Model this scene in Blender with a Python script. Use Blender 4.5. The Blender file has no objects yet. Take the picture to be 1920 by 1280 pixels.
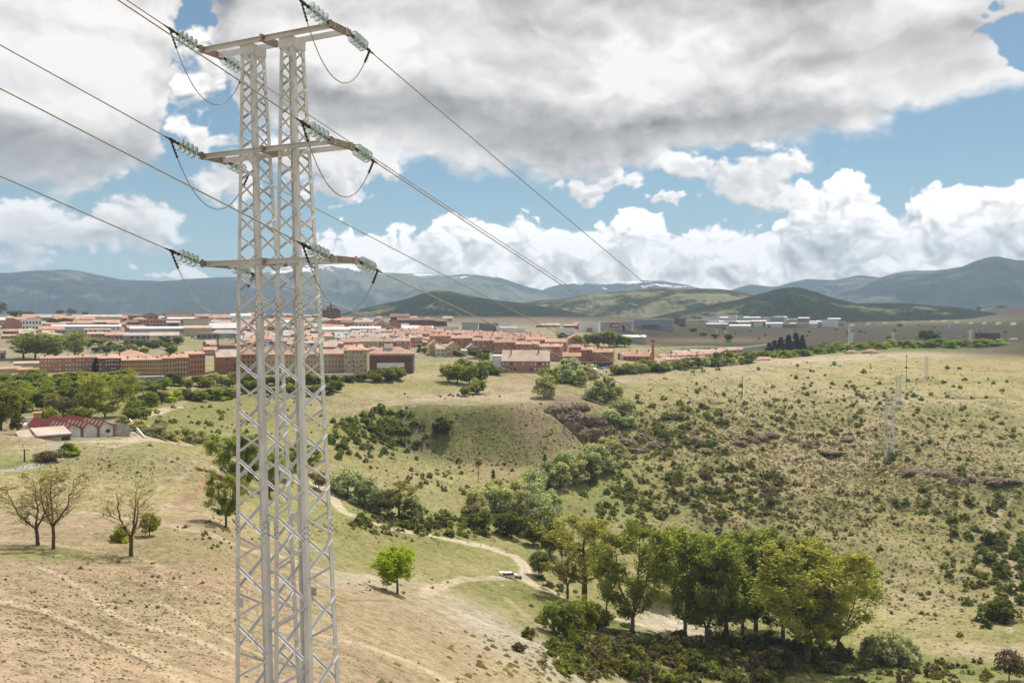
import bpy, math, random
import numpy as np
from mathutils import Vector, Matrix

R = math.radians
sc = bpy.context.scene
col = sc.collection
rng = np.random.default_rng(7)
random.seed(7)

# ------------------------------------------------------------------ camera
F = 1600.0                       # focal length in photograph pixels (1920 wide)
PITCH = math.atan2(40.0, F)      # horizon 40 px above the middle row
CP, SP = math.cos(PITCH), math.sin(PITCH)
CZ = 100.0                       # camera height over the datum
cam_d = bpy.data.cameras.new('camera')
cam_d.sensor_width = 36.0
cam_d.lens = 36.0 * F / 1920.0
cam_d.clip_start = 0.5
cam_d.clip_end = 80000.0
cam = bpy.data.objects.new('camera', cam_d)
col.objects.link(cam)
cam.location = (0, 0, CZ)
cam.rotation_euler = (R(90) - PITCH, 0, 0)
sc.camera = cam

# ------------------------------------------------------------------ light
SUN_AZ, SUN_EL = R(25), R(58)    # azimuth from the view axis towards the right
world = bpy.data.worlds.new('World')
sc.world = world
world.use_nodes = True
sun_d = bpy.data.lights.new('sun', 'SUN')
sun_d.energy = 4.2
sun_d.angle = R(0.53)
sun_d.color = (1.0, 0.95, 0.87)
sun = bpy.data.objects.new('sun', sun_d)
col.objects.link(sun)
sv = Vector((math.sin(SUN_AZ) * math.cos(SUN_EL), math.cos(SUN_AZ) * math.cos(SUN_EL), math.sin(SUN_EL)))
sun.rotation_euler = sv.to_track_quat('Z', 'Y').to_euler()
sun.location = (0, 0, 400)

sc.view_settings.view_transform = 'Standard'
sc.view_settings.look = 'None'
sc.view_settings.gamma = 1.0
sc.view_settings.use_curve_mapping = False
sc.view_settings.exposure = 0.36
sc.cycles.max_bounces = 6
sc.cycles.diffuse_bounces = 2
sc.cycles.glossy_bounces = 2
sc.cycles.transmission_bounces = 4
sc.cycles.transparent_max_bounces = 6
sc.cycles.volume_bounces = 0


class NG:
    """small expression helper for node trees"""
    def __init__(self, tree):
        self.t = tree
        self.n = tree.nodes
        self.l = tree.links

    def _in(self, sock, val):
        if val is None:
            return
        if isinstance(val, bpy.types.NodeSocket):
            self.l.new(val, sock)
        else:
            if isinstance(val, (tuple, list)) and len(val) == 3 and sock.type == 'RGBA':
                val = (*val, 1.0)
            sock.default_value = val

    def m(self, op, a=None, b=None, c=None, clamp=False):
        nd = self.n.new('ShaderNodeMath'); nd.operation = op; nd.use_clamp = clamp
        for i, x in enumerate((a, b, c)):
            self._in(nd.inputs[i], x)
        return nd.outputs[0]

    def v(self, op, a=None, b=None, s=None):
        nd = self.n.new('ShaderNodeVectorMath'); nd.operation = op
        self._in(nd.inputs[0], a); self._in(nd.inputs[1], b)
        if s is not None:
            self._in(nd.inputs['Scale'], s)
        return nd.outputs[0]

    def xyz(self, x, y, z):
        nd = self.n.new('ShaderNodeCombineXYZ')
        for i, q in enumerate((x, y, z)):
            self._in(nd.inputs[i], q)
        return nd.outputs[0]

    def sep(self, vec):
        nd = self.n.new('ShaderNodeSeparateXYZ'); self._in(nd.inputs[0], vec)
        return nd.outputs[0], nd.outputs[1], nd.outputs[2]

    def noise(self, vec, scale, detail=4, rough=0.55, dist=0.0, lac=2.0, dims='3D', out=0):
        nd = self.n.new('ShaderNodeTexNoise'); nd.noise_dimensions = dims
        self._in(nd.inputs['Vector'], vec)
        nd.inputs['Scale'].default_value = scale
        nd.inputs['Detail'].default_value = detail
        nd.inputs['Roughness'].default_value = rough
        nd.inputs['Distortion'].default_value = dist
        nd.inputs['Lacunarity'].default_value = lac
        return nd.outputs[out]

    def vor(self, vec, scale, feature='F1', smooth=1.0, detail=0.0, rough=0.5, out=0, dims='3D'):
        nd = self.n.new('ShaderNodeTexVoronoi'); nd.feature = feature; nd.voronoi_dimensions = dims
        self._in(nd.inputs['Vector'], vec)
        nd.inputs['Scale'].default_value = scale
        if 'Detail' in nd.inputs:
            nd.inputs['Detail'].default_value = detail
            nd.inputs['Roughness'].default_value = rough
        if feature == 'SMOOTH_F1':
            nd.inputs['Smoothness'].default_value = smooth
        return nd.outputs[out]

    def ss(self, x, lo, hi, a=0.0, b=1.0):
        nd = self.n.new('ShaderNodeMapRange'); nd.interpolation_type = 'SMOOTHSTEP'
        self._in(nd.inputs[0], x)
        for i, q in enumerate((lo, hi, a, b)):
            self._in(nd.inputs[1 + i], q)
        return nd.outputs[0]

    def lin(self, x, lo, hi, a=0.0, b=1.0):
        nd = self.n.new('ShaderNodeMapRange')
        self._in(nd.inputs[0], x)
        for i, q in enumerate((lo, hi, a, b)):
            self._in(nd.inputs[1 + i], q)
        return nd.outputs[0]

    def mix(self, f, a, b, blend='MIX'):
        nd = self.n.new('ShaderNodeMix'); nd.data_type = 'RGBA'; nd.blend_type = blend
        self._in(nd.inputs[0], f); self._in(nd.inputs[6], a); self._in(nd.inputs[7], b)
        return nd.outputs[2]

    def curve(self, x, pts, lo, hi, ylo, yhi):
        """piecewise smooth curve y(x) through pts"""
        nd = self.n.new('ShaderNodeFloatCurve')
        self._in(nd.inputs['Value'], self.lin(x, lo, hi))
        cv = nd.mapping.curves[0]
        q = [((a - lo) / (hi - lo), (b - ylo) / (yhi - ylo)) for a, b in pts]
        cv.points[0].location = q[0]; cv.points[1].location = q[-1]
        for p in q[1:-1]:
            cv.points.new(*p)
        for p in cv.points:
            p.handle_type = 'AUTO_CLAMPED'
        nd.mapping.update()
        return self.m('MULTIPLY_ADD', nd.outputs[0], yhi - ylo, ylo)


def pxa(u):                 # photograph column -> azimuth
    return math.atan2(u - 960.0, F)


# ------------------------------------------------------------------ numpy noise
def _hash(ix, iy, seed):
    h = (ix.astype(np.uint32) * np.uint32(374761393) + iy.astype(np.uint32) * np.uint32(668265263) + np.uint32(seed * 1442695041 & 0xffffffff))
    h = (h ^ (h >> np.uint32(13))) * np.uint32(1274126177)
    return h ^ (h >> np.uint32(16))


_GA = np.linspace(0, 2 * np.pi, 64, endpoint=False)
_GX, _GY = np.cos(_GA).astype(np.float32), np.sin(_GA).astype(np.float32)


def perlin(x, y, seed=0):
    """gradient noise, roughly -1..1"""
    x0 = np.floor(x); y0 = np.floor(y)
    fx = (x - x0).astype(np.float32); fy = (y - y0).astype(np.float32)
    ix = x0.astype(np.int64); iy = y0.astype(np.int64)
    u = fx * fx * fx * (fx * (fx * 6 - 15) + 10)
    w = fy * fy * fy * (fy * (fy * 6 - 15) + 10)

    def gd(dx, dy):
        h = _hash(ix + dx, iy + dy, seed) & np.uint32(63)
        return _GX[h] * (fx - dx) + _GY[h] * (fy - dy)
    a = gd(0, 0); b = gd(1, 0); c = gd(0, 1); d = gd(1, 1)
    a += u * (b - a); c += u * (d - c)
    return (a + w * (c - a)) * 1.45


def fbm(x, y, octaves=5, rough=0.5, seed=0, lac=2.03):
    s = 0.0; amp = 1.0; tot = 0.0
    for i in range(octaves):
        s = s + amp * perlin(x, y, seed + i * 17)
        tot += amp; amp *= rough
        x = x * lac + 11.3; y = y * lac + 5.7
    return s / tot


def worley(x, y, seed=0):
    """distance to the nearest jittered cell point (0 at the points)"""
    x0 = np.floor(x).astype(np.int64); y0 = np.floor(y).astype(np.int64)
    best = np.full(np.shape(x), 9.0, np.float32)
    for dx in (-1, 0, 1):
        for dy in (-1, 0, 1):
            h = _hash(x0 + dx, y0 + dy, seed)
            px = x0 + dx + (h & np.uint32(1023)) / np.float32(1023)
            py = y0 + dy + ((h >> np.uint32(10)) & np.uint32(1023)) / np.float32(1023)
            np.minimum(best, ((x - px) ** 2 + (y - py) ** 2).astype(np.float32), out=best)
    return np.sqrt(best)


def sst(x, lo, hi):
    t = np.clip((x - lo) / (hi - lo), 0, 1)
    return t * t * (3 - 2 * t)


def pchip(xk, yk, x):
    """monotone cubic through knots; yk may be (n,) or (n, m) with x scalar grid over axis 0"""
    xk = np.asarray(xk, float); yk = np.asarray(yk, float)
    if yk.ndim == 1:
        yk = yk[:, None]; flat = True
    else:
        flat = False
    h = np.diff(xk)[:, None]
    d = np.diff(yk, axis=0) / h
    m = np.zeros_like(yk)
    m[0] = d[0]; m[-1] = d[-1]
    if len(xk) > 2:
        s = d[:-1] * d[1:]
        w1 = 2 * h[1:] + h[:-1]; w2 = h[1:] + 2 * h[:-1]
        with np.errstate(divide='ignore', invalid='ignore'):
            mm = (w1 + w2) / (w1 / d[:-1] + w2 / d[1:])
        m[1:-1] = np.where(s > 0, mm, 0.0)
    x = np.clip(np.asarray(x, float), xk[0], xk[-1])
    i = np.clip(np.searchsorted(xk, x, side='right') - 1, 0, len(xk) - 2)
    hh = (xk[i + 1] - xk[i])[:, None]
    t = ((x - xk[i])[:, None]) / hh
    y = ((1 + 2 * t) * (1 - t) ** 2) * yk[i] + (t * (1 - t) ** 2) * hh * m[i] + (t * t * (3 - 2 * t)) * yk[i + 1] + (t * t * (t - 1)) * hh * m[i + 1]
    return y[:, 0] if flat else y
# ------------------------------------------------------------------ sky: clouds computed over the whole upper hemisphere
SKY_A = R(41)                    # finer columns within this azimuth
SKY_E = 0.46                     # finer rows below this tan-elevation


def box1(a, n, axis):
    """running mean along an axis, edges held"""
    n = int(n) | 1
    p = n // 2
    pad = [(0, 0), (0, 0)]; pad[axis] = (p + 1, p)
    c = np.cumsum(np.pad(a, pad, mode='edge'), axis=axis, dtype=np.float64)
    if axis == 0:
        return ((c[n:] - c[:-n]) / n).astype(np.float32)
    return ((c[:, n:] - c[:, :-n]) / n).astype(np.float32)


def blur(a, n):
    for _ in range(2):
        a = box1(box1(a, n, 0), n, 1)
    return a


def E_(u, v):
    return (600.0 - v) / F * math.cos(math.atan2(u - 960.0, F))


def shift(T, dx, dy):
    """value of T at (column + dx, row + dy), edges held"""
    h, w = T.shape
    yy = np.clip(np.arange(h) + int(round(dy)), 0, h - 1)
    xx = np.clip(np.arange(w) + int(round(dx)), 0, w - 1)
    return T[yy][:, xx]


def march(T, px, n, step):
    """mean of T towards the light (up and a little right), px = pixels per photograph pixel"""
    s = np.zeros_like(T)
    for i in range(1, n + 1):
        s += shift(T, 0.45 * i * step * px, 0.95 * i * step * px)
    return s / n


def clouds(a, e, px):
    """a, e: azimuth and tan-elevation grids; returns bank/puff/deck alpha and brightness"""
    A = a.astype(np.float32); Eg = e.astype(np.float32)
    le = np.log(Eg + 0.16).astype(np.float32) * 0.22
    wx = fbm(A * 9, le * 9, 3, 0.5, 1) * 0.028
    wy = fbm(A * 9, le * 9, 3, 0.5, 2) * 0.028
    X, Y = A + wx, le + wy
    w1 = worley(X * 15, Y * 15, 3); w2 = worley(X * 33 + 3, Y * 33, 4); w3 = worley(X * 75, Y * 75 + 9, 5)
    bil = (0.46 - w1) * 0.85 + (0.46 - w2) * 0.42 + (0.46 - w3) * 0.20
    n1 = fbm(X * 17, Y * 17, 7, 0.56, 11)
    puffy = bil * 0.75 + n1 * 0.75
    # the near deck has puffs of its own, equally wide and high
    qA, qE = A + fbm(A * 8, Eg * 9, 4, 0.55, 91) * 0.05, Eg * 1.25 + fbm(A * 8, Eg * 9, 4, 0.55, 92) * 0.05
    d1 = worley(qA * 9, qE * 11, 93); d2 = worley(qA * 21, qE * 25, 94); d3 = worley(qA * 48, qE * 54, 95)
    nD = fbm(qA * 14, qE * 17, 6, 0.55, 96)
    puffD = (0.46 - d1) * 0.60 + (0.46 - d2) * 0.34 + (0.46 - d3) * 0.16 + nD * 0.75

    # ragged outlines: every shape below is looked up at warped directions
    Aw = A + fbm(A * 13, Eg * 15, 4, 0.55, 81) * 0.046 + fbm(A * 55, Eg * 60, 3, 0.6, 82) * 0.011
    Ew = Eg + fbm(A * 13, Eg * 15, 4, 0.55, 83) * 0.030 + fbm(A * 55, Eg * 60, 3, 0.6, 84) * 0.011
    grid = np.linspace(-3.3, 3.3, 4000)

    bA, bE = A + fbm(A * 16, Eg * 18, 4, 0.55, 101) * 0.026, Eg + fbm(A * 16, Eg * 18, 4, 0.55, 102) * 0.026
    b1 = worley(bA * 17, bE * 21, 103); b2 = worley(bA * 38, bE * 45, 104); b3 = worley(bA * 84, bE * 96, 105)
    nB = fbm(bA * 24, bE * 30, 6, 0.55, 106)
    puffB = (0.46 - b1) * 0.66 + (0.46 - b2) * 0.38 + (0.46 - b3) * 0.20 + nB * 0.55

    def cv(pts, w=0.5):
        tab = pchip([p[0] for p in pts], [p[1] for p in pts], grid)
        return np.interp(A + (Aw - A) * w, grid, tab).astype(np.float32)
    P = pxa
    top = cv([(-3.2, 0.10), (-1.6, 0.09), (-0.9, 0.04), (-0.62, 0.0), (P(20), E_(20, 590)), (P(100), E_(100, 620)), (P(330), E_(330, 620)), (P(420), E_(420, 585)), (P(500), E_(500, 530)), (P(560), E_(560, 468)),
              (P(620), E_(620, 440)), (P(680), E_(680, 428)), (P(760), E_(760, 432)), (P(860), E_(860, 410)), (P(940), E_(940, 420)), (P(1010), E_(1010, 415)), (P(1090), E_(1090, 435)), (P(1135), E_(1135, 425)),
              (P(1170), E_(1170, 393)), (P(1215), E_(1215, 402)), (P(1270), E_(1270, 428)), (P(1390), E_(1390, 428)), (P(1465), E_(1465, 398)), (P(1480), E_(1480, 375)),
              (P(1520), E_(1520, 348)), (P(1575), E_(1575, 320)), (P(1630), E_(1630, 345)), (P(1690), E_(1690, 378)), (P(1740), E_(1740, 362)), (P(1800), E_(1800, 350)), (P(1860), E_(1860, 345)), (P(1920), E_(1920, 335)),
              (0.70, 0.145), (0.95, 0.13), (1.3, 0.10), (3.2, 0.10)], 0.3)
    edge = box1(np.clip(puffy, -0.9, 0.9), max(1, 3), 0)
    dB = (top - (Eg + (Ew - Eg) * 0.30)) / 0.020 + np.clip(puffB, -1.0, 0.9) * 1.9
    # deck
    bot = cv([(-3.2, 0.30), (-1.2, 0.25), (P(-120), E_(-120, 335)), (P(0), E_(0, 362)), (P(120), E_(120, 368)), (P(250), E_(250, 355)), (P(310), E_(310, 300)), (P(345), E_(345, 130)), (P(370), E_(370, 20)),
              (P(395), E_(395, 30)), (P(425), E_(425, 150)), (P(470), E_(470, 250)), (P(560), E_(560, 282)), (P(680), E_(680, 312)), (P(780), E_(780, 328)), (P(900), E_(900, 338)),
              (P(1000), E_(1000, 345)), (P(1130), E_(1130, 350)), (P(1210), E_(1210, 325)), (P(1300), E_(1300, 290)), (P(1500), E_(1500, 278)), (P(1620), E_(1620, 258)), (P(1720), E_(1720, 228)),
              (P(1920), E_(1920, 192)), (0.75, 0.27), (1.3, 0.30), (3.2, 0.30)])
    qd = 1.0 / (Eg + 0.16)
    qx, qy = np.sin(A) * qd, np.cos(A) * qd
    qx = qx + fbm(qx * 0.9, qy * 0.9, 3, 0.5, 21) * 0.25
    qy = qy + fbm(qx * 0.9 + 9, qy * 0.9, 3, 0.5, 22) * 0.25
    nd = fbm(qx * 1.5, qy * 1.5, 6, 0.52, 31)
    nb = fbm(qx * 0.6, qy * 0.6, 3, 0.5, 41)
    over = sst(Eg, 0.42, 1.0)
    raw = (Eg + (Ew - Eg) * 0.55 - bot) / 0.028
    dD = raw + nd * 1.3 + puffD * 1.0
    dD = np.minimum(dD, 3.2 + nd * 1.6 + over * (nb * 8.0 - 2.6))

    def blob(u, v, ru, rv):
        return 1.0 - np.sqrt(((Aw - P(u)) / (ru / F)) ** 2 + ((Ew - E_(u, v)) / (rv / F)) ** 2)
    for (u, v, ru, rv, k) in ((1908, 70, 70, 62, 9.0), (355, 55, 58, 110, 4.0), (365, 230, 75, 75, 3.0)):
        dD = dD - np.maximum(blob(u, v, ru, rv) + puffy * 0.45, 0) * k
    pf = np.full(A.shape, -9.0, np.float32)
    for (u, v, ru, rv) in ((75, 428, 150, 48), (245, 425, 90, 62), (170, 445, 120, 34), (25, 480, 85, 24), (1400, 332, 130, 58), (1295, 322, 60, 38), (1490, 308, 72, 30), (622, 362, 60, 28), (1244, 374, 24, 13),
                           (600, 300, 170, 52), (395, 262, 62, 40), (430, 330, 80, 60), (1110, 352, 75, 24), (352, 524, 75, 12), (430, 530, 50, 9), (385, 120, 55, 70), (350, 225, 40, 40)):
        np.maximum(pf, blob(u, v, ru, rv), out=pf)
    dP = pf * 2.3 + np.clip(puffD, -1.2, 0.9) * 2.2 - 0.10

    def hi_relief(T, k1, k2):
        s1 = march(T, px, 5, 2.6); s2 = march(T, px, 6, 9.0)
        return np.exp(-k1 * np.maximum(s1 - T * 0.25, 0)), np.exp(-k2 * s2)
    # ---- bank: sunlit from above, self-shadowed by the puffs
    TB = np.maximum(dB, 0)
    bump = np.clip(puffB + 0.55, 0, 1.6)
    tb = bump * np.minimum(TB, 1.2)
    ds = tb - march(tb, px, 4, 3.0)
    dl = tb - march(blur(tb, 9 * px), px, 6, 8.0)
    depth = np.exp(-0.16 * TB)
    fineB = (0.42 - b2) * 0.26 + (0.42 - b3) * 0.17 + nB * 0.22
    shB = 0.66 + 0.24 * depth + ds * 0.48 + dl * 0.46 + fineB * 0.75
    grey = sst(fbm(A * 7, Eg * 16, 3, 0.5, 61) + 0.22 * sst(TB, 1.5, 4), 0.02, 0.42)
    shB = shB - 0.26 * grey * sst(TB, 0.8, 2.4)
    alB = sst(dB, 0.0, 0.34)
    TP = np.maximum(dP, 0)
    tp = np.clip(puffD + 0.55, 0, 1.6) * np.minimum(TP, 1.2)
    shP = 0.80 + puffD * 0.22 + (tp - march(tp, px, 4, 3.0)) * 0.40 + (tp - march(blur(tp, 7 * px), px, 6, 6.0)) * 0.26 - 0.16 * sst(TP, 0.8, 2.0)
    alP = sst(dP, 0.0, 0.75)
    # ---- deck: lit from above and behind, so its flat base is grey and thin places glow
    thick = np.clip(dD, 0, 3.4)
    tn = blur(np.clip(nd + 0.5, 0, 1.3), 5 * px)
    reld = tn - march(blur(tn, 5 * px), px, 6, 10.0)
    fr = np.clip(puffD + 0.55, 0, 1.6) * sst(dD, 0.0, 1.0)
    relf = blur(fr, 3 * px) - march(blur(fr, 9 * px), px, 5, 7.0)
    base = 1.0 - 0.56 * sst(raw + nd * 0.9, -0.2, 1.7) + 0.40 * sst(raw + nd * 1.6, 2.0, 5.0)
    body = fbm(A * 3.1 + 4.2, Eg * 6.5, 4, 0.5, 71)
    shD = base + reld * 0.45 + relf * 0.36 + body * 0.42 + puffD * 0.10 - 0.05
    for (u, v, ru, rv, k) in ((1780, 60, 330, 190, 0.30), (1290, 135, 210, 60, 0.20), (640, 90, 130, 90, 0.25), (1600, 170, 260, 60, 0.10), (250, 140, 150, 170, 0.22), (1230, 215, 160, 24, 0.22), (480, 90, 90, 110, 0.16),
                              (1500, 40, 120, 90, -0.30), (1080, 20, 330, 60, -0.16), (150, 330, 240, 50, -0.16), (1180, 250, 360, 50, -0.16), (800, 270, 220, 60, 0.16), (1000, 60, 200, 40, -0.05)):
        shD = shD + k * sst(blob(u, v, ru * 1.25, rv * 1.25) + nd * 0.30, 0.0, 0.75)
    alD = sst(dD, -0.15, 0.80)
    return (alB, shB), (alP, shP), (alD, shD)


def build_sky():
    NI = 1840; NO = 420
    azi = np.linspace(-SKY_A, SKY_A, NI)
    k1 = 0.40 / SKY_A; k2 = 0.10 / (math.pi - SKY_A)
    W, HR, HU = 2300, 640, 96
    uc = (np.arange(W) + 0.5) / W - 0.5
    aa = np.where(np.abs(uc) <= 0.40, uc / k1, np.sign(uc) * (SKY_A + (np.abs(uc) - 0.40) / k2))
    VF = 0.87                                     # share of the rows below SKY_E
    HH = 740
    vc = (np.arange(HH) + 0.5) / HH
    th0 = math.atan(SKY_E)
    ee = np.where(vc <= VF, vc / VF * SKY_E, np.tan(np.minimum(th0 + (vc - VF) / (1 - VF) * (math.pi / 2 - th0), math.pi / 2 - 0.02)))
    a, e = np.meshgrid(aa, ee)
    px = (HH * VF / SKY_E) / F                    # image rows per photograph pixel
    B, Pf, D = clouds(a, e, px)
    img = np.zeros((HH, W, 4), np.float32)
    lit = np.array([1.02, 0.965, 0.925], np.float32); dark = np.array([0.140, 0.126, 0.116], np.float32)

    def rgb(s):
        s = np.clip(s, 0.10, 1.0)[..., None]
        return dark + (lit - dark) * s ** 1.25
    c = np.zeros((HH, W, 3), np.float32); al = np.zeros((HH, W, 1), np.float32)
    for (alp, sh), gain in ((B, 1.30), (Pf, 1.02), (D, 0.87)):
        q = np.clip(alp, 0, 1)[..., None]
        c = c * (1 - q) + rgb(sh) * gain * q
        al = al * (1 - q) + q
    img[..., :3] = c; img[..., 3:] = al          # premultiplied cloud radiance and cover
    return img, k1, k2, VF, th0


def sky_world():
    img, k1, k2, VF, th0 = build_sky()
    h, w = img.shape[:2]
    im = bpy.data.images.new('cloud_field', w, h, alpha=True, float_buffer=True)
    im.colorspace_settings.name = 'Non-Color'
    im.alpha_mode = 'CHANNEL_PACKED'
    im.pixels.foreach_set(img.reshape(-1))
    im.update()
    t = world.node_tree
    t.nodes.clear()
    g = NG(t)
    out = t.nodes.new('ShaderNodeOutputWorld')
    bg = t.nodes.new('ShaderNodeBackground')
    bg.inputs['Strength'].default_value = 0.1
    t.links.new(bg.outputs[0], out.inputs[0])
    sky = t.nodes.new('ShaderNodeTexSky')
    sky.sky_type = 'NISHITA'
    sky.sun_disc = False
    sky.sun_elevation = SUN_EL
    sky.sun_rotation = SUN_AZ
    sky.altitude = 1000
    sky.air_density = 1.0
    sky.dust_density = 1.0
    sky.ozone_density = 1.5
    tc = t.nodes.new('ShaderNodeTexCoord')
    x, y, z = g.sep(g.v('NORMALIZE', tc.outputs['Generated']))
    hyp = g.m('SQRT', g.m('ADD', g.m('MULTIPLY', x, x), g.m('ADD', g.m('MULTIPLY', y, y), 1e-6)))
    az = g.m('ARCTAN2', x, y)
    te = g.m('MAXIMUM', g.m('DIVIDE', z, hyp), 0.0)
    cl = g.m('MINIMUM', g.m('MAXIMUM', az, -SKY_A), SKY_A)
    u = g.m('ADD', g.m('ADD', g.m('MULTIPLY', az, k2), g.m('MULTIPLY', cl, k1 - k2)), 0.5)
    th = g.m('ARCTANGENT', te)
    v1 = g.m('MULTIPLY', g.m('MINIMUM', te, SKY_E), VF / SKY_E)
    v2 = g.m('MULTIPLY', g.m('MAXIMUM', g.m('SUBTRACT', th, th0), 0.0), (1 - VF) / (math.pi / 2 - th0))
    tx = t.nodes.new('ShaderNodeTexImage')
    tx.image = im; tx.interpolation = 'Cubic'; tx.extension = 'EXTEND'
    t.links.new(g.xyz(u, g.m('ADD', v1, v2), 0.0), tx.inputs[0])
    blue = g.mix(1.0, sky.outputs[0], SKY_TINT, 'MULTIPLY')
    hz = g.ss(te, 0.0, 0.20, 0.26, 0.0)
    blue = g.mix(hz, blue, (5.0, 6.2, 6.9))
    inv = g.m('SUBTRACT', 1.0, tx.outputs['Alpha'])
    part = g.v('SCALE', blue, s=inv)
    cl_ = g.v('SCALE', tx.outputs['Color'], s=10.0)
    t.links.new(g.v('ADD', part, cl_), bg.inputs['Color'])
    world.cycles.sampling_method = 'MANUAL'
    world.cycles.sample_map_resolution = 512


SKY_TINT = (0.57, 0.71, 0.68)
sky_world()
# ------------------------------------------------------------------ object helpers
def tag(o, label=None, cat=None, group=None, kind=None):
    if label: o['label'] = label
    if cat: o['category'] = cat
    if group: o['group'] = group
    if kind: o['kind'] = kind
    return o


def mesh_np(name, verts, quads=None, tris=None, mats=(), midx=None, smooth=False):
    me = bpy.data.meshes.new(name)
    verts = np.asarray(verts, np.float32).reshape(-1, 3)
    me.vertices.add(len(verts))
    me.vertices.foreach_set('co', verts.reshape(-1))
    loops, starts, n = [], [], 0
    if quads is not None and len(quads):
        q = np.asarray(quads, np.int32).reshape(-1, 4)
        loops.append(q.reshape(-1)); starts.append(np.arange(len(q), dtype=np.int32) * 4); n = len(q) * 4
    if tris is not None and len(tris):
        q = np.asarray(tris, np.int32).reshape(-1, 3)
        loops.append(q.reshape(-1)); starts.append(np.arange(len(q), dtype=np.int32) * 3 + n)
    lo = np.concatenate(loops); st = np.concatenate(starts)
    me.loops.add(len(lo)); me.loops.foreach_set('vertex_index', lo)
    me.polygons.add(len(st)); me.polygons.foreach_set('loop_start', st)
    if midx is not None:
        me.polygons.foreach_set('material_index', np.asarray(midx, np.int32))
    if smooth:
        me.polygons.foreach_set('use_smooth', np.ones(len(st), bool))
    for m in mats:
        me.materials.append(m)
    me.update(calc_edges=True)
    return me


def obj(name, me, parent=None, loc=None):
    o = bpy.data.objects.new(name, me)
    col.objects.link(o)
    if parent is not None:
        o.parent = parent
    if loc is not None:
        o.location = loc
    return o


def empty(name, loc, rz=0.0):
    o = bpy.data.objects.new(name, None)
    o.empty_display_size = 0.3
    col.objects.link(o)
    o.location = loc
    o.rotation_euler = (0, 0, rz)
    return o


class MB:
    """collects simple solids into one mesh"""
    def __init__(self):
        self.v = []; self.f = []; self.m = []

    def add(self, vs, fs, mi=0):
        b = len(self.v)
        self.v += [tuple(p) for p in vs]
        for f in fs:
            self.f.append(tuple(b + i for i in f)); self.m.append(mi)

    def box(self, x0, x1, y0, y1, z0, z1, mi=0):
        vs = [(x, y, z) for z in (z0, z1) for y in (y0, y1) for x in (x0, x1)]
        self.add(vs, [(0, 2, 3, 1), (4, 5, 7, 6), (0, 1, 5, 4), (2, 6, 7, 3), (0, 4, 6, 2), (1, 3, 7, 5)], mi)

    def prism(self, poly, p0, p1, ax, ay, mi=0):
        """extrude 2-D polygon (in axes ax, ay) from p0 to p1"""
        n = len(poly)
        p0, p1, ax, ay = Vector(p0), Vector(p1), Vector(ax), Vector(ay)
        vs = [p0 + ax * a + ay * b for a, b in poly] + [p1 + ax * a + ay * b for a, b in poly]
        fs = [(i, (i + 1) % n, n + (i + 1) % n, n + i) for i in range(n)]
        fs += [tuple(range(n - 1, -1, -1)), tuple(range(n, 2 * n))]
        self.add(vs, fs, mi)

    def tube(self, pts, rad, sides=6, mi=0, cap=True):
        pts = [Vector(p) for p in pts]
        rr = rad if hasattr(rad, '__len__') else [rad] * len(pts)
        b = len(self.v)
        up = None
        for i, p in enumerate(pts):
            d = (pts[min(i + 1, len(pts) - 1)] - pts[max(i - 1, 0)]).normalized()
            if up is None:
                up = Vector((0, 0, 1)) if abs(d.z) < 0.9 else Vector((1, 0, 0))
            s = d.cross(up).normalized(); up = s.cross(d).normalized()
            for k in range(sides):
                a = 2 * math.pi * k / sides
                self.v.append(tuple(p + (s * math.cos(a) + up * math.sin(a)) * rr[i]))
        for i in range(len(pts) - 1):
            for k in range(sides):
                k2 = (k + 1) % sides
                self.f.append((b + i * sides + k, b + i * sides + k2, b + (i + 1) * sides + k2, b + (i + 1) * sides + k)); self.m.append(mi)
        if cap:
            self.f.append(tuple(b + k for k in range(sides - 1, -1, -1))); self.m.append(mi)
            e = b + (len(pts) - 1) * sides
            self.f.append(tuple(e + k for k in range(sides))); self.m.append(mi)

    def lathe(self, prof, origin, axis, sides=16, mi=0):
        axis = Vector(axis).normalized()
        s = axis.cross(Vector((0, 0, 1)) if abs(axis.z) < 0.9 else Vector((1, 0, 0))).normalized(); t = axis.cross(s)
        o = Vector(origin); b = len(self.v); n = len(prof)
        for h, r in prof:
            for k in range(sides):
                a = 2 * math.pi * k / sides
                self.v.append(tuple(o + axis * h + (s * math.cos(a) + t * math.sin(a)) * r))
        for i in range(n - 1):
            for k in range(sides):
                k2 = (k + 1) % sides
                self.f.append((b + i * sides + k, b + i * sides + k2, b + (i + 1) * sides + k2, b + (i + 1) * sides + k)); self.m.append(mi)
        self.f.append(tuple(b + k for k in range(sides - 1, -1, -1))); self.m.append(mi)
        self.f.append(tuple(b + (n - 1) * sides + k for k in range(sides))); self.m.append(mi)

    def mesh(self, name, mats, smooth=False):
        me = bpy.data.meshes.new(name)
        me.from_pydata(self.v, [], self.f)
        for m in mats:
            me.materials.append(m)
        if len(mats) > 1:
            me.polygons.foreach_set('material_index', self.m)
        if smooth:
            me.polygons.foreach_set('use_smooth', np.ones(len(self.f), bool))
        me.update()
        return me

    def build(self, name, mat, parent=None, smooth=False, loc=None):
        mats = mat if isinstance(mat, (list, tuple)) else [mat]
        return obj(name, self.mesh(name, mats, smooth), parent, loc)


# ------------------------------------------------------------------ materials
MATS = {}


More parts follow.
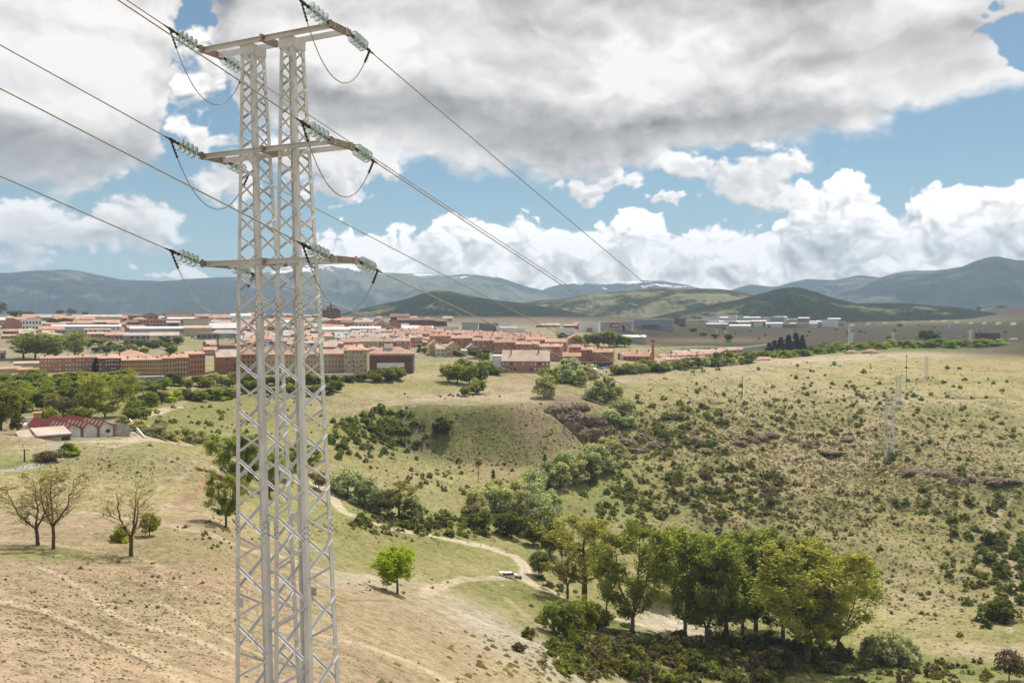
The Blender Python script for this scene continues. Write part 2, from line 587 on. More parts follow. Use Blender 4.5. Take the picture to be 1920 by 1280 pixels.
def mat(name, color, rough=0.85, var=0.18, scale=1.5, color2=None, metal=0.0, spec=0.25, bump=0.0, rnd=0.0, detail=4, coord='Object', trans=0.0):
    """procedural surface: two-scale noise on the colour, optional bump and per-object variation"""
    if name in MATS:
        return MATS[name]
    m = bpy.data.materials.new(name); m.use_nodes = True
    t = m.node_tree; g = NG(t)
    p = t.nodes['Principled BSDF']
    tc = t.nodes.new('ShaderNodeTexCoord')
    vec = tc.outputs[coord]
    if rnd:
        oi = t.nodes.new('ShaderNodeObjectInfo')
        vec = g.v('ADD', vec, g.v('SCALE', (17.0, 31.0, 7.0), s=oi.outputs['Random']))
    n = g.noise(vec, scale, detail, 0.6)
    n2 = g.noise(vec, scale * 0.13, 2, 0.5)
    f = g.m('ADD', g.m('MULTIPLY', n, 0.6), g.m('MULTIPLY', n2, 0.4))
    c2 = color2 or tuple(c * (1 - 1.6 * var) for c in color)
    c1 = tuple(min(1, c * (1 + (0.8 * var if not color2 else 0))) for c in color)
    c = g.mix(g.ss(f, 0.32, 0.68), c2, c1)
    if rnd:
        k = g.lin(oi.outputs['Random'], 0, 1, 1 - rnd, 1 + rnd)
        c = g.v('SCALE', c, s=k)
    g._in(p.inputs['Base Color'], c)
    p.inputs['Roughness'].default_value = rough
    p.inputs['Metallic'].default_value = metal
    p.inputs['Specular IOR Level'].default_value = spec
    if bump:
        b = t.nodes.new('ShaderNodeBump'); b.inputs['Strength'].default_value = 0.6; b.inputs['Distance'].default_value = bump
        t.links.new(n, b.inputs['Height']); t.links.new(b.outputs[0], p.inputs['Normal'])
    MATS[name] = m
    return m


# ------------------------------------------------------------------ ground shape
# For a set of directions: (photograph row, forward distance in metres) of the ground, near to far.
COLS = {
    -700: [(1650, 18), (1330, 36), (1160, 62), (1050, 105), (930, 150), (830, 210), (760, 300), (700, 450), (640, 680), (602, 1000), (590, 1600)],
    0: [(2500, 16), (1500, 32), (1280, 48), (1130, 70), (1060, 92), (1020, 116), (960, 138), (900, 160), (868, 178), (838, 196), (812, 216), (806, 240), (800, 262), (770, 320), (735, 390), (700, 480), (670, 570), (640, 700), (618, 850), (602, 1000), (594, 1300), (590, 1800), (589, 2600)],
    100: [(2500, 16), (1500, 34), (1280, 51), (1150, 71), (1070, 94), (1028, 113), (970, 136), (900, 162), (862, 186), (840, 200), (826, 213), (815, 232), (790, 280), (760, 335), (725, 400), (700, 470), (670, 570), (640, 710), (618, 860), (604, 1000), (596, 1300), (591, 1800), (589, 2600)],
    240: [(2500, 16), (1550, 34), (1280, 56), (1170, 75), (1080, 98), (1042, 112), (980, 136), (920, 158), (870, 180), (838, 205), (822, 226), (812, 245), (785, 290), (755, 345), (722, 410), (702, 470), (670, 575), (640, 720), (618, 870), (606, 1000), (597, 1300), (591, 1800), (589, 2600)],
    380: [(2500, 16), (1600, 34), (1280, 61), (1180, 78), (1100, 95), (1020, 122), (970, 145), (945, 156), (920, 166), (884, 196), (866, 214), (858, 240), (835, 272), (800, 310), (770, 345), (735, 405), (705, 480), (690, 520), (665, 610), (640, 740), (620, 880), (606, 1030), (598, 1300), (592, 1800), (590, 2600)],
    500: [(2500, 16), (1600, 35), (1280, 66), (1160, 92), (1080, 122), (1000, 160), (960, 190), (920, 222), (885, 250), (845, 290), (800, 330), (760, 372), (722, 430), (705, 475), (690, 520), (665, 615), (640, 740), (620, 880), (606, 1030), (598, 1300), (592, 1800), (590, 2600)],
    640: [(2500, 16), (1600, 38), (1280, 72), (1190, 94), (1120, 124), (1080, 150), (1040, 178), (975, 220), (935, 248), (895, 278), (850, 312), (800, 350), (765, 382), (735, 425), (712, 470), (690, 530), (665, 615), (640, 740), (620, 880), (606, 1030), (598, 1300), (592, 1800), (590, 2600)],
    745: [(2600, 16), (1650, 42), (1280, 82), (1190, 108), (1118, 148), (1070, 182), (1010, 226), (970, 254), (930, 282), (890, 312), (862, 338), (842, 362), (800, 378), (764, 392), (757, 399), (750, 424), (735, 452), (712, 490), (692, 530), (672, 600), (645, 730), (622, 880), (607, 1030), (598, 1300), (592, 1800), (590, 2600)],
    870: [(2700, 16), (1700, 46), (1280, 96), (1185, 136), (1110, 182), (1060, 214), (1015, 244), (975, 270), (945, 292), (912, 322), (888, 348), (874, 364), (840, 374), (800, 385), (765, 394), (756, 399), (751, 425), (738, 455), (720, 490), (700, 530), (680, 580), (650, 720), (625, 880), (608, 1050), (599, 1350), (593, 1800), (591, 2600)],
    990: [(2800, 16), (1750, 50), (1280, 112), (1180, 158), (1105, 210), (1062, 238), (1020, 264), (980, 288), (945, 310), (912, 332), (890, 350), (876, 364), (840, 375), (800, 387), (766, 397), (755, 403), (751, 430), (740, 456), (722, 490), (700, 535), (680, 590), (650, 730), (625, 900), (608, 1070), (599, 1350), (594, 1800), (592, 2600)],
    1060: [(2850, 16), (1800, 52), (1280, 124), (1180, 172), (1110, 220), (1060, 248), (1010, 276), (960, 304), (915, 330), (884, 350), (868, 364), (846, 377), (818, 387), (799, 394), (822, 408), (818, 416), (786, 424), (762, 434), (744, 458), (725, 490), (702, 535), (682, 590), (652, 730), (626, 900), (609, 1070), (600, 1350), (595, 1800), (593, 2600)],
    1028: [(2820, 16), (1780, 51), (1280, 118), (1180, 165), (1108, 215), (1061, 243), (1015, 270), (970, 296), (930, 321), (898, 341), (878, 357), (864, 368), (825, 379), (788, 391), (775, 396), (796, 411), (790, 418), (764, 426), (750, 440), (740, 458), (722, 492), (700, 537), (680, 592), (650, 732), (625, 900), (608, 1070), (599, 1350), (594, 1800), (592, 2600)],
    1110: [(2900, 16), (1800, 54), (1280, 134), (1190, 178), (1110, 228), (1060, 254), (1010, 282), (960, 310), (915, 336), (885, 352), (860, 368), (848, 384), (842, 398), (832, 412), (794, 422), (772, 434), (750, 462), (728, 496), (704, 540), (684, 590), (655, 730), (628, 900), (610, 1070), (600, 1350), (595, 1800), (593, 2600)],
    1180: [(2900, 16), (1850, 56), (1290, 146), (1210, 178), (1130, 226), (1070, 256), (1015, 284), (965, 312), (920, 338), (890, 356), (868, 374), (852, 396), (830, 415), (800, 434), (770, 456), (745, 486), (722, 516), (708, 540), (690, 580), (660, 730), (632, 900), (612, 1080), (601, 1400), (596, 1900), (594, 2600)],
    1280: [(2900, 16), (1900, 58), (1290, 160), (1215, 190), (1150, 226), (1080, 260), (1020, 290), (970, 318), (930, 340), (895, 362), (865, 384), (835, 404), (800, 428), (768, 456), (735, 500), (710, 545), (698, 575), (690, 610), (668, 740), (640, 900), (618, 1080), (604, 1400), (598, 1900), (595, 2600)],
    1420: [(2900, 16), (1900, 58), (1300, 164), (1230, 190), (1160, 224), (1090, 262), (1030, 292), (980, 318), (940, 342), (900, 370), (860, 398), (825, 424), (790, 452), (758, 490), (728, 540), (700, 600), (680, 660), (674, 700), (670, 760), (655, 900), (630, 1080), (612, 1400), (602, 1900), (597, 2600)],
    1560: [(2900, 16), (1900, 58), (1300, 164), (1240, 188), (1180, 216), (1110, 256), (1050, 288), (1000, 314), (950, 340), (905, 370), (865, 400), (830, 428), (795, 458), (760, 498), (730, 546), (705, 596), (685, 650), (669, 710), (662, 770), (652, 900), (632, 1080), (614, 1400), (602, 1900), (597, 2600)],
    1700: [(2900, 16), (1900, 58), (1300, 162), (1250, 182), (1200, 206), (1150, 234), (1080, 274), (1020, 308), (970, 332), (930, 350), (905, 362), (890, 376), (855, 398), (825, 424), (790, 460), (755, 508), (725, 560), (700, 615), (680, 670), (662, 730), (655, 790), (648, 900), (632, 1080), (612, 1400), (600, 1900), (592, 2600)],
    1800: [(2900, 16), (1900, 58), (1300, 160), (1250, 180), (1210, 198), (1160, 228), (1090, 270), (1030, 304), (980, 328), (940, 346), (915, 356), (895, 368), (870, 392), (835, 420), (800, 456), (765, 500), (735, 550), (710, 605), (690, 660), (668, 730), (656, 790), (648, 900), (632, 1080), (612, 1400), (596, 1900), (583, 2600)],
    1920: [(2900, 16), (1900, 58), (1300, 158), (1250, 178), (1210, 196), (1170, 220), (1110, 258), (1050, 292), (1000, 318), (950, 342), (920, 356), (895, 370), (865, 396), (830, 426), (795, 462), (760, 508), (730, 558), (705, 610), (688, 660), (665, 735), (652, 800), (640, 900), (622, 1080), (600, 1400), (586, 1900), (574, 2600)],
    2700: [(2700, 16), (1700, 50), (1300, 130), (1200, 190), (1100, 250), (1000, 315), (920, 370), (860, 410), (800, 460), (740, 560), (690, 680), (650, 850), (610, 1150), (580, 1700), (565, 2600)],
}


def ray(u, v):
    """world direction of a photograph pixel, scaled so that forward distance is 1"""
    x = (u - 960.0) / F; yy = (640.0 - v) / F
    d = Vector((x, CP + yy * SP, -SP + yy * CP))
    return d / d.y


NR1, NR2, NR3 = 44, 600, 40
RR = np.concatenate([np.geomspace(4, 30, NR1, endpoint=False), np.geomspace(30, 1300, NR2, endpoint=False), np.geomspace(1300, 8600, NR3)])
AZ_F = np.linspace(R(-35.5), R(35.5), 1010)
AZ = np.concatenate([np.linspace(R(-180), R(-36.5), 40), AZ_F, np.linspace(R(36.5), R(180), 40)])


def ground_table():
    lr = np.log(RR)
    us = sorted(COLS)
    azk, tab = [], []
    for u in us:
        ks = []
        for v, D in COLS[u]:
            d = ray(u, v)
            h = math.hypot(d.x, 1.0)
            ks.append((math.log(D * h), d.z / h))
        ks.sort()
        # beyond the last knot keep the height
        rl = math.exp(ks[-1][0]); zl = ks[-1][1] * rl
        for r in (4500, 6500, 8700):
            ks.append((math.log(r), (zl * 0.6) / r))
        # before the first knot keep a gentle hilltop
        r0 = math.exp(ks[0][0]); z0 = ks[0][1] * r0
        ks.insert(0, (math.log(4.0), (z0 + 0.5) / 4.0))
        ks.insert(1, (math.log(9.0), (z0 + 0.4) / 9.0))
        tab.append(pchip([k[0] for k in ks], [k[1] for k in ks], lr))
        azk.append(pxa(u))
    # behind the camera: the hillside goes on rising
    back = pchip(np.log([4, 17, 60, 300, 1000, 9000]), [-19.5 / 4, -19.4 / 17, -15 / 60, 12 / 300, 60 / 1000, 60 / 9000], lr)
    azk = [-math.pi, -2.2] + azk + [2.2, math.pi]
    tab = [back, back] + tab + [back, back]
    T = pchip(azk, np.array(tab), AZ)              # (len(AZ), len(RR)) of tan-elevation
    return T * RR[None, :]


GZ = ground_table()
GA, GR = np.meshgrid(AZ, RR, indexing='ij')
GX, GY = GR * np.sin(GA), GR * np.cos(GA)
# relief: hummocks and gullies that grow with distance
amp = np.clip((GR - 25) / 300, 0, 1)
far = 1 - sst(GR, 500, 1000)
gx, gy = GX, GY
rid = 1 - np.abs(fbm(gx / 46.0, gy / 62.0, 5, 0.5, 301)) * 1.25
GZ = GZ + fbm(gx / 9.0, gy / 9.0, 4, 0.5, 311) * 0.42 * (0.30 + amp) * far
GZ = GZ + fbm(gx / 40.0, gy / 40.0, 3, 0.5, 321) * 1.3 * amp * far
slope_side = sst(GA, R(7), R(14)) * sst(GR, 230, 300) * far
GZ = GZ + (rid - 0.78) * 8.0 * slope_side * (1 - 0.55 * sst(GR, 480, 620))
GZ = GZ + fbm(gx / 4.2, gy / 4.2, 3, 0.55, 331) * 0.6 * slope_side
_bank = np.exp(-(((GX + 66) / 16) ** 2 + ((GY - 186) / 22) ** 2))
GZ = GZ - np.abs(fbm(GX / 3.2, GY / 6.0, 4, 0.55, 341)) * 3.4 * _bank
# photograph pixel of every ground point (for placing soils, grass and tracks)
_d = GY * CP - GZ * SP
_dd = np.where(_d > 1, _d, 1e9)
PU = np.where(_d > 1, 960 + F * GX / _dd, -9999.0)
PV = np.where(_d > 1, 640 - F * (GY * SP + GZ * CP) / _dd, 99999.0)
_TE = GZ / GR


def ground_at(x, y):
    """ground height (relative to the camera) at a point, bilinear on the table"""
    a = math.atan2(x, y); r = math.hypot(x, y)
    i = min(max(int(np.searchsorted(AZ, a)) - 1, 0), len(AZ) - 2)
    j = min(max(int(np.searchsorted(RR, r)) - 1, 0), len(RR) - 2)
    s = (a - AZ[i]) / (AZ[i + 1] - AZ[i]); t = (r - RR[j]) / (RR[j + 1] - RR[j])
    return float((GZ[i, j] * (1 - s) + GZ[i + 1, j] * s) * (1 - t) + (GZ[i, j + 1] * (1 - s) + GZ[i + 1, j + 1] * s) * t)


_JN = int(np.searchsorted(RR, 28.0))


def hit(u, v, rmin=28.0):
    """first ground point seen through photograph pixel (u, v): x, y, z relative to the camera"""
    d = ray(u, v)
    a = math.atan2(d.x, 1.0); te = d.z / math.hypot(d.x, 1.0)
    i = min(max(int(np.searchsorted(AZ, a)), 0), len(AZ) - 1)
    row = _TE[i]
    j0 = max(int(np.searchsorted(RR, rmin)), 1)
    w = np.nonzero(row[j0:] >= te)[0]
    j = j0 + int(w[0]) if len(w) else len(RR) - 1
    t0, t1 = row[j - 1], row[j]
    s = 0.0 if t1 == t0 else min(max((te - t0) / (t1 - t0), 0), 1)
    r = RR[j - 1] + (RR[j] - RR[j - 1]) * s
    x, y = r * math.sin(a), r * math.cos(a)
    return Vector((x, y, ground_at(x, y)))


def W(p):
    """relative to camera -> world"""
    return Vector((p[0], p[1], p[2] + CZ))


def at(u, v, D):
    """point at forward distance D behind photograph pixel"""
    return ray(u, v) * D


# ------------------------------------------------------------------ ground colour: soils, grass, tracks, cloud shade on the far fields
TAN = (0.345, 0.252, 0.163); SAND = (0.40, 0.312, 0.215); OLIVE = (0.225, 0.212, 0.080); GREEN = (0.150, 0.168, 0.044)
STRAW = (0.355, 0.305, 0.150); ROCK = (0.12, 0.09, 0.068); PALE = (0.47, 0.385, 0.285); LUSH = (0.14, 0.19, 0.036); SOIL = (0.20, 0.135, 0.095)
GREY = (0.40, 0.355, 0.29); RED_SHADED = (0.085, 0.052, 0.038); DGREEN_SHADED = (0.048, 0.052, 0.026); ASPH = (0.34, 0.31, 0.28); ORANGE = (0.33, 0.21, 0.125)  # the red and dark green carry painted cloud shade on far fields
# (u, v, ru, rv, tilt degrees, colour, strength)
SPOTS = [
    (620, 740, 420, 50, 0, OLIVE, .9), (330, 790, 150, 40, -8, GREEN, .75), (470, 760, 160, 40, 0, OLIVE, .8), (520, 725, 160, 18, 0, OLIVE, .9), (640, 775, 110, 16, 6, TAN, .8),
    (740, 735, 120, 10, 0, STRAW, .8), (900, 742, 160, 9, 0, SAND, 1), (860, 755, 190, 5, 0, SAND, .9), (950, 712, 45, 12, -5, ORANGE, .8), (930, 720, 60, 14, 0, SAND, .9), (800, 705, 70, 8, 0, SAND, .8), (1000, 735, 26, 16, 0, SAND, .9),
    (850, 808, 110, 52, 0, GREEN, 1), (900, 850, 90, 34, 20, GREEN, .9), (960, 820, 60, 40, 30, GREEN, .6), (720, 780, 60, 22, -20, GREEN, .8), (760, 830, 90, 40, 0, OLIVE, .7), (950, 780, 60, 22, 20, OLIVE, .7), (1020, 800, 60, 40, 40, SOIL, .55), (1000, 790, 40, 30, 40, TAN, .7), (790, 812, 16, 34, 12, SOIL, .8),
    (860, 806, 105, 44, 0, (0.098, 0.112, 0.034), 1), (800, 800, 60, 40, 0, (0.10, 0.11, 0.036), .8), (930, 826, 80, 44, 20, (0.11, 0.118, 0.04), .9), (1010, 800, 40, 44, 40, (0.25, 0.185, 0.12), .95), (1050, 826, 40, 22, 40, (0.27, 0.20, 0.13), .95), (980, 776, 34, 16, 20, (0.23, 0.18, 0.11), .7),
    (880, 745, 170, 8.5, 0, SAND, 1), (960, 738, 60, 12, 0, SAND, 1), (790, 750, 60, 5, -6, SAND, .8), (650, 790, 70, 12, 0, OLIVE, .8),
    (1500, 790, 130, 14, 2, OLIVE, .8), (1700, 770, 150, 10, 2, OLIVE, .8), (1840, 790, 110, 16, 0, OLIVE, .7), (1580, 720, 120, 8, 0, OLIVE, .7), (1800, 720, 120, 8, 0, OLIVE, .6), (1380, 745, 90, 14, -8, OLIVE, .7), (1720, 900, 60, 20, 0, GREEN, .5), (1560, 930, 160, 24, -4, OLIVE, .8), (1380, 880, 110, 30, -10, OLIVE, .7), (1830, 840, 90, 14, 3, (0.32, 0.25, 0.15), .6), (1480, 850, 70, 14, 0, (0.33, 0.25, 0.16), .7), (1620, 840, 90, 12, 4, (0.34, 0.26, 0.17), .7),
    (120, 1090, 160, 14, 8, (0.24, 0.215, 0.115), .6), (320, 1130, 120, 16, 18, (0.245, 0.215, 0.12), .6), (560, 1230, 180, 20, 10, (0.26, 0.225, 0.125), .6), (700, 1170, 120, 16, 12, (0.25, 0.215, 0.12), .6), (430, 1020, 90, 12, 8, (0.235, 0.205, 0.115), .6), (190, 1000, 150, 12, 4, (0.25, 0.215, 0.125), .5),
    (1090, 795, 46, 34, 30, ROCK, 1), (1060, 770, 34, 20, 30, ROCK, .9), (1150, 815, 44, 22, 20, ROCK, .75), (1120, 772, 46, 14, 20, SOIL, .7),
    (700, 890, 90, 30, 8, OLIVE, .85), (830, 905, 150, 28, 5, STRAW, .7), (860, 930, 90, 20, 0, OLIVE, .85), (700, 905, 60, 12, 12, SAND, .5), (930, 880, 80, 20, 10, TAN, .6),
    (760, 1010, 220, 34, 10, LUSH, .7), (800, 975, 120, 12, 8, LUSH, .8), (700, 1010, 90, 30, 8, OLIVE, .9), (820, 1050, 150, 26, 8, OLIVE, .9), (870, 1065, 90, 14, 8, STRAW, .6), (930, 1110, 80, 24, 18, GREEN, .9), (1000, 1120, 60, 24, 25, GREEN, .7),
    (660, 1060, 90, 26, 8, GREEN, .6), (700, 1090, 80, 10, 8, PALE, .6), (640, 1095, 50, 10, 8, GREY, .6), (900, 1165, 110, 26, 24, GREY, .85), (1000, 1215, 120, 34, 28, GREY, .85), (1060, 1262, 90, 20, 25, GREY, .6), (960, 1140, 110, 14, 22, OLIVE, .8), (1060, 1215, 110, 14, 30, OLIVE, .8),
    (200, 865, 150, 26, 2, (0.255, 0.235, 0.13), .9), (300, 880, 120, 30, 20, (0.27, 0.24, 0.135), .7), (60, 830, 60, 20, 0, SAND, .9), (30, 820, 50, 14, 0, TAN, .9), (40, 870, 60, 14, 0, LUSH, .6), (200, 815, 120, 6, 0, PALE, .7), (60, 800, 60, 16, 0, SOIL, .5),
    (380, 905, 50, 26, -30, ORANGE, .55), (350, 935, 40, 10, -30, ORANGE, .8), (345, 945, 60, 12, -15, SAND, .7), (410, 890, 24, 22, 50, SAND, .6),
    (170, 1040, 200, 16, 3, GREEN, .6), (60, 1040, 80, 14, 2, LUSH, .5), (330, 1010, 120, 22, 5, OLIVE, .5), (100, 985, 120, 16, 0, TAN, .7), (440, 1060, 120, 20, 8, OLIVE, .35), (600, 1130, 60, 20, 0, OLIVE, .4),
    (100, 1120, 190, 30, 12, (0.315, 0.25, 0.15), .8), (250, 1180, 190, 40, 24, (0.30, 0.245, 0.15), .8), (500, 1180, 260, 40, 8, (0.36, 0.295, 0.17), .7), (760, 1210, 150, 30, 22, (0.34, 0.28, 0.16), .7), (120, 1240, 200, 50, 20, SAND, .65), (330, 1262, 160, 30, 16, (0.44, 0.32, 0.20), .6),
    (1250, 950, 220, 60, 8, OLIVE, .9), (1400, 1010, 260, 60, 4, OLIVE, .8), (1150, 950, 110, 60, 0, LUSH, .5), (1240, 1010, 160, 30, 0, (0.27, 0.24, 0.12), .7), (1650, 1010, 200, 80, 0, OLIVE, .6), (1700, 1120, 140, 30, 5, SAND, .55), (1680, 1160, 150, 20, 5, STRAW, .7), (1650, 1050, 130, 40, 0, (0.25, 0.225, 0.11), .7), (1850, 1000, 90, 130, 0, GREEN, .6),
    (1500, 1240, 320, 45, 4, LUSH, .9), (1300, 1230, 160, 50, 8, GREEN, .9), (1150, 1190, 90, 40, 25, GREEN, .8), (1780, 1255, 180, 18, 6, LUSH, .8), (1850, 1215, 120, 20, 4, SAND, .95), (1740, 1205, 60, 10, 0, STRAW, .7), (1255, 1170, 66, 22, 10, (0.56, 0.50, 0.42), 1), (1340, 1190, 40, 8, 10, PALE, .6), (1900, 1190, 60, 12, 0, GREEN, .7),
    (1320, 760, 170, 30, -8, STRAW, .8), (1250, 800, 100, 46, -25, OLIVE, .65), (1330, 700, 200, 10, -4, SAND, .7), (1560, 672, 190, 6, -3, PALE, 1), (1720, 667, 100, 4, 0, PALE, .8), (1480, 730, 170, 16, 0, STRAW, .8), (1600, 745, 200, 8, 2, SAND, .6), (1850, 730, 150, 20, 0, STRAW, .9), (1850, 690, 140, 20, 0, (0.33, 0.26, 0.12), .8), (1780, 790, 160, 22, 3, OLIVE, .5), (1400, 790, 110, 16, 0, OLIVE, .5),
    (1420, 830, 120, 24, 4, SOIL, .3), (1550, 860, 160, 26, 2, (0.38, 0.29, 0.185), .8), (1480, 905, 160, 20, -6, (0.30, 0.225, 0.145), .5), (1640, 810, 80, 26, 0, (0.36, 0.26, 0.17), .6), (1790, 890, 80, 16, 6, (0.31, 0.24, 0.19), .9), (1860, 900, 60, 12, 0, (0.33, 0.24, 0.17), .8), (1760, 860, 90, 20, 0, GREEN, .35), (1810, 960, 110, 40, 0, OLIVE, .6), (1340, 860, 90, 30, -10, OLIVE, .6),
    (1650, 655, 220, 7, -2, LUSH, .9), (1500, 625, 240, 14, -2, RED_SHADED, .9), (1640, 615, 200, 6, -1, DGREEN_SHADED, .9), (1450, 612, 160, 9, 0, DGREEN_SHADED, .9), (1700, 634, 170, 8, 0, DGREEN_SHADED, .8), (1420, 645, 140, 8, 0, DGREEN_SHADED, .8), (1340, 638, 120, 5, 0, (0.17, 0.135, 0.07), .9), (1880, 590, 90, 9, -4, RED_SHADED, .9), (1780, 602, 150, 5, -2, (0.14, 0.125, 0.06), .9), (1850, 612, 90, 6, 0, DGREEN_SHADED, .9), (1650, 600, 180, 4, 0, (0.16, 0.14, 0.07), .7), (1880, 625, 70, 12, 0, DGREEN_SHADED, .9), (1560, 640, 120, 7, 0, RED_SHADED, .6),  # far fields: soil and crop colours darkened as if under cloud
    (1230, 612, 140, 10, 0, DGREEN_SHADED, .7), (980, 602, 300, 8, 0, (0.16, 0.12, 0.085), .9), (1240, 668, 100, 14, 0, (0.16, 0.15, 0.07), .8), (1280, 690, 110, 12, -4, OLIVE, .9),
    (30, 610, 60, 26, 0, STRAW, .7), (350, 640, 120, 10, 0, OLIVE, .8), (20, 640, 60, 14, 0, SOIL, .4),
]
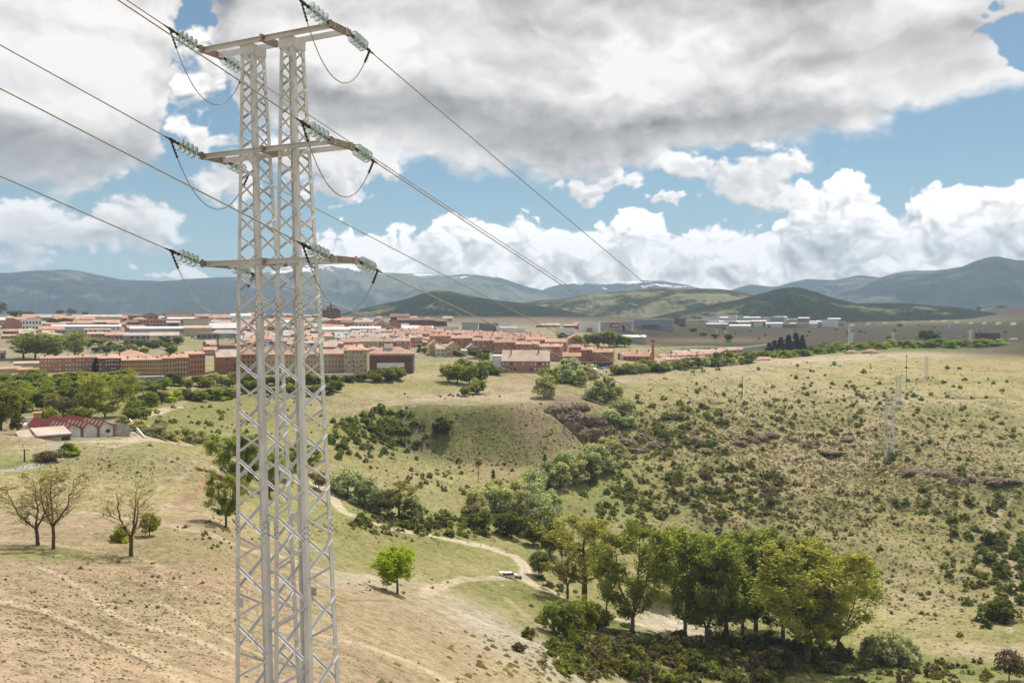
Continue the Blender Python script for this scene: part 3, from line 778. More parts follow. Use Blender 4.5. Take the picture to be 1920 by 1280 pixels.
# tracks: points in photograph pixels, width in metres, colour, edge softness
TRACKS = [
    ([(1470, 735), (1560, 728), (1640, 722), (1740, 716), (1860, 714), (1930, 712)], 3.2, (0.115, 0.11, 0.045), .75), ([(1490, 752), (1600, 744), (1700, 742), (1800, 746), (1930, 750)], 3.6, (0.105, 0.10, 0.042), .8),
    ([(1500, 692), (1620, 690), (1760, 694), (1900, 694)], 2.2, (0.14, 0.125, 0.055), .6), ([(1330, 770), (1420, 764), (1520, 768), (1600, 762), (1660, 768), (1780, 768), (1920, 760)], 2.4, (0.13, 0.115, 0.052), .55),
    ([(1400, 924), (1470, 914), (1540, 902), (1610, 894), (1650, 888)], 1.8, (0.085, 0.06, 0.042), .8), ([(1380, 930), (1470, 921), (1550, 910), (1640, 896)], 1.6, SAND, .6), ([(1560, 880), (1600, 870), (1640, 866)], 1.4, SAND, .4),
    ([(1180, 830), (1240, 818), (1300, 806)], 3.0, (0.10, 0.07, 0.05), .7), ([(1200, 852), (1260, 838), (1330, 820)], 2.6, (0.10, 0.07, 0.05), .6), ([(1230, 790), (1290, 778)], 2.6, (0.10, 0.07, 0.05), .5),
    ([(0, 1128), (70, 1142), (140, 1172), (215, 1205), (300, 1248), (360, 1285)], 2.2, (0.46, 0.365, 0.245), .9), ([(0, 1136), (70, 1150), (140, 1180), (215, 1214), (300, 1258)], 1.0, (0.15, 0.105, 0.075), .75),
    ([(160, 1052), (220, 1058), (290, 1075), (330, 1098)], 1.2, (0.17, 0.115, 0.08), .5), ([(230, 1085), (300, 1110), (340, 1125)], 1.2, (0.17, 0.12, 0.085), .5), ([(285, 1070), (310, 1082), (300, 1100)], 0.8, SAND, .8),
    ([(330, 946), (356, 932), (380, 914), (400, 898), (416, 888)], 1.5, (0.29, 0.175, 0.105), .55), ([(285, 935), (300, 915), (340, 895), (368, 862)], 1.4, SAND, .6), ([(280, 930), (300, 945), (330, 950)], 1.2, SAND, .7), ([(368, 858), (395, 872), (416, 886)], 2.0, SAND, .6),
    ([(820, 1160), (860, 1185), (905, 1205), (940, 1230), (1000, 1262)], 1.6, (0.42, 0.32, 0.22), .6), ([(640, 1128), (745, 1126), (800, 1140), (850, 1168)], 0.9, (0.20, 0.16, 0.095), .6),
    ([(690, 765), (760, 752), (850, 748), (940, 752), (1010, 752)], 3.0, SAND, .5), ([(740, 770), (800, 758), (900, 757), (1005, 757)], 1.2, SAND, .6), ([(780, 790), (790, 815), (780, 840)], 4.0, SOIL, .6),
    ([(1540, 598), (1640, 592), (1760, 588)], 16, RED_SHADED, .6), ([(1380, 616), (1500, 610), (1640, 612), (1760, 612)], 8, (0.07, 0.05, 0.04), .6), ([(1280, 600), (1400, 604), (1560, 604)], 10, RED_SHADED, .5),  # dark far-field bands, cloud shade mixed into the soil colour
    ([(-60, 896), (0, 884), (50, 876), (85, 866), (108, 858), (118, 848), (113, 838), (108, 832), (125, 829), (170, 828)], 3.6, ASPH, 1),
    ([(170, 828), (235, 826), (262, 822), (300, 826)], 4.5, PALE, .9),
    ([(170, 832), (210, 838), (300, 826), (345, 832)], 3.0, PALE, .6),
    ([(244, 793), (262, 812), (275, 822)], 4.5, PALE, 1), ([(275, 822), (320, 829), (350, 833)], 3.5, SAND, .8),
    ([(262, 782), (285, 776), (312, 767), (332, 763)], 5.0, PALE, .9), ([(332, 763), (360, 744), (420, 726)], 3.5, SAND, .5),
    ([(590, 905), (618, 925), (632, 946), (650, 962), (690, 976), (735, 992), (790, 1000), (850, 1013), (920, 1028), (960, 1042), (980, 1056), (987, 1070), (984, 1083), (1000, 1096), (1040, 1113), (1090, 1138), (1150, 1158), (1200, 1170), (1290, 1185), (1380, 1202), (1470, 1222), (1560, 1236)], 4.1, (0.52, 0.43, 0.32), 1),
    ([(985, 1082), (940, 1084), (890, 1085), (850, 1090), (815, 1102), (792, 1114)], 3.0, PALE, .8),
    ([(792, 1114), (850, 1143), (920, 1172), (1000, 1205), (1080, 1238), (1150, 1262), (1240, 1300)], 2.6, (0.44, 0.37, 0.28), .8),
    ([(950, 1120), (993, 1160), (1040, 1195), (1092, 1230), (1175, 1282), (1200, 1300)], 1.6, SAND, .6), ([(1060, 1195), (1110, 1222), (1200, 1290)], 1.8, SAND, .9),
    ([(600, 1190), (650, 1202), (700, 1216), (760, 1238), (830, 1272), (870, 1300)], 2.4, (0.45, 0.35, 0.24), 1), ([(600, 1185), (500, 1165), (440, 1150)], 1.4, SAND, .5),
    ([(740, 1128), (790, 1155), (830, 1180), (880, 1210), (980, 1262), (1010, 1290)], 1.3, SAND, .6),
    ([(75, 1062), (110, 1078), (150, 1100), (190, 1134), (235, 1162), (300, 1180), (380, 1205), (440, 1232)], 1.0, (0.44, 0.35, 0.24), .95), ([(265, 1044), (300, 1062), (345, 1072)], 1.0, SAND, .7),
    ([(300, 1128), (350, 1158), (400, 1185), (440, 1206), (520, 1240)], 0.9, (0.44, 0.35, 0.24), .95), ([(140, 1160), (200, 1200), (270, 1245), (330, 1270)], 0.5, SAND, .6),
    ([(130, 960), (200, 964), (280, 975), (330, 985), (420, 1012), (520, 1042), (600, 1066), (690, 1080), (740, 1086)], 2.2, PALE, .6), ([(0, 1012), (100, 1020), (190, 1035)], 1.4, PALE, .5),
    ([(545, 1060), (600, 1075), (660, 1084), (725, 1090)], 4.0, GREY, .6),
    ([(1918, 905), (1900, 925), (1885, 950), (1868, 972), (1862, 990), (1870, 1012), (1885, 1035), (1900, 1062), (1905, 1095), (1902, 1130), (1897, 1160), (1893, 1185)], 1.8, SAND, .8),
    ([(1625, 1122), (1660, 1142), (1685, 1165)], 1.2, SAND, .6), ([(1290, 925), (1330, 922), (1420, 930)], 1.0, SAND, .5),
    ([(1150, 716), (1220, 706), (1330, 692), (1430, 680), (1500, 673), (1600, 667), (1700, 664)], 9, SAND, .7),
    ([(1160, 656), (1250, 652), (1330, 650), (1440, 645)], 9, (0.3, 0.26, 0.18), .8), ([(1560, 612), (1640, 606), (1740, 600), (1840, 606), (1930, 610)], 7, PALE, .7), ([(1400, 592), (1500, 606), (1640, 609)], 7, RED_SHADED, .6),
    ([(1830, 588), (1860, 578), (1900, 575)], 7, GREY, .6), ([(340, 735), (370, 725)], 5, SAND, .5), ([(640, 770), (700, 762), (760, 757)], 5, SAND, .5), ([(690, 850), (680, 862), (700, 875)], 1.8, SAND, .8),
    ([(560, 660), (680, 628), (900, 640)], 12, ASPH, .5), ([(1080, 694), (1110, 690), (1150, 690)], 16, ASPH, .8), ([(0, 655), (30, 652), (60, 645)], 5, PALE, .8),
]


def ground_colours():
    c = np.empty(GX.shape + (3,), np.float32)
    c[:] = STRAW
    # near slope is dry earth, the valley grass, the far plain fields with cloud shade in their colour
    w1 = fbm(GX / 26.0, GY / 26.0, 4, 0.55, 401); w2 = fbm(GX / 7.0, GY / 7.0, 4, 0.6, 402)
    fields = fbm(GX / 260.0, GY / 90.0, 3, 0.5, 431) + 0.5 * fbm(GX / 60.0, GY / 40.0, 3, 0.5, 432)
    field_shade = np.array((0.062, 0.042, 0.031), np.float32) + (np.array((0.034, 0.037, 0.021), np.float32) - np.array((0.062, 0.042, 0.031), np.float32)) * sst(fields, -0.15, 0.25)[..., None]
    kf = (sst(GR, 770, 880) * sst(GA, R(3), R(8)) + sst(GR, 1150, 1500)).clip(0, 1)
    c += (field_shade - c) * kf[..., None]
    kt = sst(GR, 520, 620) * (1 - sst(GR, 1300, 1600)) * (1 - sst(GA, R(2), R(7)))
    c += (np.array((0.27, 0.225, 0.175), np.float32) - c) * (kt * 0.75)[..., None]
    valley = sst(GR, 150, 230) * (1 - sst(GR, 480, 620)) * (1 - 0.6 * sst(GA, R(10), R(16)) * sst(GR, 330, 400))
    c += (np.array((0.262, 0.242, 0.094), np.float32) - c) * (valley * (0.72 + 0.35 * w1).clip(0, 1))[..., None]
    near = (1 - sst(GR, 120, 190)) * (1 - sst(GA, R(-4), R(4)))
    c += (np.array(TAN, np.float32) - c) * near[..., None]
    vf = (GR > 28) & (np.abs(GA) < R(36))
    u, v = PU, PV
    wu = w1 * 26 + w2 * 10; wv = (w1 * 9 + w2 * 5) * np.clip((v - 590) / 160, 0.15, 1.4)
    for (su, s_v, ru, rv, ang, cc, k) in SPOTS:
        sel = vf & (np.abs(u - su) < 2.2 * ru + 2.0 * rv + 60) & (np.abs(v - s_v) < 2.2 * rv + 0.8 * ru + 30)
        if not sel.any():
            continue
        du = u[sel] + wu[sel] * min(1, ru / 90) - su; dv = v[sel] + wv[sel] * min(1, rv / 24) - s_v
        ca, sa = math.cos(R(ang)), math.sin(R(ang))
        q = ((du * ca + dv * sa) / ru) ** 2 + ((-du * sa + dv * ca) / rv) ** 2
        wgt = (np.exp(-q * 0.9) * 1.15 * k).clip(0, 1) * (0.82 + 0.5 * w2[sel]).clip(0, 1.1)
        wgt = wgt.clip(0, 1)[:, None]
        c[sel] += (np.array(cc, np.float32) - c[sel]) * wgt
    # dry and green mottling
    mot = fbm(GX / 15.0, GY / 15.0, 5, 0.6, 411)
    k = sst(mot, 0.0, 0.36)[..., None] * 0.70 * sst(GR, 110, 200)[..., None] * (1 - sst(GR, 900, 1400))[..., None]
    c += (np.array(OLIVE, np.float32) * 0.9 - c) * k * (1 - kf)[..., None]
    k = sst(-mot, 0.10, 0.5)[..., None] * 0.36
    c += (np.array(TAN, np.float32) * 1.06 - c) * k * (1 - sst(GR, 600, 800))[..., None]
    # scrub cover on the right-hand hillside
    scr = sst(fbm(GX / 3.2, GY / 3.2, 4, 0.65, 421) + 0.35 * fbm(GX / 30, GY / 30, 3, 0.5, 422), 0.08, 0.36) * sst(GA, R(8), R(13)) * sst(GR, 270, 330) * (1 - sst(GR, 480, 640))
    c += (np.array((0.095, 0.072, 0.042), np.float32) - c) * (scr * 0.34)[..., None]
    # small dark heath and stones over all the nearer slopes, pale bare earth between
    for (wl, sd, a, b_, kk) in ((1.1, 441, 0.20, 0.46, 0.40), (2.6, 443, 0.22, 0.5, 0.30), (0.35, 445, 0.24, 0.5, 0.42)):
        fade = np.exp(-np.maximum(GR / (wl * 260.0) - 1, 0) * 1.5)
        f = fbm(GX / wl, GY / wl, 3, 0.6, sd)
        c *= (1 - kk * sst(f, a, b_) * fade)[..., None]
        c += (np.array(SAND, np.float32) - c) * (0.30 * sst(-f, a, b_) * fade * (1 - kf))[..., None]
    low = sst(-(rid - 0.74), 0.0, 0.22) * slope_side
    c += (np.array((0.150, 0.150, 0.055), np.float32) - c) * (low * 0.55)[..., None]
    high = sst(rid - 0.90, 0.0, 0.10) * slope_side
    c += (np.array((0.40, 0.31, 0.20), np.float32) - c) * (high * 0.40 * (0.7 + 0.6 * w2).clip(0, 1))[..., None]
    # tracks
    for pts, wd, cc, k in TRACKS:
        P = [hit(a, b) for a, b in pts]
        xs = [p.x for p in P]; ys = [p.y for p in P]
        # smooth the polyline
        tt = np.linspace(0, len(P) - 1, (len(P) - 1) * 6 + 1)
        px_ = pchip(range(len(P)), xs, tt); py_ = pchip(range(len(P)), ys, tt)
        sel = vf & (GX > px_.min() - 12) & (GX < px_.max() + 12) & (GY > py_.min() - 12) & (GY < py_.max() + 12)
        qx, qy = GX[sel], GY[sel]
        if not len(qx):
            continue
        best = np.full(len(qx), 1e9)
        for i in range(len(tt) - 1):
            ax, ay, bx, by = px_[i], py_[i], px_[i + 1], py_[i + 1]
            L2 = max((bx - ax) ** 2 + (by - ay) ** 2, 1e-6)
            t = np.clip(((qx - ax) * (bx - ax) + (qy - ay) * (by - ay)) / L2, 0, 1)
            best = np.minimum(best, (qx - ax - t * (bx - ax)) ** 2 + (qy - ay - t * (by - ay)) ** 2)
        dd = np.sqrt(best) / (wd * 0.5) + w2[sel] * (0.35 if k > 0.85 else 0.65)
        wg = (1 - sst(dd, 0.55, 1.25)) * k * (1.0 + (0.1 if k > 0.85 else 0.4) * w1[sel])
        if wd > 2.9:                                # grass strip between the wheel ruts
            wg = wg * (1 - 0.22 * np.exp(-(dd / 0.28) ** 2))
        wg = wg.clip(0, 1)[:, None]
        c[sel] += (np.array(cc, np.float32) - c[sel]) * wg
    return c.clip(0.01, 0.8)


def ground_material():
    m = bpy.data.materials.new('dry_grass_and_earth'); m.use_nodes = True
    t = m.node_tree; g = NG(t); p = t.nodes['Principled BSDF']
    at_ = t.nodes.new('ShaderNodeAttribute'); at_.attribute_name = 'soil'
    tc = t.nodes.new('ShaderNodeTexCoord'); pos = tc.outputs['Object']
    n1 = g.noise(pos, 0.55, 6, 0.68)
    n2 = g.noise(pos, 3.5, 3, 0.6)
    n3 = g.noise(pos, 0.10, 3, 0.5)
    k = g.m('ADD', g.m('ADD', g.m('MULTIPLY', g.m('SUBTRACT', n1, 0.5), 1.5), g.m('MULTIPLY', g.m('SUBTRACT', n2, 0.5), 0.9)), g.m('MULTIPLY_ADD', g.m('SUBTRACT', n3, 0.5), 0.35, 1.0))
    c = g.v('SCALE', at_.outputs['Color'], s=g.m('MAXIMUM', k, 0.25))
    n4 = g.noise(pos, 14.0, 2, 0.6)
    c = g.v('SCALE', c, s=g.lin(n4, 0.25, 0.75, 0.72, 1.28))
    # warm and green drift
    warm = g.noise(pos, 0.045, 4, 0.6)
    c = g.mix(g.ss(warm, 0.5, 0.68, 0.0, 0.22), c, g.v('MULTIPLY', c, (0.78, 0.95, 0.72)))
    # tufts and stones
    vo = g.vor(pos, 0.85, 'F1'); tuft = g.ss(vo, 0.10, 0.26, 0.55, 0.0)
    pat = g.ss(g.noise(pos, 0.07, 3, 0.6), 0.46, 0.60)
    c = g.mix(g.m('MULTIPLY', tuft, pat), c, g.v('MULTIPLY', c, (0.42, 0.42, 0.38)))
    g._in(p.inputs['Base Color'], c)
    p.inputs['Roughness'].default_value = 0.95
    p.inputs['Specular IOR Level'].default_value = 0.1
    b = t.nodes.new('ShaderNodeBump'); b.inputs['Strength'].default_value = 0.9; b.inputs['Distance'].default_value = 0.7
    t.links.new(g.m('ADD', n1, g.m('MULTIPLY', n2, 0.25)), b.inputs['Height']); t.links.new(b.outputs[0], p.inputs['Normal'])
    return m


def grid_quads(n, m):
    i = np.arange(n * m).reshape(n, m)
    return np.stack([i[:-1, :-1], i[1:, :-1], i[1:, 1:], i[:-1, 1:]], -1).reshape(-1, 4)


def build_ground():
    n, m = GX.shape
    c = ground_colours()
    # a small cap closes the middle under the camera
    V = np.stack([GX, GY, GZ + CZ], -1).reshape(-1, 3)
    q = grid_quads(n, m)[:, ::-1]
    cap = np.array([[0, 0, float(GZ[:, 0].mean()) + CZ]])
    V = np.concatenate([V, cap]); ci = len(V) - 1
    ring = np.arange(n) * m
    tr = np.stack([ring[:-1], np.full(n - 1, ci), ring[1:]], -1)
    me = mesh_np('ground', V, q[:, ::-1], tr[:, ::-1], [ground_material()], smooth=True)
    a = me.attributes.new('soil', 'FLOAT_COLOR', 'POINT')
    rgba = np.ones((len(V), 4), np.float32); rgba[:-1, :3] = c.reshape(-1, 3); rgba[-1, :3] = TAN
    a.data.foreach_set('color', rgba.reshape(-1))
    tag(obj('ground', me), kind='structure')


build_ground()


# ------------------------------------------------------------------ hills and mountains
def range_mesh(name, crest, near, peak, far_, m_, base=-60, rough=1.0, seed=1, n=640, rows=84, au=None):
    """a ridge: crest given as (photograph column, row), standing between the distances near..far"""
    us = np.array([c[0] for c in crest], float)
    az = np.arctan2(us - 960, F)
    te = np.array([(600 - c[1]) / F * math.cos(a) for c, a in zip(crest, az)])
    A = np.linspace(az[0], az[-1], n)
    T = pchip(az, te, A)
    s = np.linspace(-1, 1, rows)
    Rr = np.where(s[None, :] < 0, peak + (peak - near) * s[None, :], peak + (far_ - peak) * s[None, :]) + 0 * A[:, None]
    A2 = A[:, None] + 0 * Rr
    X, Y = Rr * np.sin(A2), Rr * np.cos(A2)
    Hc = T[:, None] * peak
    fall = np.where(s < 0, np.cos(np.minimum(-s, 1) * math.pi / 2) ** 0.9, np.cos(s * math.pi / 2) ** 1.0)[None, :]
    k = (peak - near)
    rd = 1 - np.abs(fbm(X / (0.42 * k), Y / (0.42 * k), 5, 0.55, seed)) * 2
    rf = fbm(X / (0.12 * k), Y / (0.12 * k), 6, 0.6, seed + 3)
    gu = 1 - np.abs(fbm(X / (0.16 * k), Y / (0.30 * k), 5, 0.55, seed + 7)) * 2
    Z = base + (Hc - base) * fall
    mid = np.sin(np.clip(fall, 0, 1) * math.pi)
    Z = Z + ((rd - 0.35) * 0.11 + rf * 0.06 + (gu - 0.4) * 0.085) * (Hc - base) * mid * rough + rf * (Hc - base) * 0.018 * rough
    V = np.stack([X, Y, Z + CZ], -1).reshape(-1, 3)
    me = mesh_np(name, V, grid_quads(n, rows)[:, ::-1], None, [m_], smooth=True)
    o = obj(name, me)
    return tag(o, kind='structure')


def hill_mat(name, forest, meadow, thr, scale, snow=None, lit=None):
    m = bpy.data.materials.new(name); m.use_nodes = True
    t = m.node_tree; g = NG(t); p = t.nodes['Principled BSDF']
    tc = t.nodes.new('ShaderNodeTexCoord'); pos = tc.outputs['Object']
    n = g.noise(pos, scale, 7, 0.62); n2 = g.noise(pos, scale * 9, 4, 0.65)
    f = g.m('ADD', n, g.m('MULTIPLY', g.m('SUBTRACT', n2, 0.5), 0.30))
    c = g.mix(g.ss(f, thr - 0.05, thr + 0.07), forest, meadow)  # patches are clearings, and also paint in sunlit ground between cloud shadows
    c = g.v('SCALE', c, s=g.lin(n2, 0.25, 0.75, 0.62, 1.3))
    if snow:
        z = g.sep(pos)[2]
        sn = g.noise(g.v('MULTIPLY', pos, (1.0, 1.0, 2.5)), snow[2], 6, 0.68)
        hgt = g.lin(z, snow[0], snow[1], -0.26, 0.10)
        c = g.mix(g.ss(g.m('ADD', sn, hgt), 0.50, 0.54), c, (0.85, 0.86, 0.88))
    g._in(p.inputs['Base Color'], c)
    p.inputs['Roughness'].default_value = 1.0; p.inputs['Specular IOR Level'].default_value = 0.0
    return m


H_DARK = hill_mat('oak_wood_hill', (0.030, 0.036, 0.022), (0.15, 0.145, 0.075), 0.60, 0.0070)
H_MEAD = hill_mat('meadow_and_sun_patch_hill', (0.045, 0.050, 0.032), (0.19, 0.185, 0.105), 0.50, 0.0058)
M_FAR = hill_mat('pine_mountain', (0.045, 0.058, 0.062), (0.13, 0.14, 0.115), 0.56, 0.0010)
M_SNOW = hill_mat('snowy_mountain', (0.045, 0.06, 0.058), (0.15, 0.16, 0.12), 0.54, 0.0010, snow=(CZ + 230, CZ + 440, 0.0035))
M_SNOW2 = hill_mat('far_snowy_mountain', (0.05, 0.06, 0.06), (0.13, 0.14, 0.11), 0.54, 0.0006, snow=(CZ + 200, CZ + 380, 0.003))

range_mesh('hill', [(560, 601), (640, 588), (700, 574), (760, 561), (800, 549), (822, 545), (850, 548), (890, 557), (940, 564), (990, 570), (1050, 580), (1100, 590), (1200, 603)], 1750, 2350, 2900, H_DARK, seed=31)
range_mesh('hill', [(820, 602), (880, 583), (930, 572), (980, 566), (1050, 561), (1110, 552), (1180, 546), (1250, 541), (1330, 542), (1400, 549), (1440, 557), (1500, 574), (1560, 600)], 2000, 2850, 3400, H_MEAD, seed=41)
range_mesh('hill', [(1180, 604), (1260, 586), (1320, 574), (1380, 562), (1430, 550), (1465, 541), (1490, 539), (1520, 545), (1560, 558), (1610, 570), (1680, 584), (1760, 600)], 1750, 2250, 2750, H_DARK, seed=51)
range_mesh('hill', [(1480, 602), (1560, 577), (1600, 569), (1680, 568), (1740, 572), (1800, 577), (1860, 586), (1940, 600)], 1850, 2300, 2700, H_DARK, seed=61)
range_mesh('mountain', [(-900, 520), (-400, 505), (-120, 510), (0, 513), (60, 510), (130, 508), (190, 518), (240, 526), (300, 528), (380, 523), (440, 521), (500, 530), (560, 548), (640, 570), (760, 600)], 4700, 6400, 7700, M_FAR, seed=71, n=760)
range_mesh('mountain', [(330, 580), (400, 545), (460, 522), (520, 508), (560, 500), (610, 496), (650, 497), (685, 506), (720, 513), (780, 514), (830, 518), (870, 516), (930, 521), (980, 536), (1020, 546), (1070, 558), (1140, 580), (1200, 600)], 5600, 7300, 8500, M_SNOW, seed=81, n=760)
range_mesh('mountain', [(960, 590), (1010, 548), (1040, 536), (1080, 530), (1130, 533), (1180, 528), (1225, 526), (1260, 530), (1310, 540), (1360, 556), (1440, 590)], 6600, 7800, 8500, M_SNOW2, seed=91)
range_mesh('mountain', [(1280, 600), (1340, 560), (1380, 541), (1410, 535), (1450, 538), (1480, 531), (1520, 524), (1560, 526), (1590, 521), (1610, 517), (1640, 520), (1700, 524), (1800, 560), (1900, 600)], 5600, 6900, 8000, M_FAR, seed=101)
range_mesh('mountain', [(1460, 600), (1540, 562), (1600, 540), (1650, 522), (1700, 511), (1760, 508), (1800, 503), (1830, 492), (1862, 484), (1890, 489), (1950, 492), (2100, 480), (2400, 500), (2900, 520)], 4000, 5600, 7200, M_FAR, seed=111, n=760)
# ------------------------------------------------------------------ lattice pylon in the foreground
STEEL = mat('galvanised_steel', (0.69, 0.69, 0.695), rough=0.42, var=0.13, scale=1.7, metal=0.0, spec=0.5, coord='Object')
STEEL_OLD = mat('weathered_steel', (0.36, 0.30, 0.25), rough=0.65, var=0.2, scale=6.0, metal=0.3)
DARKMETAL = mat('dark_fittings', (0.07, 0.055, 0.045), rough=0.6, var=0.2, scale=20, metal=0.4)
CABLE = mat('aluminium_cable', (0.36, 0.33, 0.30), rough=0.55, var=0.1, scale=20, metal=0.4)
CABLE_L = mat('bright_cable', (0.55, 0.54, 0.52), rough=0.5, var=0.1, scale=20, metal=0.3)


def glass_mat():
    m = bpy.data.materials.new('green_glass'); m.use_nodes = True
    t = m.node_tree; g = NG(t); p = t.nodes['Principled BSDF']
    tc = t.nodes.new('ShaderNodeTexCoord')
    n = g.noise(tc.outputs['Object'], 9.0, 2, 0.5)
    g._in(p.inputs['Base Color'], g.mix(n, (0.80, 0.95, 0.90), (0.92, 1.0, 0.97)))
    p.inputs['Roughness'].default_value = 0.06
    p.inputs['IOR'].default_value = 1.42
    p.inputs['Transmission Weight'].default_value = 0.75
    return m


GLASS = glass_mat()
AL = at(392, 103, 18.25); AR = at(640, 57, 16.70)          # ends of the top crossarm
ADIR = (AR - AL); ADIR.z = 0; ARM = ADIR.length; ADIR.normalize()
BDIR = Vector((-ADIR.y, ADIR.x, 0))                        # away from the camera
if BDIR.y < 0: BDIR = -BDIR
AC = (AL + AR) * 0.5; AC.z = 0
ZT = [5.66, 3.43, 1.18]                                    # arm levels relative to the camera
ZB = -19.4
LEAN = 0.0172                                              # slight lean, metres sideways per metre of drop


def ctr(z):
    return AC + Vector((LEAN * (5.6 - z), 0, 0))


def halfw(z):
    return float(np.interp(z, [-20, 0.2, 5.7], [0.70, 0.318, 0.163]))


SEP = float(ARM * 0.1485)


def cnr(c, z, i, j):
    """corner of column c (-1, 1) at height z, i along the arm, j away"""
    w = halfw(z)
    return ctr(z) + ADIR * (c * SEP + i * w) + BDIR * (j * w) + Vector((0, 0, z))


def build_pylon():
    root = empty('lattice_pylon', W(ctr(ZB) + Vector((0, 0, ZB))))
    tag(root, 'tall grey lattice steel pylon with twin columns and three crossarms in the foreground', 'pylon')
    O = ctr(ZB) + Vector((0, 0, ZB))

    def L(p0, p1, d1, d2, w, t=0.009):
        """angle section: heel on the line p0-p1, flanges along d1 and d2"""
        b = MB()
        b.prism([(0, 0), (w, 0), (w, t), (t, t), (t, w), (0, w)], p0 - O, p1 - O, d1, d2)
        return b
    segs = [(5.58, 0.16), (0.16, -4.25), (-4.25, -8.6), (-8.6, -13.0), (-13.0, ZB)]
    for c in (-1, 1):
        for i in (-1, 1):
            for j in (-1, 1):
                for k, (z0, z1) in enumerate(segs):
                    w = 0.088 if k == 0 else 0.098 if k == 1 else 0.108
                    L(cnr(c, z1, i, j), cnr(c, z0, i, j), ADIR * -i, BDIR * -j, w, 0.011).build('leg', STEEL, root)
        # splice plates with bolts where the leg sections meet
        for zs in (0.16, -4.25, -8.6, -13.0):
            for i in (-1, 1):
                for j in (-1, 1):
                    z0, z1 = zs - 0.17, zs + 0.21
                    e = 0.011
                    out = ADIR * (i * e) + BDIR * (j * e)
                    b = L(cnr(c, z0, i, j) + out, cnr(c, z1, i, j) + out, ADIR * -i, BDIR * -j, 0.118, 0.010)
                    pl = b.build('splice_plate', STEEL, root)
                    h = MB()
                    for (d1, nrm) in ((ADIR * -i, BDIR * j), (BDIR * -j, ADIR * i)):
                        for q in range(6):
                            zz = zs - 0.11 + 0.055 * q
                            p = cnr(c, zz, i, j) + out + d1 * (0.035 if q % 2 else 0.082)
                            h.lathe([(0, 0.0125), (0.014, 0.0125), (0.016, 0.007)], p - O, nrm, 6)
                    tag(h.build('bolt', DARKMETAL, pl), kind='stuff')
        # zigzag bracing on the four faces
        zlist = [5.42]
        while zlist[-1] > -8.4:
            zlist.append(zlist[-1] - 0.71 * 2 * halfw(zlist[-1]))
        for f, (fi, fj) in enumerate(((0, -1), (0, 1), (-1, 0), (1, 0))):
            nrm = ADIR * fi + BDIR * fj
            for k in range(len(zlist) - 1):
                za, zb = zlist[k], zlist[k + 1]
                s = 1 if (k + (1 if f in (1, 2) else 0)) % 2 else -1
                ia, ja = (s, fj) if fi == 0 else (fi, s)
                ib, jb = (-s, fj) if fi == 0 else (fi, -s)
                st = za - zb
                p0 = cnr(c, za - 0.10 * st, ia, ja); p1 = cnr(c, zb + 0.14 * st, ib, jb)
                h_ = (p1 - p0); h_.z = 0; h_.normalize()
                p0 = p0 + h_ * 0.05; p1 = p1 - h_ * 0.05
                d = (p1 - p0).normalized()
                inp = nrm.cross(d).normalized()
                if inp.z < 0: inp = -inp
                wb = 0.042 if za > 0.2 else 0.048
                # outstanding flange along the lower edge: outwards on two faces, inwards on the others
                sg = 1 if f in (0, 3) else -1
                off = nrm * (-0.013 if sg < 0 else -0.006)
                L(p0 + off - inp * wb * 0.5 - d * 0.02, p1 + off - inp * wb * 0.5 + d * 0.02, inp, nrm * sg, wb, 0.006).build('brace', STEEL, root)
        low = MB()
        z = zlist[-1]; k = 0
        while z > ZB + 0.8:
            zn = z - 0.75 * 2 * halfw(z); s = 1 if k % 2 else -1
            for f, (fi, fj) in enumerate(((0, -1), (0, 1), (-1, 0), (1, 0))):
                nrm = ADIR * fi + BDIR * fj
                ss = -s if f in (1, 2) else s
                ia, ja = (ss, fj) if fi == 0 else (fi, ss)
                ib, jb = (-ss, fj) if fi == 0 else (fi, -ss)
                p0, p1 = cnr(c, z, ia, ja) - nrm * 0.013 - O, cnr(c, max(zn, ZB + 0.1), ib, jb) - nrm * 0.013 - O
                inp = nrm.cross((p1 - p0).normalized()).normalized()
                low.prism([(0, 0), (0.056, 0), (0.056, 0.006), (0.006, 0.006), (0.006, 0.056), (0, 0.056)], p0, p1, inp, nrm * -1)
            z = zn; k += 1
        tag(low.build('lower_bracing', STEEL, root), kind='stuff')
        # plated cap under the top crossarm
        b = MB()
        w = halfw(5.5) + 0.013
        cc = ctr(5.5) + ADIR * (c * SEP) - O
        for (d1, d2) in ((ADIR, BDIR), (ADIR, -BDIR), (BDIR, ADIR), (BDIR, -ADIR)):
            p = cc + d2 * w + Vector((0, 0, 5.41))
            b.prism([(-w, 0), (w, 0), (w, 0.007), (-w, 0.007)], p, p + Vector((0, 0, 0.20)), d1, d2)
        b.build('cap_plate', STEEL, root)
        # pad footing
        f_ = MB()
        for i in (-1, 1):
            for j in (-1, 1):
                p = cnr(c, ZB, i, j) - O
                f_.lathe([(-1.0, 0.30), (0.12, 0.30), (0.18, 0.24)], p, (0, 0, 1), 10)
        f_.build('footing', mat('concrete', (0.42, 0.40, 0.37), var=0.15, scale=3), root)
    # crossarms: two channels outside the columns with end and middle cleats
    for lv, z in enumerate(ZT):
        g = halfw(min(z, 5.55)) + 0.016
        o3 = ctr(z) + Vector((0, 0, z)) - O
        hh = 0.052
        for j in (-1, 1):
            b = MB()
            y = BDIR * j
            p0 = o3 + y * g - ADIR * (ARM / 2); p1 = o3 + y * g + ADIR * (ARM / 2)
            prof = [(0, -hh), (0.050, -hh), (0.050, -hh + 0.009), (0.008, -hh + 0.009), (0.008, hh - 0.009), (0.050, hh - 0.009), (0.050, hh), (0, hh)]
            b.prism(prof, p0, p1, y, Vector((0, 0, 1)))
            b.build('arm_beam', STEEL, root)
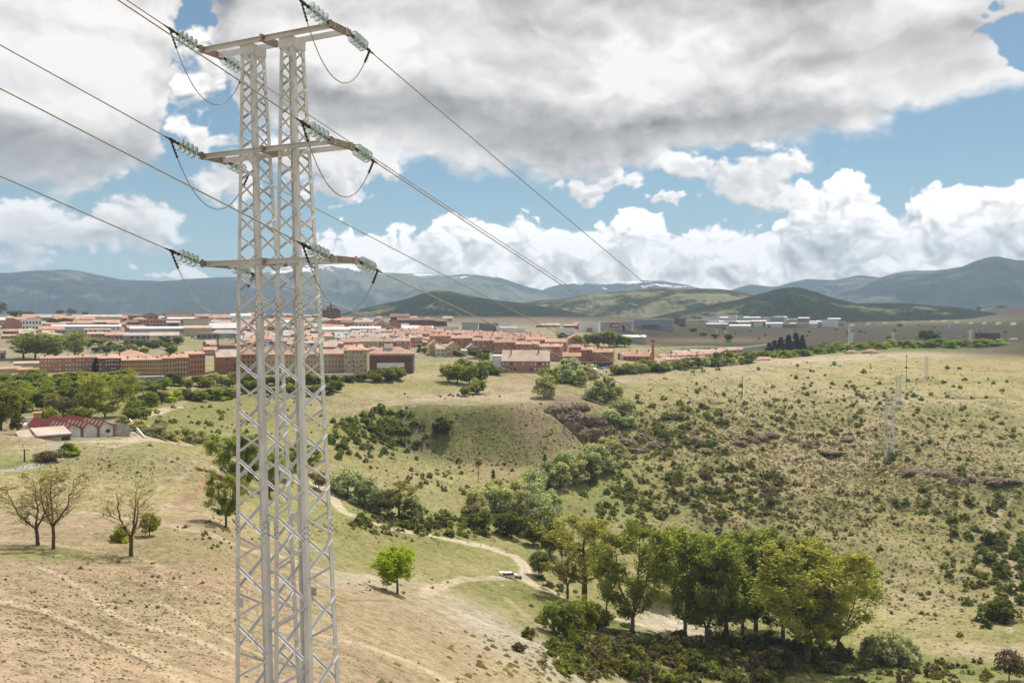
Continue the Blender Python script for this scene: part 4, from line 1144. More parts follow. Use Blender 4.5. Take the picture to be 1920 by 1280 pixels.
        for s in (-1, 1):
            b = MB()
            e = o3 + ADIR * (s * (ARM / 2 - 0.05))
            q0, q1 = e - BDIR * (g + 0.16), e + BDIR * (g + 0.16)
            b.prism([(-0.035, hh), (0.035, hh), (0.035, hh + 0.010), (-0.035, hh + 0.010)], q0, q1, ADIR, Vector((0, 0, 1)))
            b.prism([(-0.035, -hh - 0.010), (0.035, -hh - 0.010), (0.035, -hh), (-0.035, -hh)], q0, q1, ADIR, Vector((0, 0, 1)))
            b.prism([(0.018, -hh), (0.028, -hh), (0.028, hh), (0.018, hh)], q0, q1, ADIR, Vector((0, 0, 1)))
            b.build('end_plate', STEEL_OLD, root)
            h = MB()
            for y in (-1, 1):
                p = e + BDIR * (y * (g + 0.075))
                h.lathe([(-hh - 0.03, 0.016), (hh + 0.035, 0.016)], p, (0, 0, 1), 6)
                h.lathe([(hh + 0.012, 0.027), (hh + 0.03, 0.027)], p, (0, 0, 1), 6)
            tag(h.build('bolt', DARKMETAL, root), kind='stuff')
        b = MB()
        q0, q1 = o3 - BDIR * (g + 0.10), o3 + BDIR * (g + 0.02)
        b.prism([(-0.09, -hh - 0.016), (-0.02, -hh - 0.016), (-0.02, hh + 0.016), (-0.09, hh + 0.016), (-0.09, hh), (-0.035, hh), (-0.035, -hh), (-0.09, -hh)], q0, q1, ADIR, Vector((0, 0, 1)))
        b.build('middle_cleat', STEEL_OLD, root)
    # number plate and a second plate low on the columns
    b = MB()
    p = cnr(-1, -5.9, -1, -1) - O + ADIR * 0.10 - BDIR * 0.012
    b.prism([(0, 0), (0.12, 0), (0.12, 0.006), (0, 0.006)], p, p + Vector((0, 0, 0.20)), ADIR, BDIR * -1)
    b.build('number_plate', mat('plate_grey', (0.55, 0.55, 0.55), rough=0.4, var=0.06), root)
    b = MB()
    p = cnr(1, -5.75, -1, 1) - O + ADIR * 0.10
    b.prism([(0, 0), (0.26, 0), (0.26, 0.006), (0, 0.006)], p, p + Vector((0, 0, 0.18)), ADIR, BDIR)
    b.build('warning_plate', mat('plate_worn', (0.46, 0.42, 0.38), rough=0.6, var=0.15), root)
    return O


PYO = build_pylon()

IN_DIR = ray(2100, 1230); IN_DIR.normalize()             # run of the wires that arrive from behind
# pylon that stands across the valley and takes the wires
FAR_P = hit(1667, 858); FAR_P.z -= 0.2
FAR_H = (858 - 748) / F * FAR_P.y


def cat_pts(p, q, sag, n):
    out = []
    for i in range(n + 1):
        t = i / n
        t = t ** 1.7 if n > 30 else t
        r = p.lerp(q, t); r.z -= 4 * sag * t * (1 - t)
        out.append(r)
    return out


def disc_mesh():
    b = MB()
    b.lathe([(0.004, 0.034), (0.010, 0.100), (0.004, 0.128), (0.012, 0.134), (0.022, 0.124), (0.030, 0.090), (0.040, 0.050), (0.052, 0.036)], (0, 0, 0), (0, 0, 1), 22)
    return b.mesh('glass_disc', [GLASS], smooth=True)


def cap_mesh():
    b = MB()
    b.lathe([(0.046, 0.018), (0.050, 0.036), (0.086, 0.036), (0.096, 0.022), (0.124, 0.018)], (0, 0, 0), (0, 0, 1), 10)
    return b.mesh('metal_cap', [DARKMETAL], smooth=False)


DISC = disc_mesh(); CAP = cap_mesh()
LV = ['top', 'middle', 'lower']


def insulator(p, d, label):
    """string of glass discs from the arm end p along d; returns the clamp end"""
    r = empty('insulator_string', W(p))
    r.rotation_euler = d.to_track_quat('Z', 'Y').to_euler()
    tag(r, label, 'insulator', 'glass insulator strings on the pylon')
    sh = MB()
    sh.box(-0.03, 0.03, -0.008, 0.008, 0.0, 0.10); sh.box(-0.008, 0.008, -0.03, 0.03, 0.07, 0.15)
    sh.build('shackle', DARKMETAL, r)
    for i in range(4):
        z = 0.14 + 0.112 * i
        for nm, me in (('glass_disc', DISC), ('metal_cap', CAP)):
            o = obj(nm, me, r); o.location = (0, 0, z)
    c = MB()
    c.lathe([(0.585, 0.020), (0.62, 0.024), (0.80, 0.018), (0.86, 0.014)], (0, 0, 0), (0, 0, 1), 8)
    c.box(-0.012, 0.012, -0.030, 0.030, 0.60, 0.74)
    c.build('strain_clamp', DARKMETAL, r)
    return p + d * 0.80


def build_wires():
    for lv in range(3):
        z = ZT[lv]
        gw = halfw(min(z, 5.55)) + 0.016
        for s in (-1, 1):
            e = ctr(z) + Vector((0, 0, z)) + ADIR * (s * (ARM / 2 - 0.05))
            side = 'outer left' if s < 0 else 'right'
            arm = LV[lv]
            a0 = e - BDIR * (gw + 0.12); b0 = e + BDIR * (gw + 0.12)
            din = (-IN_DIR).normalized()
            # arriving side
            c0 = insulator(a0, din, f'green glass insulator string at the {"left" if s < 0 else "right"} end of the {arm} crossarm, near side')
            far_in = c0 + din * 75; far_in.z += 4.0
            pts = []
            for i in range(15):
                t = i / 14
                q = c0.lerp(far_in, t); q.z -= 4 * 1.0 * t * (1 - t) * 0.9
                pts.append(q)
            b = MB(); b.tube([q - c0 for q in pts], 0.012, 6)
            w = b.build('power_line', CABLE, None, smooth=True, loc=W(c0))
            tag(w, f'wire arriving from the upper left at the {"left" if s < 0 else "right"} end of the {arm} crossarm', 'power line', 'power line wires')
            # leaving side
            fa = FAR_P + ADIR * (s * 2.6) + Vector((0, 0, FAR_H * (1.0 - 0.135 * lv) - 0.5))
            sag = SAGS[lv]
            st = (fa - b0); slope = Vector((st.x, st.y, st.z - 4 * sag)); slope.normalize()
            c1 = insulator(b0, slope, f'green glass insulator string at the {"left" if s < 0 else "right"} end of the {arm} crossarm, far side')
            pts = cat_pts(c1, fa, sag, 64)
            b = MB(); b.tube([q - c1 for q in pts], [0.0125 + 0.006 * min(1, (q - c1).length / 300) for q in pts], 6)
            w = b.build('power_line', CABLE, None, smooth=True, loc=W(c1))
            tag(w, f'wire running out over the valley from the {"left" if s < 0 else "right"} end of the {arm} crossarm', 'power line', 'power line wires')
            # jumper loop between the two clamps
            j0, j1 = c0 - din * 0.10 + Vector((0, 0, -0.03)), c1 - slope * 0.10 + Vector((0, 0, -0.03))
            drop = 1.0 if s > 0 else 1.05
            n = 28; pts = []
            for i in range(n + 1):
                t = i / n
                q = j0.lerp(j1, t)
                q.z -= drop * (1 - abs(2 * t - 1) ** 2.1)
                pts.append(q - j0)
            root = empty('jumper_cable', W(j0))
            tag(root, f'slack cable loop hanging under the {"left" if s < 0 else "right"} end of the {arm} crossarm', 'cable', 'jumper loops under the crossarms')
            b = MB(); b.tube(pts, 0.010, 6); b.build('cable', CABLE_L if s < 0 and lv == 2 else CABLE, root, smooth=True)
            for seg in (pts[:3], pts[-3:]):
                b = MB(); b.tube(seg, 0.016, 6)
                for k in range(5):
                    t = (k + 0.5) / 5 * (len(seg) - 1); i0 = int(t); q = seg[i0].lerp(seg[min(i0 + 1, len(seg) - 1)], t - i0)
                    b.lathe([(-0.012, 0.027), (0.012, 0.027)], q, seg[-1] - seg[0], 6)
                b.build('armour_sleeve', DARKMETAL, root)


SAGS = [11.5, 11.5, 11.5]
build_wires()
# ------------------------------------------------------------------ trees and shrubs
def leaf_mat(name, dark, light, trans=0.38):
    m = bpy.data.materials.new(name); m.use_nodes = True
    t = m.node_tree; g = NG(t)
    for n in list(t.nodes):
        if n.type == 'BSDF_PRINCIPLED':
            t.nodes.remove(n)
    out = [n for n in t.nodes if n.type == 'OUTPUT_MATERIAL'][0]
    a = t.nodes.new('ShaderNodeAttribute'); a.attribute_name = 'leaf_tone'
    oi = t.nodes.new('ShaderNodeObjectInfo')
    tc = t.nodes.new('ShaderNodeTexCoord')
    n = g.noise(tc.outputs['Object'], 0.45, 3, 0.6)
    f = g.m('ADD', g.m('MULTIPLY', a.outputs['Fac'], 0.65), g.m('MULTIPLY', g.ss(n, 0.35, 0.65), 0.35))
    c = g.mix(f, dark, light)
    c = g.v('SCALE', c, s=g.lin(oi.outputs['Random'], 0, 1, 0.78, 1.22))
    hue = g.mix(g.m('FRACT', g.m('MULTIPLY', oi.outputs['Random'], 7.31)), (0.92, 1.0, 1.02), (1.10, 1.0, 0.88))
    c = g.v('MULTIPLY', c, hue)
    d = t.nodes.new('ShaderNodeBsdfDiffuse'); tr = t.nodes.new('ShaderNodeBsdfTranslucent'); mx = t.nodes.new('ShaderNodeMixShader')
    t.links.new(c, d.inputs[0]); t.links.new(g.v('MULTIPLY', c, (1.15, 1.2, 0.55)), tr.inputs[0])
    mx.inputs[0].default_value = trans
    t.links.new(d.outputs[0], mx.inputs[1]); t.links.new(tr.outputs[0], mx.inputs[2]); t.links.new(mx.outputs[0], out.inputs[0])
    return m


BARK = mat('brown_bark', (0.135, 0.10, 0.072), rough=0.95, var=0.3, scale=2.5, bump=0.05)
BARK_G = mat('grey_bark', (0.20, 0.17, 0.135), rough=0.95, var=0.25, scale=2.5, bump=0.05)
LF_POP = leaf_mat('poplar_leaves', (0.14, 0.16, 0.044), (0.45, 0.475, 0.165), 0.6)
LF_SPR = leaf_mat('sparse_spring_leaves', (0.20, 0.20, 0.062), (0.40, 0.385, 0.125), 0.6)
LF_SPB = leaf_mat('pale_spring_buds', (0.22, 0.185, 0.085), (0.42, 0.375, 0.15), 0.45)
LF_YEL = leaf_mat('yellow_green_leaves', (0.22, 0.28, 0.026), (0.42, 0.50, 0.06), 0.52)
LF_WIL = leaf_mat('grey_willow_leaves', (0.32, 0.33, 0.21), (0.56, 0.56, 0.38), 0.55)
LF_DRK = leaf_mat('dark_green_leaves', (0.095, 0.112, 0.036), (0.22, 0.235, 0.075), 0.52)
LF_GRN = leaf_mat('fresh_green_leaves', (0.165, 0.19, 0.048), (0.34, 0.365, 0.11), 0.56)
LF_BRI = leaf_mat('bright_green_leaves', (0.27, 0.32, 0.042), (0.48, 0.52, 0.09), 0.48)
LF_SHR = leaf_mat('shrub_leaves', (0.12, 0.112, 0.042), (0.28, 0.255, 0.095), 0.4)
LF_BRN = leaf_mat('brownish_twigs', (0.11, 0.085, 0.055), (0.23, 0.18, 0.115), 0.25)
LF_CON = leaf_mat('conifer_needles', (0.018, 0.026, 0.014), (0.048, 0.060, 0.028), 0.12)
LF_HAY = leaf_mat('dry_tussock', (0.150, 0.125, 0.062), (0.245, 0.210, 0.110), 0.2)


def leaves_mesh(name, pos, size, rs, m, aspect=1.4, up=0.35, tone=None):
    n = len(pos)
    nrm = rs.normal(size=(n, 3)); nrm[:, 2] = np.abs(nrm[:, 2]) + up
    nrm /= np.linalg.norm(nrm, axis=1)[:, None]
    t = rs.normal(size=(n, 3)); t -= nrm * (t * nrm).sum(1)[:, None]; t /= np.linalg.norm(t, axis=1)[:, None]
    b = np.cross(nrm, t)
    s = size * rs.uniform(0.6, 1.3, n)[:, None]
    V = np.stack([pos - t * s * aspect * 0.5, pos + b * s * 0.5, pos + t * s * aspect * 0.5, pos - b * s * 0.5], 1).reshape(-1, 3)
    q = np.arange(4 * n).reshape(n, 4)
    me = mesh_np(name, V, q, None, [m])
    a = me.attributes.new('leaf_tone', 'FLOAT', 'FACE')
    tn = rs.uniform(0, 1, n) if tone is None else np.clip(tone + rs.normal(0, 0.18, n), 0, 1)
    a.data.foreach_set('value', tn.astype(np.float32))
    return me


def skeleton(rs, trunk, limbs, levels, spread, rise, taper=0.62, wig=0.16, lean=(0, 0)):
    """unit-height tree: list of (points, radii) branches and the twig points where leaves grow"""
    br, tips = [], []

    def grow(p, d, ln, r, lv):
        k = 4
        pts = [p]; rad = [r]
        for i in range(k):
            d = (d + Vector(rs.normal(0, wig, 3)) + Vector((0, 0, rise))).normalized()
            p = p + d * (ln / k)
            pts.append(p); rad.append(r * (1 - (i + 1) / k * (1 - taper)))
            if lv >= max(2, levels - 2):
                tips.append((tuple(p), lv))
        br.append((pts, rad, lv))
        if lv < levels:
            n = rs.integers(2, 4) if lv else limbs
            a0 = rs.uniform(0, 6.28)
            for i in range(n):
                a = a0 + i * 6.283 / n + rs.normal(0, 0.35)
                s = d.cross(Vector((1, 0, 0)) if abs(d.x) < 0.8 else Vector((0, 1, 0))).normalized(); t = d.cross(s)
                sp = spread * rs.uniform(0.55, 1.25)
                nd = (d * math.cos(sp) + (s * math.cos(a) + t * math.sin(a)) * math.sin(sp)).normalized()
                q = pts[-1] if (lv == 0 or i == 0) else pts[rs.integers(2, 5)]
                grow(q, nd, ln * rs.uniform(0.62, 0.92) if lv else rs.uniform(0.22, 0.34), rad[-1] * (0.8 if i == 0 else 0.62), lv + 1)
    grow(Vector((0, 0, 0)), Vector((lean[0], lean[1], 1)).normalized(), trunk, 0.026, 0)
    return br, tips


def make_tree(seed, leafm, H, Wd, trunk=0.25, limbs=5, levels=4, spread=0.5, rise=0.10, n_leaf=5000, leaf=0.45, clump=0.035, bark=None, thin=0.006, lean=(0, 0), minz=0.2):
    """returns (trunk mesh, crown mesh) at height H, crown width Wd"""
    rs = np.random.default_rng(seed)
    br, tips = skeleton(rs, trunk, limbs, levels, spread, rise, lean=lean)
    T = np.array([t[0] for t in tips])
    top = T[:, 2].max()
    keep = T[:, 2] > minz * top
    Tk = T[keep]
    mx = np.percentile(np.hypot(Tk[:, 0] - lean[0] * .4, Tk[:, 1] - lean[1] * .4), 94)
    sz = H * 0.965 / top; sx = Wd * 0.5 / max(mx, 1e-3) * 0.94
    S = np.array([sx, sx, sz])
    b = MB()
    for pts, rad, lv in br:
        if lv == levels and rs.random() < 0.45:
            continue
        b.tube([(p.x * sx, p.y * sx, p.z * sz) for p in pts], [max(r * H * 0.9, thin * H * 0.30) for r in rad], 7 if lv == 0 else 5 if lv < 2 else 3, cap=False)
    # trunk goes a little below ground
    tr = b.mesh('trunk', [bark or BARK], smooth=True)
    idx = rs.integers(0, len(Tk), n_leaf)
    cl = rs.random(len(Tk)) ** 0.6
    sel = rs.random(n_leaf) < cl[idx]
    idx = idx[sel]
    pos = Tk[idx] * S + rs.normal(0, 1, (len(idx), 3)) * (clump * H * np.array([1, 1, 0.8]))
    pos = pos[pos[:, 2] > minz * 0.6 * H]
    cr = leaves_mesh('crown', pos, leaf, rs, leafm, tone=rs.uniform(0.2, 0.8, len(Tk))[idx][:len(pos)] if len(pos) == len(idx) else None)
    return tr, cr


def make_round(seed, leafm, H, Wd, base=0.12, clumps=46, n_leaf=2600, leaf=0.4, shape='round', stem=True, bark=None, fill=0.75):
    """dense crown built of leaf clumps through an ellipsoid volume"""
    rs = np.random.default_rng(seed)
    c = rs.normal(size=(clumps, 3)); c /= np.linalg.norm(c, axis=1)[:, None]
    rad = rs.uniform(0.35, 1.0, clumps) ** 0.5 * 0.80
    c = c * rad[:, None] + rs.normal(0, 0.06, (clumps, 3))
    if shape == 'cone':
        h = rs.uniform(0, 1, clumps) ** 1.3
        a = rs.uniform(0, 6.283, clumps); rr = (1 - h) ** 0.8 * rs.uniform(0.3, 0.85, clumps)
        c = np.stack([rr * np.cos(a), rr * np.sin(a), h * 2 - 1], 1)
    if shape == 'dome':
        c[:, 2] = np.abs(c[:, 2]) * 1.9 - 0.95
        c[:, :2] *= np.sqrt(np.clip(1 - ((c[:, 2:3] + 0.95) / 2.1) ** 2, 0.08, 1))
    cr_ = rs.uniform(0.16, 0.34, clumps) * (0.75 if shape == 'cone' else 1)
    idx = rs.integers(0, clumps, n_leaf)
    d = rs.normal(size=(n_leaf, 3)); d /= np.linalg.norm(d, axis=1)[:, None]
    pos = c[idx] + d * (rs.uniform(0.3, 1, n_leaf) ** 0.5 * cr_[idx])[:, None]
    h0 = base * H
    z = (pos[:, 2] + 1.08) / 2.16
    P = np.stack([pos[:, 0] * Wd * 0.47, pos[:, 1] * Wd * 0.47, h0 + np.clip(z, -0.02, 1.05) * (H - h0)], 1)
    cm = leaves_mesh('crown', P, leaf, rs, leafm, tone=rs.uniform(0.15, 0.85, clumps)[idx])
    if not stem:
        return None, cm
    b = MB()
    n = 3 if base < 0.05 else 1
    for i in range(n):
        o = rs.normal(0, 0.03 * Wd, 2) if n > 1 else (0, 0)
        b.tube([(o[0], o[1], -0.05 * H), (o[0] * 1.3, o[1] * 1.3, H * 0.25), (o[0] * 2 + rs.normal(0, .04) * Wd, o[1] * 2, H * 0.55), (rs.normal(0, .1) * Wd, 0, H * 0.8)], [H * 0.026 / n ** .5, H * 0.021 / n ** .5, H * 0.012, H * 0.004], 6, cap=False)
    for i in range(5):
        q = c[rs.integers(0, clumps)]
        b.tube([(0, 0, H * (0.2 + 0.08 * i)), (q[0] * Wd * .25, q[1] * Wd * .25, H * (0.34 + 0.08 * i)), (q[0] * Wd * .44, q[1] * Wd * .44, h0 + (q[2] + 1.08) / 2.16 * (H - h0))], [H * 0.010, H * 0.006, H * 0.002], 4, cap=False)
    return b.mesh('trunk', [bark or BARK], smooth=True), cm


def make_upright(seed, leafm, H, Wd, stems=2, low=0.2, n_leaf=12000, leaf=0.5, clump=0.03, bark=None, ang=0.75, thin=1.0, lean=0.0, fork=0.14, bare=0.0, twigs=5):
    """upright crown: leaders with upswept side branches at every height, foliage along the twigs"""
    rs = np.random.default_rng(seed)
    b = MB(); tips = []
    fk = fork * H

    def wob(p0, p1, n, w):
        out = []
        for i in range(n + 1):
            t = i / n
            out.append(p0.lerp(p1, t) + Vector(rs.normal(0, w, 3)) * math.sin(math.pi * t))
        return out
    base = Vector((0, 0, -0.03 * H)); f0 = Vector((lean * 0.15 * H, 0, fk))
    b.tube(wob(base, f0, 3, 0.003 * H), [H * 0.024 * thin, H * 0.020 * thin, H * 0.019 * thin, H * 0.018 * thin], 7, cap=False)
    for s in range(stems):
        a = s * 6.283 / stems + rs.uniform(-0.5, 0.5)
        sp = Wd * (0.26 if stems > 1 else 0.03) * rs.uniform(0.75, 1.2)
        top = Vector((math.cos(a) * sp + lean * H, math.sin(a) * sp, H * rs.uniform(0.88, 0.98)))
        mid = f0.lerp(top, 0.45) + Vector((math.cos(a), math.sin(a), 0)) * Wd * (0.07 if stems > 1 else 0.01)
        ld = wob(f0, mid, 4, 0.006 * H)[:-1] + wob(mid, top, 5, 0.007 * H)
        r0 = H * 0.0155 * thin / stems ** 0.35
        rad = [r0 * (1 - i / (len(ld) - 1)) ** 0.8 + H * 0.0016 for i in range(len(ld))]
        b.tube(ld, rad, 6, cap=False)
        nb = int(24 / stems ** 0.5) + 3
        for k in range(nb):
            t = low + (0.985 - low) * (k + rs.uniform(0, 0.9)) / nb
            hz = t * H
            if hz < fk * 1.02:
                continue
            tt = (hz - f0.z) / (top.z - f0.z)
            x = min(max(tt, 0), 0.999) * (len(ld) - 1); i = int(x)
            p = ld[i].lerp(ld[i + 1], x - i)
            env = math.sin(math.pi * min(1, max(0, (t - low * 0.55) / (1.08 - low * 0.55))) ** 0.85) ** 0.7
            L = Wd * (0.50 if stems == 1 else 0.36) * env * rs.uniform(0.65, 1.15) + 0.02 * H
            az = a + rs.normal(0, 1.1) if stems > 1 and rs.random() < 0.75 else rs.uniform(0, 6.28)
            up = ang * rs.uniform(0.6, 1.4)
            d = Vector((math.cos(az), math.sin(az), up)).normalized()
            q = p + d * L
            br = wob(p, q, 3, 0.05 * L)
            rb = max(rad[i] * 0.45, H * 0.0018)
            b.tube(br, [rb, rb * 0.75, rb * 0.5, rb * 0.25], 4, cap=False)
            for m in range(twigs):
                u = rs.uniform(0.25, 1.0); j = min(int(u * 3), 2)
                p2 = br[j].lerp(br[j + 1], u * 3 - j)
                d2 = (d + Vector(rs.normal(0, 0.55, 3)) + Vector((0, 0, 0.25))).normalized()
                q2 = p2 + d2 * L * rs.uniform(0.22, 0.5)
                b.tube([p2, p2.lerp(q2, 0.5) + Vector(rs.normal(0, 0.03 * L, 3)), q2], [rb * 0.4, rb * 0.28, rb * 0.12], 3, cap=False)
                dens = rs.uniform(0.15, 1.0)
                if rs.random() < bare:
                    dens *= 0.08
                for n in range(4):
                    tips.append((*p2.lerp(q2, 0.3 + 0.25 * n), dens, 0.15 + 0.8 * dens * rs.uniform(0.6, 1.1)))
    tr = b.mesh('trunk', [bark or BARK], smooth=True)
    T = np.array(tips)
    w = T[:, 3] / T[:, 3].sum()
    idx = rs.choice(len(T), n_leaf, p=w)
    pos = T[idx, :3] + rs.normal(0, 1, (n_leaf, 3)) * clump * H
    cr = leaves_mesh('crown', pos, leaf, rs, leafm, tone=T[idx, 4])
    return tr, cr


PROTO = {}
PROTO['poplar'] = [make_upright(11, LF_POP, 26, 18, 2, 0.15, 16000, 0.44, 0.023, BARK_G), make_upright(12, LF_POP, 26, 18, 3, 0.13, 16000, 0.44, 0.023, BARK_G, lean=0.04), make_upright(13, LF_POP, 26, 18, 3, 0.16, 16000, 0.44, 0.023, BARK, fork=0.2, lean=-0.03)]
PROTO['airy'] = [make_upright(21, LF_SPR, 24, 19, 1, 0.22, 6500, 0.36, 0.017, BARK, ang=1.0, fork=0.24), make_upright(22, LF_SPR, 24, 19, 2, 0.25, 6500, 0.36, 0.017, BARK, ang=1.0, fork=0.22)]
PROTO['sparse'] = [make_upright(31, LF_SPB, 11, 9, 3, 0.30, 1900, 0.16, 0.016, twigs=9, bark=BARK, ang=0.9, fork=0.26, lean=-0.12, thin=0.85), make_upright(32, LF_SPB, 12, 8, 3, 0.30, 2000, 0.16, 0.016, twigs=9, bark=BARK, ang=0.95, fork=0.30, thin=0.8),
                   make_upright(33, LF_SPB, 10.5, 6.5, 3, 0.30, 800, 0.17, 0.016, twigs=10, bark=BARK, ang=1.0, fork=0.27, bare=0.6, thin=1.0)]
PROTO['yellow'] = [make_upright(41, LF_YEL, 8, 6, 1, 0.22, 7500, 0.25, 0.034, BARK, ang=0.7, fork=0.27)]
PROTO['willow'] = [make_round(51 + i, LF_WIL, 9, 9, 0.06, 42, 2800, 0.42, 'dome', bark=BARK_G) for i in range(3)]
PROTO['dark'] = [make_round(61 + i, LF_DRK, 10, 9, 0.03, 44, 2900, 0.48, bark=BARK) for i in range(3)]
PROTO['green'] = [make_round(71 + i, LF_GRN, 10, 9, 0.03, 44, 2900, 0.48, bark=BARK) for i in range(4)]
PROTO['bright'] = [make_round(81 + i, LF_BRI, 6, 6, 0.04, 34, 1600, 0.42, 'dome', bark=BARK) for i in range(2)]
PROTO['wide'] = [make_upright(91, LF_POP, 18, 19, 4, 0.08, 10000, 0.46, 0.034, BARK_G, fork=0.06), make_round(92, LF_POP, 18, 19, 0.04, 60, 5200, 0.62, bark=BARK_G)]
PROTO['conifer'] = [make_round(101 + i, LF_CON, 13, 6, 0.03, 60, 2200, 0.45, 'cone', bark=BARK) for i in range(2)]
PROTO['brown'] = [make_round(111, LF_BRN, 8, 9, 0.08, 36, 1700, 0.40, bark=BARK)]
PROTO['sapling'] = [make_round(121, LF_GRN, 8, 3, 0.06, 26, 900, 0.34, 'cone', bark=BARK)]
SHRUB = {}
for nm, lm, sh, cl, nl in (('shrub', LF_SHR, 'dome', 16, 320), ('green', LF_GRN, 'dome', 16, 320), ('dark', LF_DRK, 'dome', 16, 320), ('brown', LF_BRN, 'dome', 16, 300), ('bright', LF_BRI, 'dome', 16, 300), ('willow', LF_WIL, 'dome', 18, 340)):
    SHRUB[nm] = [make_round(200 + hash_ * 7 + len(nm), lm, 2.0, 2.6, 0.0, cl, nl, 0.30, sh, stem=False)[1] for hash_ in range(3)]


SIZES = {}


def tree(kind, name, u, vb, hpx, wpx, label, group, D=None, var=None, cat='tree', dz=0.0):
    """tree whose foot shows at photograph pixel (u, vb), hpx tall and wpx wide there"""
    p = hit(u, vb) if D is None else None
    if D is not None:
        q = at(u, vb, D); p = Vector((q.x, q.y, ground_at(q.x, q.y)))
    H = hpx / F * p.y; Wd = wpx / F * p.y
    pr = PROTO[kind]; i = (var if var is not None else int(rng.integers(0, len(pr)))) % len(pr)
    tr, cm = pr[i]
    if cm.name not in SIZES:
        co = np.empty(len(cm.vertices) * 3, np.float32); cm.vertices.foreach_get('co', co); co = co.reshape(-1, 3)
        SIZES[cm.name] = (float(np.percentile(co[:, 2], 99.7)), float(np.percentile(co[:, 0], 98) - np.percentile(co[:, 0], 2)))
    hz, wd_ = SIZES[cm.name]
    e = empty(name, W(p + Vector((0, 0, dz - 0.15))), float(rng.uniform(-0.5, 0.5)) if kind == 'sparse' else float(rng.uniform(0, 6.28)))
    sx = Wd / wd_; sz = (H + 0.15) / hz
    e.scale = (sx, sx, sz)
    tag(e, label, cat, group)
    if tr is not None:
        obj('trunk', tr, e)
    obj('crown', cm, e)
    return e


ORD = ['', 'second ', 'third ', 'fourth ', 'fifth ', 'sixth ', 'seventh ', 'eighth ', 'ninth ', 'tenth ']
for _i in range(11, 400):
    ORD.append(f"{_i}{'th' if 10 < _i % 100 < 20 else {1: 'st', 2: 'nd', 3: 'rd'}.get(_i % 10, 'th')} ")


def row_of(kind, name, lst, look, where, group, cat='tree', D=None):
    """several trees of one sort in one place, told apart by their order from the left"""
    lst = sorted(lst)
    for i, t in enumerate(lst):
        u, vb, h, w = t[:4]
        k = t[4] if len(t) > 4 else kind
        tree(k, name, u, vb, h, w, f'{look} {where}, {ORD[i]}{"leftmost" if i == 0 else "from the left"}', group, cat=cat, D=D)


